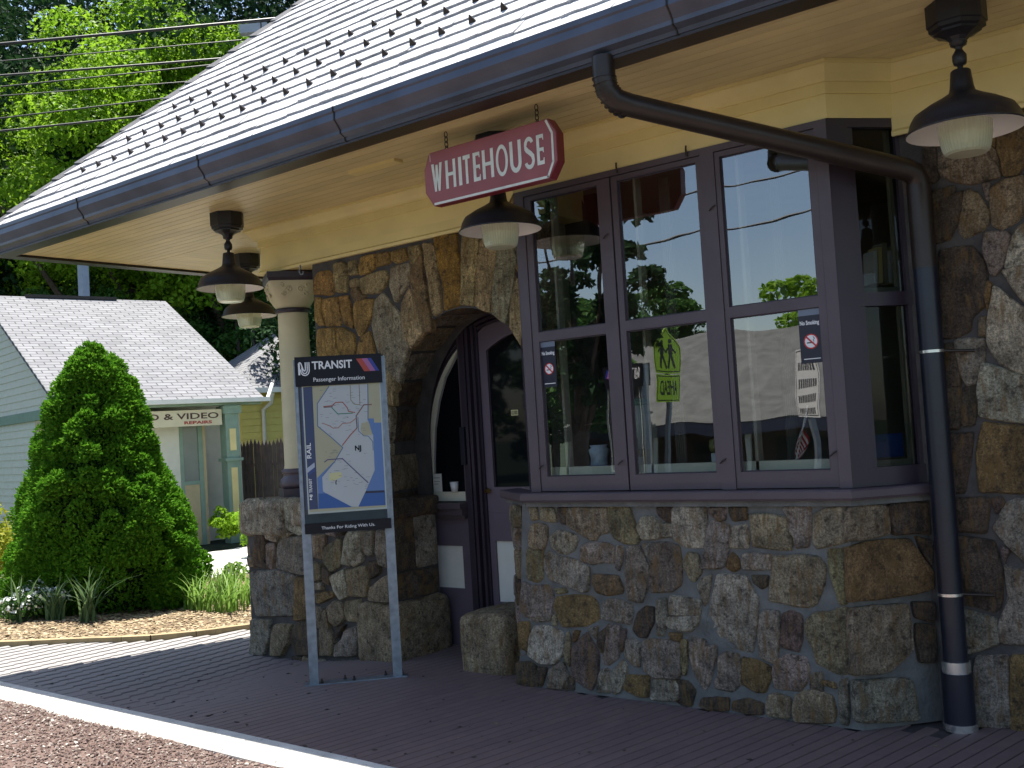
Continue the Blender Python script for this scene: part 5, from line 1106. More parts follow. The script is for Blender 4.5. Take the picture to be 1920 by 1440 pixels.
# flag
fm = bpy.data.materials.new('flag cloth'); fm.use_nodes = True
def flagquad():
    return None
fl = empty('small_flag', (-2.36, 5.30, zt), 'small stars and stripes flag drooping from a stick in the right bay window', 'flag')
MB().tube([(-2.37, 5.31, zt), (-2.27, 5.33, zt+.36)], .004, 6).build('stick', LETT, fl)
FR = mat('flag red', (.45, .03, .04), .6, .1, 10, 0); FWH = mat('flag white', (.75, .73, .70), .6, .05, 10, 0); FBL = mat('flag blue', (.02, .03, .12), .6, .1, 10, 0)
def fpt(u, v):  # u along hoist from top, v along fly
    top = Vector((-2.275, 5.325, zt+.34)); bot = Vector((-2.335, 5.315, zt+.12)); h = top.lerp(bot, u)
    return h + Vector((-.07*v*(.3+u)+.018*math.sin(v*9+u*4), -.03*math.sin(v*7+u*3), -.20*v-.02*math.sin(u*6)*v))
for s in range(13):
    b = MB(); n = 12; A = [fpt(s/13, (.4 if s < 7 else 0)+(1-(.4 if s < 7 else 0))*i/n) for i in range(n+1)]; B_ = [fpt((s+1)/13, (.4 if s < 7 else 0)+(1-(.4 if s < 7 else 0))*i/n) for i in range(n+1)]
    b.strip(A, B_); b.build('stripe', FR if s % 2 == 0 else FWH, fl)
b = MB()
for i in range(6): b.strip([fpt(k/13, i*.4/6) for k in range(8)], [fpt(k/13, (i+1)*.4/6) for k in range(8)])
b.build('canton', FBL, fl); b = MB()
for r in range(5):
    for c_ in range(6):
        p = fpt(.05+r*.1, .04+c_*.06)+Vector((0, -.002, 0)); b.add([p+Vector((-.003, 0, 0)), p+Vector((0, 0, -.003)), p+Vector((.003, 0, 0)), p+Vector((0, 0, .003))], [(0, 1, 2, 3)])
b.build('stars', FWH, fl)
# behind the canted pane
thing('blue_folder', (-1.86, 5.42, 1.30), 'bright blue folder standing behind the lower canted pane', 'folder', [('cover', MB().obox((-1.997, 5.167, 0), CD, -CN, (0, 0, 1), .19, .36, .10, .115, 1.34, 1.46), mat('blue folder', (.02, .08, .35), .5, .05, 5, 0))])
bk = empty('leaning_books', (-1.85, 5.5, 2.23), 'row of pale books leaning behind the upper canted pane', 'books')
for i in range(6): MB().obox((-1.997, 5.167, 0), CD, -CN, Vector((.03, .03, 1)).normalized(), .19+i*.028, .213+i*.028, .14, .24, 2.25, 2.42+.02*(i % 3)).build('book', [POTM, CREAM, GREYI][i % 3], bk)
thing('white_notice', (-5.55, 5.93, 1.16), 'small white card standing on the sill inside the side light', 'card', [('card', MB().box(-5.585, -5.50, 5.935, 5.942, 1.157, 1.295), WHITE), ('print_lines', MB().box(-5.575, -5.515, 5.9335, 5.9345, 1.262, 1.267).box(-5.575, -5.515, 5.9335, 5.9345, 1.235, 1.239).box(-5.575, -5.53, 5.9335, 5.9345, 1.215, 1.219), GALV)])
thing('paper_cup', (-5.36, 5.925, 1.16), 'tapered white cup beside the card inside the side light', 'cup', [('cup', L_([(.001, 0), (.024, 0), (.034, .075), (.03, .075)], -5.36, 5.925, 1.157), POTM)])

# ------------------------------------------------------------------ pendant lamps
LZ = 2.790
def make_lamp(x, y, label):
    r = empty('pendant_lamp', (x, y, ZS), label, 'lamp', 'pendant lamps under the eaves'); c = (x, y, LZ)
    b = MB(); b.lathe([(.246, -.004), (.250, 0), (.246, .006), (.238, .012), (.226, .052), (.208, .082), (.150, .118), (.095, .145), (.056, .168), (.050, .19), (.042, .262), (.036, .268), (.001, .270)], c, 40); b.build('shade', BLK, r)
    b = MB(); b.lathe([(.2465, -.003), (.2435, .001), (.232, .012), (.205, .05), (.12, .095), (.06, .11)], c, 40); b.build('reflector', REFL, r)
    b = MB(); b.lathe([(.012, .268), (.012, .29), (.026, .292), (.030, .31), (.030, .335), (.020, .35), (.014, .362), (.020, .372), (.034, .378), (.034, .385), (.038, .39)], c, 20); b.build('stem', BLK, r)
    b = MB(); pr = [(.034, .385), (.038, .398), (.052, .412), (.080, .426), (.100, .432), (.100, .442), (.119, .448), (.119, .466), (.127, .470), (.127, .566), (.001, .566)]
    b.lathe(pr, c, 8, math.radians(22.5), smooth=False); b.build('canopy', BLK, r)
    b = MB(); n = 44
    for k in range(n):   # ribbed refractor
        pass
    vs = []; prof = [(.112, .03), (.110, -.02), (.100, -.075), (.092, -.098), (.080, -.106), (.001, -.108)]
    for rr, z in prof:
        for k in range(n*2): t = math.pi*k/n; q = rr*(1+(.018 if k % 2 else 0)); vs.append((c[0]+q*math.cos(t), c[1]+q*math.sin(t), c[2]+z))
    m2 = n*2; b.add(vs, [(i*m2+k, i*m2+(k+1) % m2, (i+1)*m2+(k+1) % m2, (i+1)*m2+k) for i in range(len(prof)-1) for k in range(m2)]); b.build('refractor', LENS, r)
    b = MB(); b.lathe([(.001, .10), (.04, .10), (.045, .03), (.03, -.02), (.001, -.035)], c, 16); b.build('bulb', REFL, r)
    return r
LENS = bpy.data.materials.new('ribbed lens'); LENS.use_nodes = True; t = LENS.node_tree; b = t.nodes['Principled BSDF']
b.inputs['Base Color'].default_value = (.72, .74, .52, 1); b.inputs['Roughness'].default_value = .22; b.inputs['Transmission Weight'].default_value = .55; b.inputs['IOR'].default_value = 1.2
lamp = make_lamp(-1.25, 4.85, 'pendant lamp at the right edge, large and close, in front of the stone wall')
clone(lamp, (-3.90, 4.85, ZS), 'pendant lamp hanging directly below the red station name board')
clone(lamp, (-6.54, 4.85, ZS), 'nearer pendant lamp of the overlapping pair left of the column')
clone(lamp, (-7.88, 6.04, ZS), 'farther pendant lamp of the overlapping pair, partly behind its neighbour')
clone(lamp, (1.40, 4.85, ZS), 'pendant lamp beyond the right edge, seen only as a reflection in the bay')

# ------------------------------------------------------------------ station name board
sg = empty('station_name_board', (-3.68, 4.54, 3.09), 'red board lettered WHITEHOUSE hanging on two chains from the soffit', 'sign')
bo = [(-4.122, 3.243), (-4.166, 3.150), (-4.166, 3.015), (-4.106, 2.928), (-3.262, 2.924), (-3.202, 3.010), (-3.200, 3.165), (-3.250, 3.246)]
mb = MB(); mb.prism([Vector((x, 4.506, z)) for x, z in bo], (0, .062, 0)); mb.build('board', REDD, sg)
cxm = -3.68; ins = [(x+(.004 if x < cxm else -.004), z+(-.003 if z > 3.08 else .003)) for x, z in bo]
mb = MB(); mb.prism([Vector((x, 4.5035, z)) for x, z in ins], (0, .0022, 0)); mb.build('face', REDP, sg)
def band(pts, w, y): 
    b = MB()
    for i in range(len(pts)-1):
        a, c_ = Vector(pts[i]), Vector(pts[i+1]); d = (c_-a).normalized(); nn = Vector((-d.y, d.x))*w
        e = d*0.0
        b.add([(a.x, y, a.y), (c_.x, y, c_.y), (c_.x+nn.x, y, c_.y+nn.y), (a.x+nn.x, y, a.y+nn.y)], [(0, 1, 2, 3)])
    return b
b = band([(-4.10, 2.931), (-3.266, 2.928), (-3.2235, 3.008), (-3.2215, 3.165), (-3.259, 3.243)], .0135, 4.5022)
b.v = [v for v in b.v]; b.build('white_border', LETT, sg)
MB().box(-4.116, -4.113, 4.5018, 4.5022, 3.19, 3.24).build('white_border', LETT, sg)
def glyph(ch):
    """strokes as polygons in the unit square"""
    R = lambda x0, x1, z0, z1: [(x0, z0), (x1, z0), (x1, z1), (x0, z1)]
    out = []
    def arc(cx_, cz, ra, rb, wa, wb, t0, t1, n=20):
        for i in range(n):
            a, b_ = t0+(t1-t0)*i/n, t0+(t1-t0)*(i+1)/n
            out.append([(cx_+ra*math.cos(a), cz+rb*math.sin(a)), (cx_+ra*math.cos(b_), cz+rb*math.sin(b_)), (cx_+(ra-wa)*math.cos(b_), cz+(rb-wb)*math.sin(b_)), (cx_+(ra-wa)*math.cos(a), cz+(rb-wb)*math.sin(a))])
    if ch == 'H': out += [R(0, .26, 0, 1), R(.74, 1, 0, 1), R(.26, .74, .44, .56)]
    if ch == 'I': out += [R(0, 1, 0, 1)]
    if ch == 'T': out += [[(0, .86), (0, 1), (1, 1), (1, .86)], R(.33, .67, 0, .86)]
    if ch == 'E': out += [R(0, .40, 0, 1), R(.40, 1, .88, 1), R(.40, .98, .45, .56), R(.40, 1.02, 0, .13), [(.9, .80), (1, .80), (1, .88), (.85, .88)], [(.86, .40), (.98, .38), (.98, .45), (.8, .45)], [(.85, .13), (1.02, .13), (1.02, .22), (.93, .22)]]
    if ch == 'W': out += [[(0, 1), (.24, 1), (.42, 0), (.24, 0)], [(.40, .95), (.60, .95), (.42, 0), (.30, 0)], [(.40, .95), (.60, .95), (.70, 0), (.58, 0)], [(.76, 1), (1, 1), (.76, 0), (.58, 0)]]
    if ch == 'O': arc(.5, .5, .5, .5, .20, .125, 0, 2*math.pi, 40)
    if ch == 'U': out += [R(0, .27, .34, 1), R(.73, 1, .34, 1)]; arc(.5, .34, .5, .34, .27, .15, math.pi, 2*math.pi, 24)
    if ch == 'S':
        arc(.48, .745, .48, .255, .27, .13, math.radians(20), math.radians(180), 20); arc(.48, .26, .52, .26, .27, .13, math.radians(-165), math.radians(0), 20)
        C1 = [(0, .745), (.02, .62), (.14, .54), (.40, .455), (.66, .36), (.73, .26)]; C2 = [(.21+.0, .745), (.26, .70), (.40, .635), (.72, .53), (.96, .42), (1.0, .26)]
        for i in range(5): out.append([C1[i], C1[i+1], C2[i+1], C2[i]])
    return out
LX = [('W', -4.108, -4.024), ('H', -3.999, -3.921), ('I', -3.899, -3.875), ('T', -3.863, -3.810), ('E', -3.788, -3.737), ('H', -3.720, -3.638), ('O', -3.621, -3.536), ('U', -3.521, -3.441), ('S', -3.419, -3.351), ('E', -3.335, -3.287)]
for ch, xa, xb in LX:
    b = MB(); lo, hi = (2.999, 3.176) if ch in 'OUS' else (3.008, 3.172)
    for gi, pl in enumerate(glyph(ch)): b.add([(xa+(xb-xa)*x, 4.5015-(gi*.0002 if ch == 'W' else 0), lo+(hi-lo)*z) for x, z in pl], [tuple(range(len(pl)))])
    b.build('letter', LETT, sg)
for xx in (-4.01, -3.345):
    b = MB(); z = 3.246
    for k in range(4):
        z = 3.25+k*.028; pts = []
        for i in range(13):
            t = 2*math.pi*i/12; a = .0085*math.cos(t); h = .019*math.sin(t); pts.append((xx+(a if k % 2 == 0 else a*.5), 4.536+(a*.3 if k % 2 == 0 else a), z+h))
        b.tube(pts, .0028, 5, cap=False)
    b.build('chain', GUTB, sg)

# ------------------------------------------------------------------ passenger information sign
PLs = Vector((-5.498, 4.592, 0)); DU = Vector((.6733, .7394, 0)).normalized(); DN = Vector((DU.y, -DU.x, 0)); ZV = Vector((0, 0, 1))
FINE = {'tan': (.42, .40, .26), 'navy': (.03, .05, .13), 'blue': (.10, .20, .44), 'deep': (.02, .10, .33), 'black': (.01, .015, .05), 'land': (.47, .50, .50), 'blueline': (.10, .17, .30),
        'red': (.35, .08, .06), 'green': (.03, .20, .12), 'dark': (.08, .03, .05), 'orange': (.40, .16, .10), 'brown': (.22, .12, .11), 'olive': (.25, .23, .12), 'purple': (.10, .08, .18), 'paleyellow': (.60, .58, .30), 'stripe': (.40, .45, .55), 'deepblue': (.03, .06, .22), 'grey': (.22, .22, .24)}
def info_sign(P0, du, label, name='information_sign', full=True):
    dn = Vector((du.y, -du.x, 0)); r = empty(name, P0, label, 'sign')
    def at(u, z, d): return P0 + du*u + ZV*z + dn*d
    def ob(nm, mt, *bx):
        b = MB()
        for q in bx: b.obox(P0, du, dn, ZV, *q)
        return b.build(nm, mt, r)
    for u in (.0, .548): ob('post', GALV, (u-.03, u+.03, -.03, .03, 0.008, 2.15))
    ob('base_plate', GALV, (-.06, .61, -.045, .045, 0.0, .008))
    for u, d in ((.05, .03), (.20, -.02), (.26, .03), (.47, -.03), (.58, -.035)):
        c = at(u, .0, d); b = MB(); b.lathe([(.011, .008), (.011, .02), (.006, .021), (.006, .038), (.001, .039)], c, 6, smooth=False); b.build('bolt', GUTB, r)
    cab = ob('cabinet', mat('dark cabinet', (.03, .035, .045), .4, .1, 5, 0), (-.005, .552, -.046, .036, 1.0, 2.16))
    for s, dd in ((1, .0), (-1, -.01)):
        if s < 0 and not full: pass
        def at2(u, z, d, s=s): return P0 + du*(u if s > 0 else .548-u) + ZV*z + dn*((d if s > 0 else -d-.012))
        def plate(nm, mt, u0, u1, z0, z1, d0, d1):
            b = MB(); pts = [at2(u0, z0, d0), at2(u1, z0, d0), at2(u1, z1, d0), at2(u0, z1, d0)]; b.prism(pts if s < 0 else pts[::-1], dn*(d1-d0)*s); return b.build(nm, mt, r)
        plate('header_panel', SIGNK, -.020, .553, 1.970, 2.166, .036, .056); plate('footer_panel', SIGNK, -.008, .560, .992, 1.058, .036, .056)
        if s > 0: 
            plate('glass_strip', mat('dark teal glass', (.02, .04, .05), .08, .2, 8, 0), -.005, .545, 1.060, 1.118, .036, .044)
            fr = mat('poster edge', (.45, .5, .45), .5, .05, 5, 0)
            ob('poster_frame', fr, (.018, .027, .036, .043, 1.122, 1.969), (.0271, .5380, .036, .043, 1.122, 1.134), (.530, .5380, .036, .043, 1.1341, 1.969))
            ob('side_trim', GALV, (-.028, -.006, .030, .046, 1.06, 1.969)); ob('side_trim', GALV, (.5381, .552, .030, .046, 1.06, 1.969))
        # NJ mark
        lift = [0.0]; b = MB(); q = lambda x, y: at2(.002+.077*x, 2.045+.084*y, .0575)
        def bar(pts, w):
            for i in range(len(pts)-1):
                a, c_ = Vector(pts[i]), Vector(pts[i+1]); d = (c_-a).normalized(); nn = Vector((-d.y, d.x))*w/2; lift[0] += .00004; b.add([v+dn*(s*lift[0]) for v in (q(*(a-nn)), q(*(c_-nn)), q(*(c_+nn)), q(*(a+nn)))], [(0, 1, 2, 3)])
        bar([(.08, 0), (.08, .95)], .16); bar([(.08, .95), (.16, 1.0), (.25, .93), (.42, .42), (.52, .30), (.60, .36), (.62, .5), (.62, 1)], .10)
        bar([(.30, .60), (.36, .22), (.50, .10), (.66, .13), (.76, .28), (.78, .5), (.78, 1)], .09); bar([(.20, .45), (.24, .15), (.38, 0), (.6, -.05), (.82, .05), (.93, .25), (.94, 1)], .09)
        b.build('logo', INK, r)
        b = MB(); text_on(b, 'TRANSIT', lambda x, y: at2(.0925+.265*x, 2.078+.055*y, .0575), .025); b.build('lettering', INK, r); b = MB(); text_on(b, 'Passenger Information', lambda x, y: at2(.098+.338*x, 1.988+.036*y, .0575), .006)
        b.build('lettering', INK, r); b = MB(); text_on(b, 'Thanks For Riding With Us.', lambda x, y: at2(.100+.352*x, 1.010+.026*y, .0575), .008); b.build('lettering', INK, r)
        for cc, (a, c_) in (((.42, .05, .03), (.385, .424)), ((.36, .12, .30), (.424, .459)), ((.02, .04, .30), (.459, .485))):
            b = MB(); b.add([at2(a, 2.137, .0575), at2(c_, 2.137, .0575), at2(c_+.051, 2.050, .0575), at2(a+.051, 2.050, .0575)], [(0, 1, 2, 3)]); b.build('stripe', mat('stripe %.2f' % cc[0], cc, .4, .03, 5, 0), r)
    if full:
        poster = MB(); poster.obox(P0, du, dn, ZV, .027, .530, .0362, .0400, 1.134, 1.9695); po = poster.build('route_map', mat('map tan', FINE['tan'], .35, .03, 5, 0), r)
        bycol = {}
        for kind, c_, lay, w, pts in MAPART:
            b = bycol.setdefault((c_, lay), MB()); d = .0404+lay*.0004
            if kind == 'P': b.add([at(u, z, d) for u, z in pts], [tuple(range(len(pts)))])
            else:
                for i in range(len(pts)-1):
                    a, e = Vector(pts[i]), Vector(pts[i+1]); dd = (e-a); 
                    if dd.length < 1e-5: continue
                    dd.normalize(); nn = Vector((-dd.y, dd.x))*w/2; a = a-dd*w*.3; e = e+dd*w*.3; d += .000012
                    b.add([at(*(a-nn), d), at(*(e-nn), d), at(*(e+nn), d), at(*(a+nn), d)], [(0, 1, 2, 3)])
        for (c_, lay), b in bycol.items(): b.build('map_print', mat('print '+c_, FINE[c_], .35, .03, 5, 0), po, kind='stuff')
        b = MB(); d = .0440
        text_on(b, 'RAIL', lambda x, y: at(.058-.029*y, 1.490+.103*x, d), .02); b.build('map_lettering', INK, po); b = MB(); text_on(b, 'TRANSIT', lambda x, y: at(.053-.020*y, 1.262+.095*x, d), .02)
        b.build('map_lettering', INK, po); b = MB(); text_on(b, 'NJ', lambda x, y: at(.053-.020*y, 1.215+.036*x, d), .05); b.build('map_lettering', INK, po)
        b = MB(); text_on(b, 'NJ', lambda x, y: at(.346+.042*x, 1.512+.045*y, d), .04); b.build('map_lettering', SIGNK, po)
        b = MB(); b.tube([at(.214, 1.335, d), at(.208, 1.322, d), at(.210, 1.306, d)], .003, 5); b.build('map_lettering', SIGNK, po)
    return r
info_sign(PLs, DU, 'rail passenger information sign with route map on two galvanised posts')
i2 = info_sign(Vector((-5.30, 1.75, -.02)), Vector((-.93, -.36, 0)).normalized(), 'second passenger information panel, seen only as a reflection in the left bay pane', full=False)

# no smoking notices stuck on the lower panes
def no_smoking(x0, x1, z0, z1, label):
    Yn = YF+.0185; r = empty('no_smoking_notice', ((x0+x1)/2, Yn, z0), label, 'notice', 'no smoking notices on the bay window'); w, h = x1-x0, z1-z0
    MB().box(x0, x1, Yn, Yn+.0012, z0, z1-.115*h).build('panel', mat('notice black', (.015, .015, .03), .35, .05, 5, 0), r)
    MB().box(x0, x1, Yn, Yn+.0012, z1-.1149*h, z1).build('top_band', mat('notice grey', (.16, .19, .25), .35, .05, 5, 0), r)
    b = MB(); text_on(b, 'No Smoking', lambda x, y: (x0+w*(.06+.88*x), Yn-.0006, z0+h*(.685+.105*y)), .03); b.add([(x0+w*.14, Yn-.0006, z0+h*.07), (x0+w*.9, Yn-.0006, z0+h*.07), (x0+w*.9, Yn-.0006, z0+h*.085), (x0+w*.14, Yn-.0006, z0+h*.085)], [(0, 1, 2, 3)]); b.build('lettering', INK, r)
    cx_, cz = x0+w*.52, z0+h*.40; ra = .21*h*.52*1.0; rb = .21*h
    rad = min(w*.33, h*.21)
    def disc(r0, r1, y, n=32):
        b = MB(); I_ = [(cx_+r0*math.cos(2*math.pi*k/n), y, cz+r0*math.sin(2*math.pi*k/n)) for k in range(n+1)]; O_ = [(cx_+r1*math.cos(2*math.pi*k/n), y, cz+r1*math.sin(2*math.pi*k/n)) for k in range(n+1)]; b.strip(I_, O_); return b
    disc(.0001, rad*.95, Yn-.0006).build('disc', INK, r)
    b = MB(); b.box(cx_-rad*.6, cx_+rad*.35, Yn-.0012, Yn-.0008, cz-rad*.25, cz-rad*.1)
    b.tube([(cx_+rad*.4, Yn-.001, cz-rad*.05), (cx_+rad*.3, Yn-.001, cz+rad*.2), (cx_+rad*.5, Yn-.001, cz+rad*.35), (cx_+rad*.3, Yn-.001, cz+rad*.6)], .0018, 4); b.build('cigarette', SIGNK, r)
    b = disc(rad*.84, rad, Yn-.0018); k = .707*rad*.88; b.add([(cx_-k-.003, Yn-.0018, cz+k-.003), (cx_+k-.003, Yn-.0018, cz-k-.003), (cx_+k+.003, Yn-.0018, cz-k+.003), (cx_-k+.003, Yn-.0018, cz+k+.003)], [(0, 1, 2, 3)]); b.build('prohibition_ring', mat('notice red', (.55, .03, .03), .35, .05, 5, 0), r)
no_smoking(-3.904, -3.796, 1.846, 2.126, 'no smoking notice on the left bay pane, next to the door')
no_smoking(-2.224, -2.106, 1.848, 2.126, 'no smoking notice on the right bay pane, above the small flag')
# ------------------------------------------------------------------ foliage tools
def leaf_mat(name, c1, c2, trans=.35, rough=.5):
    mt = bpy.data.materials.new(name); mt.use_nodes = True; t = mt.node_tree; b = t.nodes['Principled BSDF']
    ge = N(t, 'ShaderNodeNewGeometry'); mx = N(t, 'ShaderNodeMix'); mx.data_type = 'RGBA'
    t.links.new(ge.outputs['Random Per Island'], mx.inputs[0]); mx.inputs[6].default_value = (*c1, 1); mx.inputs[7].default_value = (*c2, 1)
    t.links.new(mx.outputs[2], b.inputs['Base Color']); b.inputs['Roughness'].default_value = rough; b.inputs['Specular IOR Level'].default_value = .12
    tr = N(t, 'ShaderNodeBsdfTranslucent'); t.links.new(mx.outputs[2], tr.inputs[0]); ms = N(t, 'ShaderNodeMixShader'); ms.inputs[0].default_value = trans
    t.links.new(b.outputs[0], ms.inputs[1]); t.links.new(tr.outputs[0], ms.inputs[2]); t.links.new(ms.outputs[0], t.nodes['Material Output'].inputs[0])
    return mt
def leaves(P, size, up=.35, nrm=None, aspect=.55, fold=0.25, r=None):
    """leaf-shaped quads (diamonds) centred on P"""
    r = r or rng; n = len(P); d = r.normal(0, 1, (n, 3)); 
    if nrm is not None: d = d*.55+nrm
    d /= np.linalg.norm(d, axis=1)[:, None]
    w = r.normal(0, 1, (n, 3)); w[:, 2] += up; w -= (w*d).sum(1)[:, None]*d; w /= np.linalg.norm(w, axis=1)[:, None]
    c = np.cross(d, w); s = size*r.uniform(.6, 1.35, (n, 1))
    V = np.stack([P-w*s*.5, P+c*s*aspect*.5+d*s*fold*.3-w*s*.08, P+w*s*.5, P-c*s*aspect*.5+d*s*fold*.3-w*s*.08], 1)
    return V.reshape(-1, 3), (np.arange(n*4).reshape(n, 4))
def on_clumps(C, Rr, n, shell=.35, lo=-.5, flat=1.0, r=None):
    r = r or rng; i = r.choice(len(C), n, p=(Rr**2)/(Rr**2).sum()); d = r.normal(0, 1, (n, 3)); d /= np.linalg.norm(d, axis=1)[:, None]
    d[:, 2] = np.where(d[:, 2] < lo, -d[:, 2], d[:, 2]); q = Rr[i][:, None]*(1-shell*r.random((n, 1))**1.5)
    e = d.copy(); e[:, 2] *= flat
    return C[i]+e*q, d
BARK = mat('bark', (.10, .075, .055), .9, .3, 8, .8, 30, bdist=.02)
def tree(base, h, spread, label, mt, nl, ls, clumps=70, crown0=.25, group=None, seed=1, name='broadleaf_tree', r_cl=(.12, .22), top_flat=.9, limbs=7, tilt=0, crown_h=None):
    rd = random.Random(seed); rr = np.random.default_rng(seed); base = Vector(base); root = empty(name, base, label, 'tree', group)
    mb = MB(); tr = h*.022; pts = [base+Vector((tilt*h*k*k*.1+rd.uniform(-.05, .05)*h*.1, rd.uniform(-.05, .05)*h*.1, h*.78*k-.3)) for k in (0, .2, .4, .6, .8, 1)]
    mb.tube(pts, [tr*1.4, tr*1.05, tr*.9, tr*.7, tr*.45, tr*.2], 9)
    cen = np.array([base.x, base.y, base.z+h*(crown0+(1-crown0)/2)]); ax = np.array([spread, spread, h*(1-crown0)/2])
    C = []
    while len(C) < clumps:
        d = rr.normal(0, 1, 3); d /= np.linalg.norm(d); q = rr.uniform(.35, .92); C.append(cen+d*ax*q)
    C = np.array(C); R_ = rr.uniform(*r_cl, len(C))*spread
    for k in range(limbs):
        t = C[rd.randrange(len(C))]; s = pts[rd.choice((2, 3, 4))]; t = Vector(t); m_ = s.lerp(t, .5)+Vector((0, 0, -.06*h)); mb.tube([s, m_, t], [tr*.45, tr*.3, tr*.1], 6)
    mb.build('trunk', BARK, root)
    P, d = on_clumps(C, R_, nl, .5, -.55, .8, rr); V, F = leaves(P, ls, .2, d*.4+np.array([0, 0, .35]), r=rr)
    o = put('crown', mesh_np('crown', V-cen, F, mt), root, cen)
    return root
BRIGHT = leaf_mat('sunlit maple leaf', (.15, .30, .016), (.25, .41, .03), .5)
MIDG = leaf_mat('mid green leaf', (.035, .10, .016), (.07, .155, .03), .3)
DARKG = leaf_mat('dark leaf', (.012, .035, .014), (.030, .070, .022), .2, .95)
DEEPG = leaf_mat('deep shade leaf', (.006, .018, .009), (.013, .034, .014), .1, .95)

def cone_shrub():
    bx, by, bz = -11.2, 6.38, gz(-11.2, 6.38); root = empty('dwarf_spruce', (bx, by, bz), 'dense cone shaped green spruce beside the platform, left of the stone pier', 'shrub')
    prof = [(0, .74), (.15, .94), (.45, 1.03), (.8, .97), (1.15, .93), (1.5, .80), (1.85, .68), (2.2, .56), (2.55, .40), (2.8, .25), (2.95, .12)]
    zs = np.array([p[0] for p in prof]); rs_ = np.array([p[1] for p in prof]); rr = np.random.default_rng(4)
    n = 460; z = 2.95*rr.random(n)**1.05; a = rr.uniform(0, 6.28, n); R0 = np.interp(z, zs, rs_); cr = rr.uniform(.10, .21, n)*np.interp(z, [0, 3], [1.1, .5])
    bul = 1+.10*np.sin(a*2+z*1.7)+.07*np.sin(a*5-z*4)
    C = np.stack([bx+(R0*bul-cr*.75)*np.cos(a), by+(R0*bul-cr*.75)*np.sin(a), bz+z], -1)
    C = np.vstack([C, [[bx+.02, by, bz+2.78], [bx-.05, by+.03, bz+2.9], [bx+.12, by+.05, bz+2.72], [bx-.16, by-.08, bz+2.62]]]); cr = np.append(cr, [.14, .11, .12, .14])
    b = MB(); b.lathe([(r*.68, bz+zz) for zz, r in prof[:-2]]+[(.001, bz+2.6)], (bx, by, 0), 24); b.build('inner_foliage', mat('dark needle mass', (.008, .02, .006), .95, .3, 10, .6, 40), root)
    b = MB(); b.tube([(bx, by, bz-.05), (bx, by, bz+.5)], .07, 8); b.build('trunk', BARK, root)
    P, d = on_clumps(C, cr, 110000, .22, -.75, 1.0, rr); out = P-np.array([bx, by, 0]); out[:, 2] = 0; out /= np.linalg.norm(out, axis=1)[:, None]+1e-6
    th = rr.uniform(0, 6.28, 34000); zz = rr.uniform(.05, 2.75, 34000); r0 = np.interp(zz, zs, rs_)*rr.uniform(.74, .92, 34000)
    d2 = np.stack([np.cos(th), np.sin(th), np.full(34000, .3)], -1); P = np.vstack([P, np.stack([bx+r0*np.cos(th), by+r0*np.sin(th), bz+zz], -1)]); d = np.vstack([d, d2]); out = np.vstack([out, d2])
    # sprays: two crossed narrow leaves, pointing outward and up
    nn = d*.8+out*.3+np.array([0, 0, .25]); s = rr.uniform(.022, .05, (len(P), 1)); ax_ = nn+rr.normal(0, .55, P.shape); ax_ /= np.linalg.norm(ax_, axis=1)[:, None]
    w = np.cross(ax_, rr.normal(0, 1, P.shape)); w /= np.linalg.norm(w, axis=1)[:, None]; w2 = np.cross(ax_, w)
    Q = []
    for u in (w, w2): Q.append(np.stack([P-ax_*s*.2, P+u*s*.30+ax_*s*.4, P+ax_*s, P-u*s*.30+ax_*s*.4], 1))
    V = np.concatenate(Q, 1).reshape(-1, 3); F = np.arange(len(V)).reshape(-1, 4); c = np.array([bx, by, bz+1.4])
    put('foliage', mesh_np('foliage', V-c, F, leaf_mat('spruce needle', (.06, .20, .012), (.17, .36, .03), .35, .6)), root, c)
cone_shrub()

def blades(name, x, y, n, h, sp, mt, label, cat='plant', group=None, seed=1, w=.024, lean=.6):
    z = gz(x, y)+.02; rd = random.Random(seed); root = empty(name, (x, y, z), label, cat, group); b = MB()
    for k in range(n):
        a = rd.uniform(0, 6.28); L = h*rd.uniform(.6, 1.1); le = lean*rd.uniform(.2, 1.2); ox, oy = rd.uniform(-sp, sp), rd.uniform(-sp, sp); d = Vector((math.cos(a), math.sin(a), 0)); s = Vector((-d.y, d.x, 0)); A = []; B_ = []
        for i in range(7):
            t = i/6; p = Vector((x+ox, y+oy, z)) + d*(L*le*t*t) + Vector((0, 0, L*(t-.35*le*t*t*t))); ww = w*(1-t**2.2)*.5+.0008; A.append(p-s*ww); B_.append(p+s*ww+d*.0)
        b.strip(A, B_)
    b.build('leaves', mt, root); return root
IRIS = leaf_mat('grey green blade', (.08, .14, .06), (.15, .23, .10), .3); LILY = leaf_mat('lime blade', (.12, .25, .03), (.26, .40, .10), .4)
g_ = 'strap leaved plants in front of the spruce'
blades('strap_leaf_plant', -10.45, 5.42, 34, .52, .07, IRIS, 'grey green strap leaved clump nearest the bed edge, second from the left', group=g_, seed=1)
blades('strap_leaf_plant', -10.12, 5.58, 34, .58, .06, IRIS, 'tallest grey green strap leaved clump, rightmost in front of the spruce', group=g_, seed=2, lean=.8)
blades('strap_leaf_plant', -10.80, 5.22, 20, .55, .08, IRIS, 'grey green strap leaved clump at the left edge beside the white flowers', group=g_, seed=3)
g_ = 'lime green lilies beside the stone pier'
for k, (x, y, lab) in enumerate(((-9.55, 6.85, 'lime green lily clump touching the stone pier'), (-9.95, 6.80, 'lime green lily clump, second from the stone pier'), (-10.3, 6.95, 'lime green lily clump nearest the spruce'), (-10.5, 7.5, 'lime green lily clump at the back by the pale path'), (-9.9, 7.4, 'lime green lily clump behind the one at the pier'))):
    blades('lily_plant', x, y, 60, .50, .16, LILY, lab, group=g_, seed=20+k, w=.020, lean=.7)
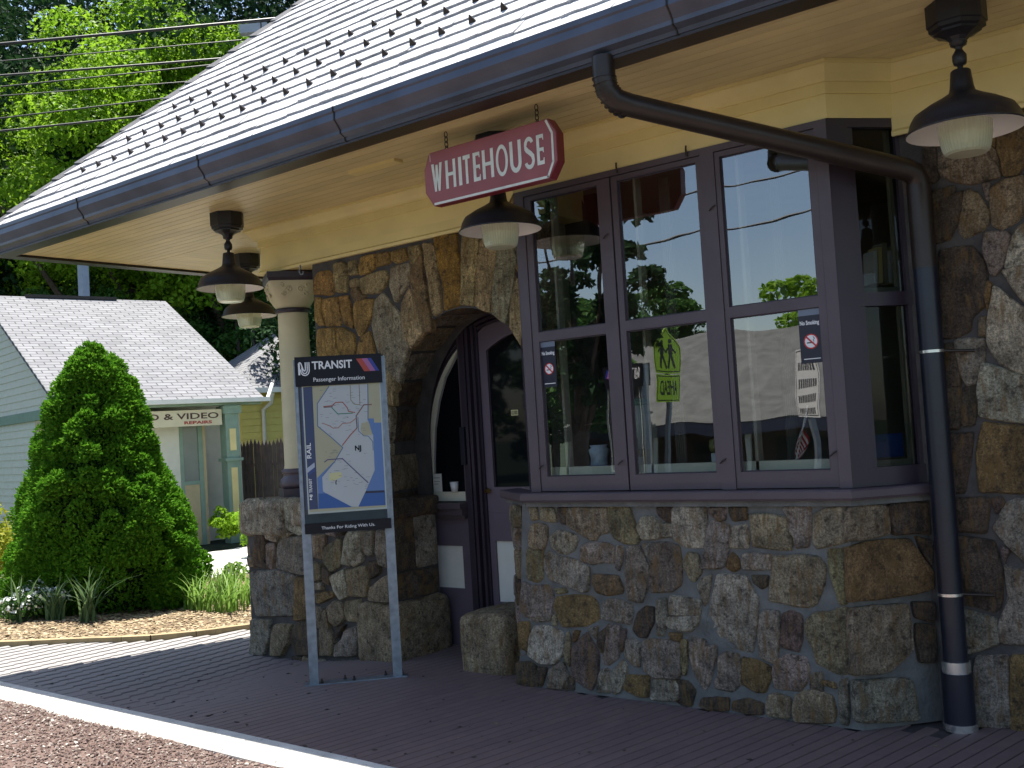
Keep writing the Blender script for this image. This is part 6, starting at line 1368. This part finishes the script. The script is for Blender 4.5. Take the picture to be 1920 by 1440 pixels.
def low_bush(name, x, y, z, rx, rz, n, ls, mt, label, seed, extra=None, cat='shrub', group=None, ncl=26):
    rr = np.random.default_rng(seed); root = empty(name, (x, y, z), label, cat, group); a = rr.uniform(0, 6.28, ncl); q = rr.random(ncl)**.5*.75
    C = np.stack([x+rx*q*np.cos(a), y+rx*q*np.sin(a), z+rz*(.25+.65*rr.random(ncl)*(1-q*.6))], -1); R_ = rr.uniform(.22, .38, ncl)*min(rx, rz*1.2)
    P, d = on_clumps(C, R_, n, .4, -.6, 1.0, rr); P[:, 2] = np.maximum(P[:, 2], z+.01); V, F = leaves(P, ls, .3, d*.6, r=rr); c = np.array([x, y, z+rz/2])
    put('foliage', mesh_np('foliage', V-c, F, mt), root, c)
    if extra: 
        P, d = on_clumps(C, R_*1.08, extra[0], .05, -.1, 1.0, rr); V, F = leaves(P, extra[1], .3, d, aspect=.95, r=rr); put('blossom', mesh_np('blossom', V-c, F, extra[2]), root, c)
    return root
GOLD = leaf_mat('gold leaf', (.38, .36, .03), (.22, .30, .03), .35); WBL = mat('white blossom', (.7, .72, .68), .6, .05, 5, 0)
low_bush('flowering_plant', -10.95, 5.42, gz(-10.95, 5.42), .42, .34, 2500, .045, MIDG, 'low plant with small white flowers at the left edge of the bed', 5, (700, .035, WBL))
low_bush('golden_shrub', -13.6, 6.15, gz(-13.6, 6.15), .75, 1.25, 6000, .06, GOLD, 'golden yellow shrub behind the spruce at the left edge', 6)
low_bush('garden_shrub', -19.0, 11.2, -.40, 1.1, 1.2, 5000, .09, MIDG, 'green shrub in front of the clapboard gable wall', 7)
low_bush('garden_shrub', -14.75, 8.15, gz(-14.75, 8.15), .9, .9, 4000, .07, MIDG, 'green shrub half hidden behind the left side of the spruce', 17)
low_bush('garden_shrub', -17.7, 12.75, -.40, .42, .95, 2600, .07, BRIGHT, 'narrow bright green shrub left of the teal porch post', 8)
low_bush('garden_shrub', -15.7, 12.1, -.40, .55, 1.2, 3600, .07, BRIGHT, 'bright green leafy shrub right of the teal porch post', 9)
low_bush('garden_shrub', -15.8, 13.4, -.40, .9, 1.25, 4200, .09, DARKG, 'dark shrub before the stockade fence, behind the stone pier', 10)
low_bush('lily_border', -10.6, 8.3, gz(-10.6, 8.3), .8, .45, 3500, .06, LILY, 'low sunlit ground cover between the lilies and the pale path', 12, (500, .04, WBL), cat='plant')

# ------------------------------------------------------------------ shop across the path
SA = Vector((-19.144, 10.135, 0)); E1 = Vector((.195, .981, 0)).normalized(); E2 = Vector((-E1.y, E1.x, 0)); GZ0 = -.42
SIDE = mat('pale clapboard', (.66, .64, .52), .6, .05, 6, .1, 60); TEAL = mat('teal trim', (.22, .31, .23), .55, .08, 6, .1, 60); TAN = mat('tan trim', (.50, .40, .22), .55, .08, 6, .1, 60)
SHR = bpy.data.materials.new('shop roof shingles'); SHR.use_nodes = True; t = SHR.node_tree; b = t.nodes['Principled BSDF']; b.inputs['Roughness'].default_value = .9
tc = N(t, 'ShaderNodeTexCoord'); mp = N(t, 'ShaderNodeMapping'); br = N(t, 'ShaderNodeTexBrick'); t.links.new(tc.outputs['UV'], br.inputs['Vector'])
br.inputs['Scale'].default_value = 1; br.inputs['Brick Width'].default_value = .32; br.inputs['Row Height'].default_value = .14; br.inputs['Mortar Size'].default_value = .012; br.inputs['Mortar Smooth'].default_value = .3
br.inputs['Color1'].default_value = (.235, .235, .245, 1); br.inputs['Color2'].default_value = (.18, .18, .19, 1); br.inputs['Mortar'].default_value = (.07, .07, .078, 1)
nz = N(t, 'ShaderNodeTexNoise'); nz.inputs['Scale'].default_value = 1.2; nz.inputs['Detail'].default_value = 5; t.links.new(tc.outputs['UV'], nz.inputs['Vector']); mr = N(t, 'ShaderNodeMapRange'); mr.inputs[3].default_value = .75; mr.inputs[4].default_value = 1.25; t.links.new(nz.outputs[0], mr.inputs[0])
vm = N(t, 'ShaderNodeVectorMath'); vm.operation = 'SCALE'; t.links.new(br.outputs[0], vm.inputs[0]); t.links.new(mr.outputs[0], vm.inputs[3]); t.links.new(vm.outputs[0], b.inputs['Base Color'])
bp = N(t, 'ShaderNodeBump'); bp.inputs['Distance'].default_value = .02; bp.invert = True; t.links.new(br.outputs['Fac'], bp.inputs['Height']); t.links.new(bp.outputs[0], b.inputs['Normal'])
def roof_slab(name, P, parent, th=.06, mt=None):
    """P: eave start, eave end, ridge end, ridge start"""
    P = [Vector(p) for p in P]; n = (P[1]-P[0]).cross(P[3]-P[0]).normalized(); 
    if n.z < 0: n = -n
    V = P+[p-n*th for p in P]; c = sum(V, Vector())/8; me = bpy.data.meshes.new(name); me.from_pydata([tuple(v-c) for v in V], [], [(0, 1, 2, 3), (7, 6, 5, 4), (0, 4, 5, 1), (1, 5, 6, 2), (2, 6, 7, 3), (3, 7, 4, 0)])
    u = (P[1]-P[0]).normalized(); v = n.cross(u); uv = me.uv_layers.new(name='UVMap')
    for l in me.loops: q = V[l.vertex_index]-P[0]; uv.data[l.index].uv = (q.dot(u), q.dot(v))
    me.materials.append(mt or SHR); return put(name, me, parent, c)
def sl(a, b_, z): return SA+E1*a+E2*b_+Vector((0, 0, z))
shop = empty('repair_shop', sl(2, 2.5, GZ0), 'pale green clapboard shop with grey shingle roof and teal trimmed porch', 'shop')
EVZ, RZ, RB = 2.62, 5.38, 5.1
rf = roof_slab('roof', [sl(-.05, -.02, EVZ), sl(4.25, -.02, EVZ), sl(4.25, RB, RZ), sl(-.05, RB, RZ)], shop)
roof_slab('roof', [sl(4.25, 2*RB, EVZ), sl(-.05, 2*RB, EVZ), sl(-.05, RB, RZ), sl(4.25, RB, RZ)], shop)
MB().obox(SA, E1, E2, ZV, .9, 3.0, RB-.08, RB+.08, RZ-.02, RZ+.05).build('ridge_vent', GUTB, rf)
mb = MB(); mb.prism([sl(.17, .34, GZ0), sl(.17, 2*RB-.34, GZ0), sl(.17, 2*RB-.34, EVZ), sl(.17, RB, RZ-.2), sl(.17, .34, EVZ)], E1*.12); mb.prism([sl(4.0, .9, GZ0), sl(4.0, 2*RB-.3, GZ0), sl(4.0, 2*RB-.3, EVZ), sl(4.0, RB, RZ-.2), sl(4.0, .9, EVZ)], E1*.1)
mb.obox(SA, E1, E2, ZV, .2, 4.05, 1.2, 1.3, GZ0, EVZ); walls = mb.build('wall', SIDE, shop)
z = GZ0; k = 0
slope = (RZ-EVZ)/RB
while z < RZ-.3:
    if not (2.36 < z+.08 < 2.60):
        up_ = z > 2.5; z1 = z+.158; inset = max(.02, (z1-EVZ)/slope+.05) if z1 > EVZ-.05 else .02
        segs = [(inset, 2*RB-inset)] if up_ else [(.30, .55), (1.86, 2*RB-.3)]
        for a, b_ in segs:
            mb = MB(); P = [sl(.165, a, z), sl(.165, b_, z), sl(.165, b_, z1), sl(.165, a, z1)]; Q = [P[0]-E1*.022, P[1]-E1*.022, P[2]-E1*.006, P[3]-E1*.006]
            mb.add(P+Q, [(4, 5, 6, 7), (0, 1, 5, 4), (0, 4, 7, 3), (1, 2, 6, 5), (3, 7, 6, 2)]); mb.build('clapboard', SIDE, walls)
    z += .155
MB().obox(SA, E1, E2, ZV, .10, .165, .26, 2*RB-.26, 2.37, 2.57).build('band', TEAL, walls)
mb = MB(); mb.obox(SA, E1, E2, ZV, .10, .165, 1.62, 1.86, GZ0, 2.36); mb.obox(SA, E1, E2, ZV, .10, .165, .56, .72, GZ0, 2.36); mb.obox(SA, E1, E2, ZV, .10, .165, .72, 1.62, 2.2, 2.36); mb.build('door_casing', TAN, walls)
MB().obox(SA, E1, E2, ZV, .13, .165, .72, 1.62, GZ0, 2.2).build('shop_door', mat('tan door', (.42, .31, .13), .5, .1, 5, 0), walls)
mb = MB()
for s_ in (0, 1):
    mb.add([sl(-.03, -.03 if s_ == 0 else 2*RB+.03, EVZ-.10), sl(-.03, RB, RZ-.10), sl(-.03, RB, RZ-.0), sl(-.03, -.03 if s_ == 0 else 2*RB+.03, EVZ)], [(0, 1, 2, 3)]); mb.add([sl(.0, -.03 if s_ == 0 else 2*RB+.03, EVZ-.10), sl(.0, RB, RZ-.10), sl(.0, RB, RZ-.0), sl(.0, -.03 if s_ == 0 else 2*RB+.03, EVZ)], [(0, 1, 2, 3)])
mb.build('rake_board', SIDE, rf)
mb = MB(); mb.obox(SA, E1, E2, ZV, -.06, 4.34, -.14, -.02, EVZ-.09, EVZ-.0); mb.build('gutter', WHITE, rf)
mb = MB(); mb.tube([sl(4.30, -.08, EVZ-.05), sl(4.45, .1, EVZ+.10), sl(4.70, .45, EVZ+.30)], .045, 8); mb.build('rain_leader', WHITE, rf)
mb = MB(); mb.obox(SA, E1, E2, ZV, .12, 4.2, .02, .30, EVZ-.14, EVZ-.06); mb.build('porch_soffit', TEAL, shop)
# shop window and wall under the eave
mb = MB(); mb.obox(SA, E1, E2, ZV, 2.55, 2.62, .50, .58, GZ0, 2.1); mb.obox(SA, E1, E2, ZV, 2.95, 3.05, .50, .58, GZ0, 2.1); mb.obox(SA, E1, E2, ZV, 2.62, 2.95, .50, .58, .85, .93); mb.build('window_frame', TEAL, shop)
MB().obox(SA, E1, E2, ZV, 2.62, 2.95, .53, .55, .93, 2.1).build('window_pane', mat('shop glass', (.20, .22, .19), .15, .1, 3, 0), shop)
MB().obox(SA, E1, E2, ZV, 2.62, 2.95, .52, .55, GZ0, .85).build('window_panel', TAN, shop)
MB().obox(SA, E1, E2, ZV, .3, 2.55, .52, .6, GZ0, 2.4).build('shop_front', SIDE, shop)
MB().obox(SA, E1, E2, ZV, 3.05, 3.12, .52, .9, GZ0, 2.4).build('corner_board', TAN, shop)
mb = MB(); mb.obox(SA, E1, E2, ZV, 3.36, 3.66, .02, .30, GZ0, EVZ-.14); mb.obox(SA, E1, E2, ZV, 3.31, 3.71, -.02, .34, 1.30, 1.36); mb.obox(SA, E1, E2, ZV, 3.31, 3.71, -.02, .34, 2.30, 2.46); post = mb.build('porch_post', TEAL, shop)
mb = MB(); mb.obox(SA, E1, E2, ZV, 3.44, 3.58, .005, .02, 1.52, 1.98); mb.obox(SA, E1, E2, ZV, 3.44, 3.58, .005, .02, -.15, 1.16); mb.build('post_panel', CREAM, post)
ss = empty('shop_sign', sl(2.2, .06, 2.06), 'cream board reading VIDEO and REPAIRS hanging under the shop eave, partly behind the spruce', 'sign')
MB().obox(SA, E1, E2, ZV, .95, 3.30, .05, .08, 2.07, 2.40).build('board', mat('cream board', (.62, .55, .36), .5, .05, 5, 0), ss)
b = MB(); text_on(b, 'RADIO & VIDEO', lambda x, y: sl(1.03+2.2*x, .047, 2.215+.125*y), .02); b.build('lettering', mat('brown lettering', (.07, .03, .02), .5, .05, 5, 0), ss)
b = MB(); text_on(b, 'REPAIRS', lambda x, y: sl(2.48+.60*x, .047, 2.11+.065*y), .04); b.build('lettering', mat('red lettering', (.35, .03, .03), .5, .05, 5, 0), ss)
# yellow building behind
YB = empty('yellow_house', (-21, 17.0, -.4), 'yellow sided building with grey roof and white gutter, half hidden by the column', 'house')
a = Vector((-20.7, 15.3, 0)); f1 = Vector((.35, .937, 0)); f2 = Vector((-f1.y, f1.x, 0))
def yl(u, v, z): return a+f1*u+f2*v+Vector((0, 0, z))
MB().obox(a, f1, f2, ZV, .2, 5.0, .25, 5, -.5, 2.95).build('wall', mat('yellow siding', (.62, .52, .13), .6, .06, 6, .1, 60), YB)
for k in range(20): MB().obox(a, f1, f2, ZV, .2, 5.0, .225, .249, -.4+k*.165, -.4+k*.165+.155).build('clapboard', mat('yellow siding', (.52, .43, .10)), YB)
r2 = roof_slab('roof', [yl(-.2, -.1, 2.95), yl(5.2, -.1, 2.95), yl(5.2, 3.2, 5.1), yl(2.9, 3.2, 5.1)], YB); roof_slab('roof', [yl(5.2, 6.5, 2.95), yl(-.2, 6.5, 2.95), yl(2.9, 3.2, 5.1), yl(5.2, 3.2, 5.1)], YB); roof_slab('roof', [yl(-.2, 6.5, 2.95), yl(-.2, -.1, 2.95), yl(2.9, 3.2, 5.1), yl(2.88, 3.25, 5.1)], YB)
MB().obox(a, f1, f2, ZV, -.25, 5.25, -.22, -.1, 2.84, 2.96).build('gutter', WHITE, r2)
MB().tube([yl(.9, -.15, 2.85), yl(.9, .0, 2.6), yl(.75, .18, 2.45), yl(.75, .2, -.3)], .05, 8).build('downspout', WHITE, YB)
# stockade fence
fr_ = empty('stockade_fence', (-18.6, 14.6, -.42), 'weathered grey brown stockade fence with pointed pickets behind the shop porch', 'fence'); FW_ = mat('weathered picket', (.10, .075, .065), .9, .25, 6, .4, 40)
A_, B_ = Vector((-20.9, 14.2, -.42)), Vector((-15.2, 14.75, -.42)); n = 50; dd = (B_-A_).normalized(); nn = Vector((dd.y, -dd.x, 0)); L_f = (B_-A_).length; pm = None
rd = random.Random(9)
for k in range(n):
    p = A_+dd*(L_f*k/n); h_ = 2.10+rd.uniform(-.03, .03); w_ = .095
    if pm is None:
        b = MB(); b.prism([Vector((0, 0, 0)), dd*w_, dd*w_+ZV*2.02, dd*w_*.5+ZV*2.13, ZV*2.02], nn*.02); pm = bpy.data.meshes.new('picket'); pm.from_pydata([tuple(v) for v in b.v], [], b.f); pm.materials.append(FW_)
    o = put('picket', pm, fr_, p+Vector((0, 0, rd.uniform(-.03, .03)))+nn*rd.uniform(-.006, .006)); o.rotation_euler = (0, 0, rd.uniform(-.02, .02))
MB().tube([A_+ZV*.5-nn*.03, B_+ZV*.5-nn*.03], .03, 4).tube([A_+ZV*1.6-nn*.03, B_+ZV*1.6-nn*.03], .03, 4).build('rail', FW_, fr_)
# poles
gp_ = mat('pale grey pole', (.33, .38, .46), .5, .1, 5, .1, 40)
p1 = empty('light_pole', (-28.1, 15.8, -.5), 'pale blue grey square pole rising behind the shop roof', 'pole'); MB().box(-28.23, -27.97, 15.7, 15.9, -.5, 9.5).build('shaft', gp_, p1); MB().box(-28.27, -27.93, 15.66, 15.94, 4.95, 5.05).build('band', GALV, p1)
p2 = empty('vent_pole', (-24.4, 18.8, -.5), 'thin dark mast standing behind the yellow building roof', 'pole'); MB().tube([(-24.4, 18.8, -.5), (-24.35, 18.8, 5.6)], .05, 8).build('shaft', GUTB, p2); MB().tube([(-24.38, 18.8, 4.55), (-24.38, 18.8, 4.75)], .075, 8).build('collar', GUTB, p2)
# utility wires, seven, with a splice box
WI = mat('wire', (.02, .02, .022), .5, .05, 5, 0); wg = 'utility wires crossing in front of the maple'
WD = [((-17.625, 8.577, 8.715), (-13.718, 11.695, 8.868), .026, 'topmost thick utility wire, carrying the grey splice box'), ((-17.646, 8.576, 8.423), (-14.136, 11.379, 8.543), .010, 'second utility wire from the top, thin'), ((-17.665, 8.575, 8.177), (-14.48, 11.12, 8.24), .020, 'third utility wire from the top, thick'),
      ((-17.679, 8.574, 7.986), (-14.629, 11.005, 8.151), .012, 'fourth utility wire from the top'), ((-17.691, 8.573, 7.831), (-15.043, 10.69, 7.881), .010, 'fifth utility wire from the top, thin'), ((-17.719, 8.571, 7.448), (-15.311, 10.488, 7.636), .012, 'sixth utility wire from the top'), ((-17.736, 8.57, 7.23), (-15.633, 10.247, 7.349), .018, 'lowest utility wire, thick, just above the hip')]
for p, q, r_, lab in WD:
    p, q = Vector(p), Vector(q); d = q-p; d.normalize(); mid = (p+q)/2; w = empty('utility_wire', mid, lab, 'wire', wg); sag = .00035
    pts = [mid+d*t+Vector((0, 0, sag*t*t*2.2)) for t in np.linspace(-26, 26, 40)]; MB().tube(pts, r_, 6, cap=False).build('cable', WI, w)
sb = empty('splice_box', (-14.2, 11.3, 8.75), 'grey splice box hanging from the topmost utility wire', 'box'); d = (Vector(WD[0][1])-Vector(WD[0][0])).normalized(); b = MB(); c_ = Vector((-14.22, 11.30, 8.72))
b.obox(c_, d, Vector((-d.y, d.x, 0)), ZV, -.24, .24, -.08, .08, -.09, .06); b.build('case', mat('grey case', (.30, .33, .38), .45, .1, 5, 0), sb); b = MB(); b.obox(c_, d, Vector((-d.y, d.x, 0)), ZV, -.20, -.17, -.02, .02, .06, .13); b.obox(c_, d, Vector((-d.y, d.x, 0)), ZV, .16, .19, -.02, .02, .06, .13); b.obox(c_, d, Vector((-d.y, d.x, 0)), ZV, .13, .15, -.085, .085, -.092, .062); b.build('clamp', GUTB, sb)

# ------------------------------------------------------------------ trees behind
tree((-30.8, 19.4, -.5), 17.2, 6.0, 'bright sunlit maple filling the upper left behind the wires', BRIGHT, 80000, .17, 140, .28, seed=3, r_cl=(.13, .24), limbs=14)
tree((-36.5, 13.0, -.5), 15.0, 4.8, 'bright sunlit maple at the left edge behind the shop', BRIGHT, 38000, .17, 90, .30, seed=5, r_cl=(.14, .25), limbs=8)
tree((-28.1, 21.0, -.5), 16.6, 4.6, 'bright sunlit maple just left of the station roof hip', BRIGHT, 45000, .17, 90, .25, seed=7, r_cl=(.14, .25), limbs=8)
gD = 'dark trees behind the maple'
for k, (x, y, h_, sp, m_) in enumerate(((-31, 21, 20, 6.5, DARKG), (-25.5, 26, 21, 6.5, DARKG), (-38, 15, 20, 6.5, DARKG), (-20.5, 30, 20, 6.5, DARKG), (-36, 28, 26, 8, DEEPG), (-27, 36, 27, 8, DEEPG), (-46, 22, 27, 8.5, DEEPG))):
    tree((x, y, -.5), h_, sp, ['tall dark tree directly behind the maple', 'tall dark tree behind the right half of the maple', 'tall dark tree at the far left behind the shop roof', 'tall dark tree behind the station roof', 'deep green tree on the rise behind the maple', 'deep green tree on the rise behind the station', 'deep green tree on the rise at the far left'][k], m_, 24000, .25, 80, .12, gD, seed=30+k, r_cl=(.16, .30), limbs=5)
for k, (x, y, lab) in enumerate(((-27.0, 20.2, 'shaded understorey tree just behind the shop ridge'), (-20.3, 19.2, 'shaded understorey tree behind the yellow building'), (-31.0, 17.0, 'shaded understorey tree at the left end of the shop ridge'), (-17.2, 20.5, 'shaded understorey tree behind the column'))):
    tree((x, y, -.5), 8.2, 3.0, lab, (MIDG, DARKG)[k % 2], 15000, .16, 60, .08, 'understorey trees behind the shop', seed=60+k, r_cl=(.16, .30), limbs=6, name='understorey_tree')
P = []
rr = np.random.default_rng(77); n = 110000; t_ = rr.uniform(-75, 60, n); dpt = rr.uniform(40, 70, n)
X = -.624*dpt+.78*t_*1.3; Y = .78*dpt+.626*t_*1.3; Z = np.array([far_ground(a, b) for a, b in zip(X, Y)])+rr.random(n)**1.3*17
V, F = leaves(np.stack([X, Y, Z], -1), .6, .2, r=rr); c = V.mean(0); put('wooded_hillside', mesh_np('wooded_hillside', V-c, F, DEEPG), None, c, kind='stuff')

# ------------------------------------------------------------------ the side across the track, seen only as reflections
DRK = mat('weathered dark shingles', (.105, .105, .10), .9, .25, 3, .8, 14, bdist=.03)
OB = empty('low_platform_building', (-11, -15, -1), 'long low building with grey shingle roof, seen reflected in the bay panes', 'building')
oa = Vector((-18.5, -11.5, 0)); g1 = Vector((.955, -.17, 0)).normalized(); g2 = Vector((g1.y, -g1.x, 0))
def ol(u, v, z): return oa+g1*u+g2*v+Vector((0, 0, z))
roof_slab('roof', [ol(2.2, 0, 1.55), ol(12.2, 0, 1.55), ol(12.2, 5.2, 4.0), ol(2.2, 5.2, 4.0)], OB, mt=DRK)
roof_slab('roof', [ol(2.2, 10.4, 1.55), ol(12.2, 10.4, 1.55), ol(12.2, 5.2, 4.0), ol(2.2, 5.2, 4.0)], OB)
MB().obox(oa, g1, g2, ZV, 2.2, 12.2, -.1, .02, 1.2, 1.5).build('fascia', mat('navy fascia', (.03, .035, .07), .5, .1, 5, 0), OB)
MB().obox(oa, g1, g2, ZV, 2.3, 12.1, .9, 9.5, -.5, 1.5).build('wall', mat('red brown wall', (.09, .04, .028), .8, .2, 4, 0), OB)
for k in range(5): MB().obox(oa, g1, g2, ZV, 2.5+k*2.3, 2.62+k*2.3, .05, .17, -.5, 1.3).build('canopy_post', WHITE, OB)
for k in range(4): MB().obox(oa, g1, g2, ZV, 3.2+k*2.3, 4.3+k*2.3, .86, .89, .1, 1.0).build('window', DARKGLASS, OB)
# school crossing sign
sc = empty('school_crossing_sign', (-8.05, -3.38, -.03), 'fluorescent yellow green pentagon crossing sign with AHEAD plate, reflected in the middle bay pane', 'sign')
MB().box(-8.08, -8.02, -3.45, -3.39, -.03, 3.05).build('post', GALV, sc)
FLUO = mat('fluorescent yellow green', (.62, .95, .01), .45, .02, 5, 0); su = Vector((0, 1, 0)); so = Vector((-8.05, -3.38, 0)); sn = Vector((su.y, -su.x, 0))

def sp3(u, z, d=.03): return so+su*u+ZV*z+sn*d
pent = [(-.38, 2.28), (.38, 2.28), (.38, 2.68), (0, 3.04), (-.38, 2.68)]; MB().prism([sp3(u, z) for u, z in pent], sn*.004).build('crossing_panel', FLUO, sc); MB().prism([sp3(u, z) for u, z in ((-.38, 1.94), (.38, 1.94), (.38, 2.265), (-.38, 2.265))], sn*.004).build('ahead_panel', FLUO, sc)
b = MB()
lf = [0.0]
def sbar(u0, z0, u1, z1, w):
    a, c = Vector((u0, z0)), Vector((u1, z1)); d = (c-a).normalized(); q = Vector((-d.y, d.x))*w/2
    lf[0] += .00005; k_ = .036+lf[0]; b.add([sp3(*(a-q), k_), sp3(*(c-q), k_), sp3(*(c+q), k_), sp3(*(a+q), k_)], [(0, 1, 2, 3)])
for (x0, y0), (x1, y1) in zip([(-.35, 2.31), (.35, 2.31), (.35, 2.67), (0, 2.99), (-.35, 2.67)], [(.35, 2.31), (.35, 2.67), (0, 2.99), (-.35, 2.67), (-.35, 2.31)]): sbar(x0, y0, x1, y1, .014)
for (x0, y0), (x1, y1) in zip([(-.35, 1.965), (.35, 1.965), (.35, 2.24), (-.35, 2.24)], [(.35, 1.965), (.35, 2.24), (-.35, 2.24), (-.35, 1.965)]): sbar(x0, y0, x1, y1, .014)
for cx_, sc_ in ((-.11, 1.0), (.11, .88)):
    sbar(cx_, 2.56*1-.0, cx_, 2.56+.17*sc_, .10*sc_); sbar(cx_, 2.58, cx_-.09, 2.36, .045); sbar(cx_, 2.58, cx_+.08, 2.36, .045); sbar(cx_, 2.70, cx_-.12, 2.58, .03); sbar(cx_, 2.70, cx_+.12, 2.60, .03)
    zc = 2.56+.17*sc_+.055; pts = [sp3(cx_+.042*math.cos(k*.524), zc+.042*math.sin(k*.524), .038) for k in range(12)]; b.add(pts, [tuple(range(12))])
text_on(b, 'AHEAD', lambda x, y: sp3(-.28+.56*x, 2.03+.15*y, .036), .02); b.build('symbol', SIGNK, sc)
# white rules board, reflected in the right bay pane
wb = empty('rules_board', (-4.85, -1.09, 0), 'white regulation board with rows of dark lettering, reflected in the right bay pane', 'sign'); wu = Vector((-.80, -.60, 0)); wn = Vector((-.60, .80, 0)); wo = Vector((-4.85, -1.09, 0))
MB().obox(wo, wu, wn, ZV, -.03, .03, -.06, 0, 0, 2.3).build('post', GALV, wb); MB().obox(wo, wu, wn, ZV, -.24, .24, .0, .01, 1.55, 2.30).build('board', POTM, wb)
b = MB(); rd = random.Random(2)
for r_ in range(4):
    u = -.17
    while u < .16: w_ = rd.uniform(.02, .035); b.obox(wo, wu, wn, ZV, u, u+w_*.8, .0105, .0115, 2.14-r_*.155-.08, 2.14-r_*.155); u += w_*1.35
for q in ((-.22, .22, 2.27, 2.28), (-.22, .22, 1.57, 1.58), (-.22, -.213, 1.58, 2.27), (.213, .22, 1.58, 2.27)): b.obox(wo, wu, wn, ZV, q[0], q[1], .0105, .0115, q[2], q[3])
b.build('lettering', SIGNK, wb)
# reflected trees and wires
gR = 'trees across the track'
tree((-15.5, -10.5, -.3), 5.9, 3.0, 'leafy tree across the track, reflected in the left bay window', MIDG, 13000, .20, 60, .12, gR, seed=81, limbs=8)
tree((-9.6, -3.3, -.3), 6.4, 1.7, 'close dark tree across the track, reflected beside the hanging lamp', DARKG, 9000, .16, 36, .25, gR, seed=82)
tree((-21, -24, -.3), 8.0, 3.4, 'small tree behind the low building, reflected above its roof', MIDG, 9000, .25, 50, .1, gR, seed=83)
tree((-14.5, -26, -.3), 7.2, 3.2, 'round tree behind the low building, reflected at the right', BRIGHT, 9000, .25, 50, .1, gR, seed=84)
tree((-27, -17, -.3), 10, 4.0, 'tall tree at the far end of the low building', MIDG, 9000, .28, 50, .1, gR, seed=85)
for p, q, lab in (((-30, -8, 5.9), (12, -8.6, 6.0), 'lower wire across the track'), ((-30, -8.2, 6.6), (12, -8.8, 6.75), 'upper wire across the track')):
    w = empty('track_wire', ((p[0]+q[0])/2, -8.3, 6), lab, 'wire', 'wires across the track'); MB().tube([Vector(p).lerp(Vector(q), t)+Vector((0, 0, -1.2*t*(1-t)*2)) for t in np.linspace(0, 1, 24)], .02, 6, cap=False).build('cable', WI, w)
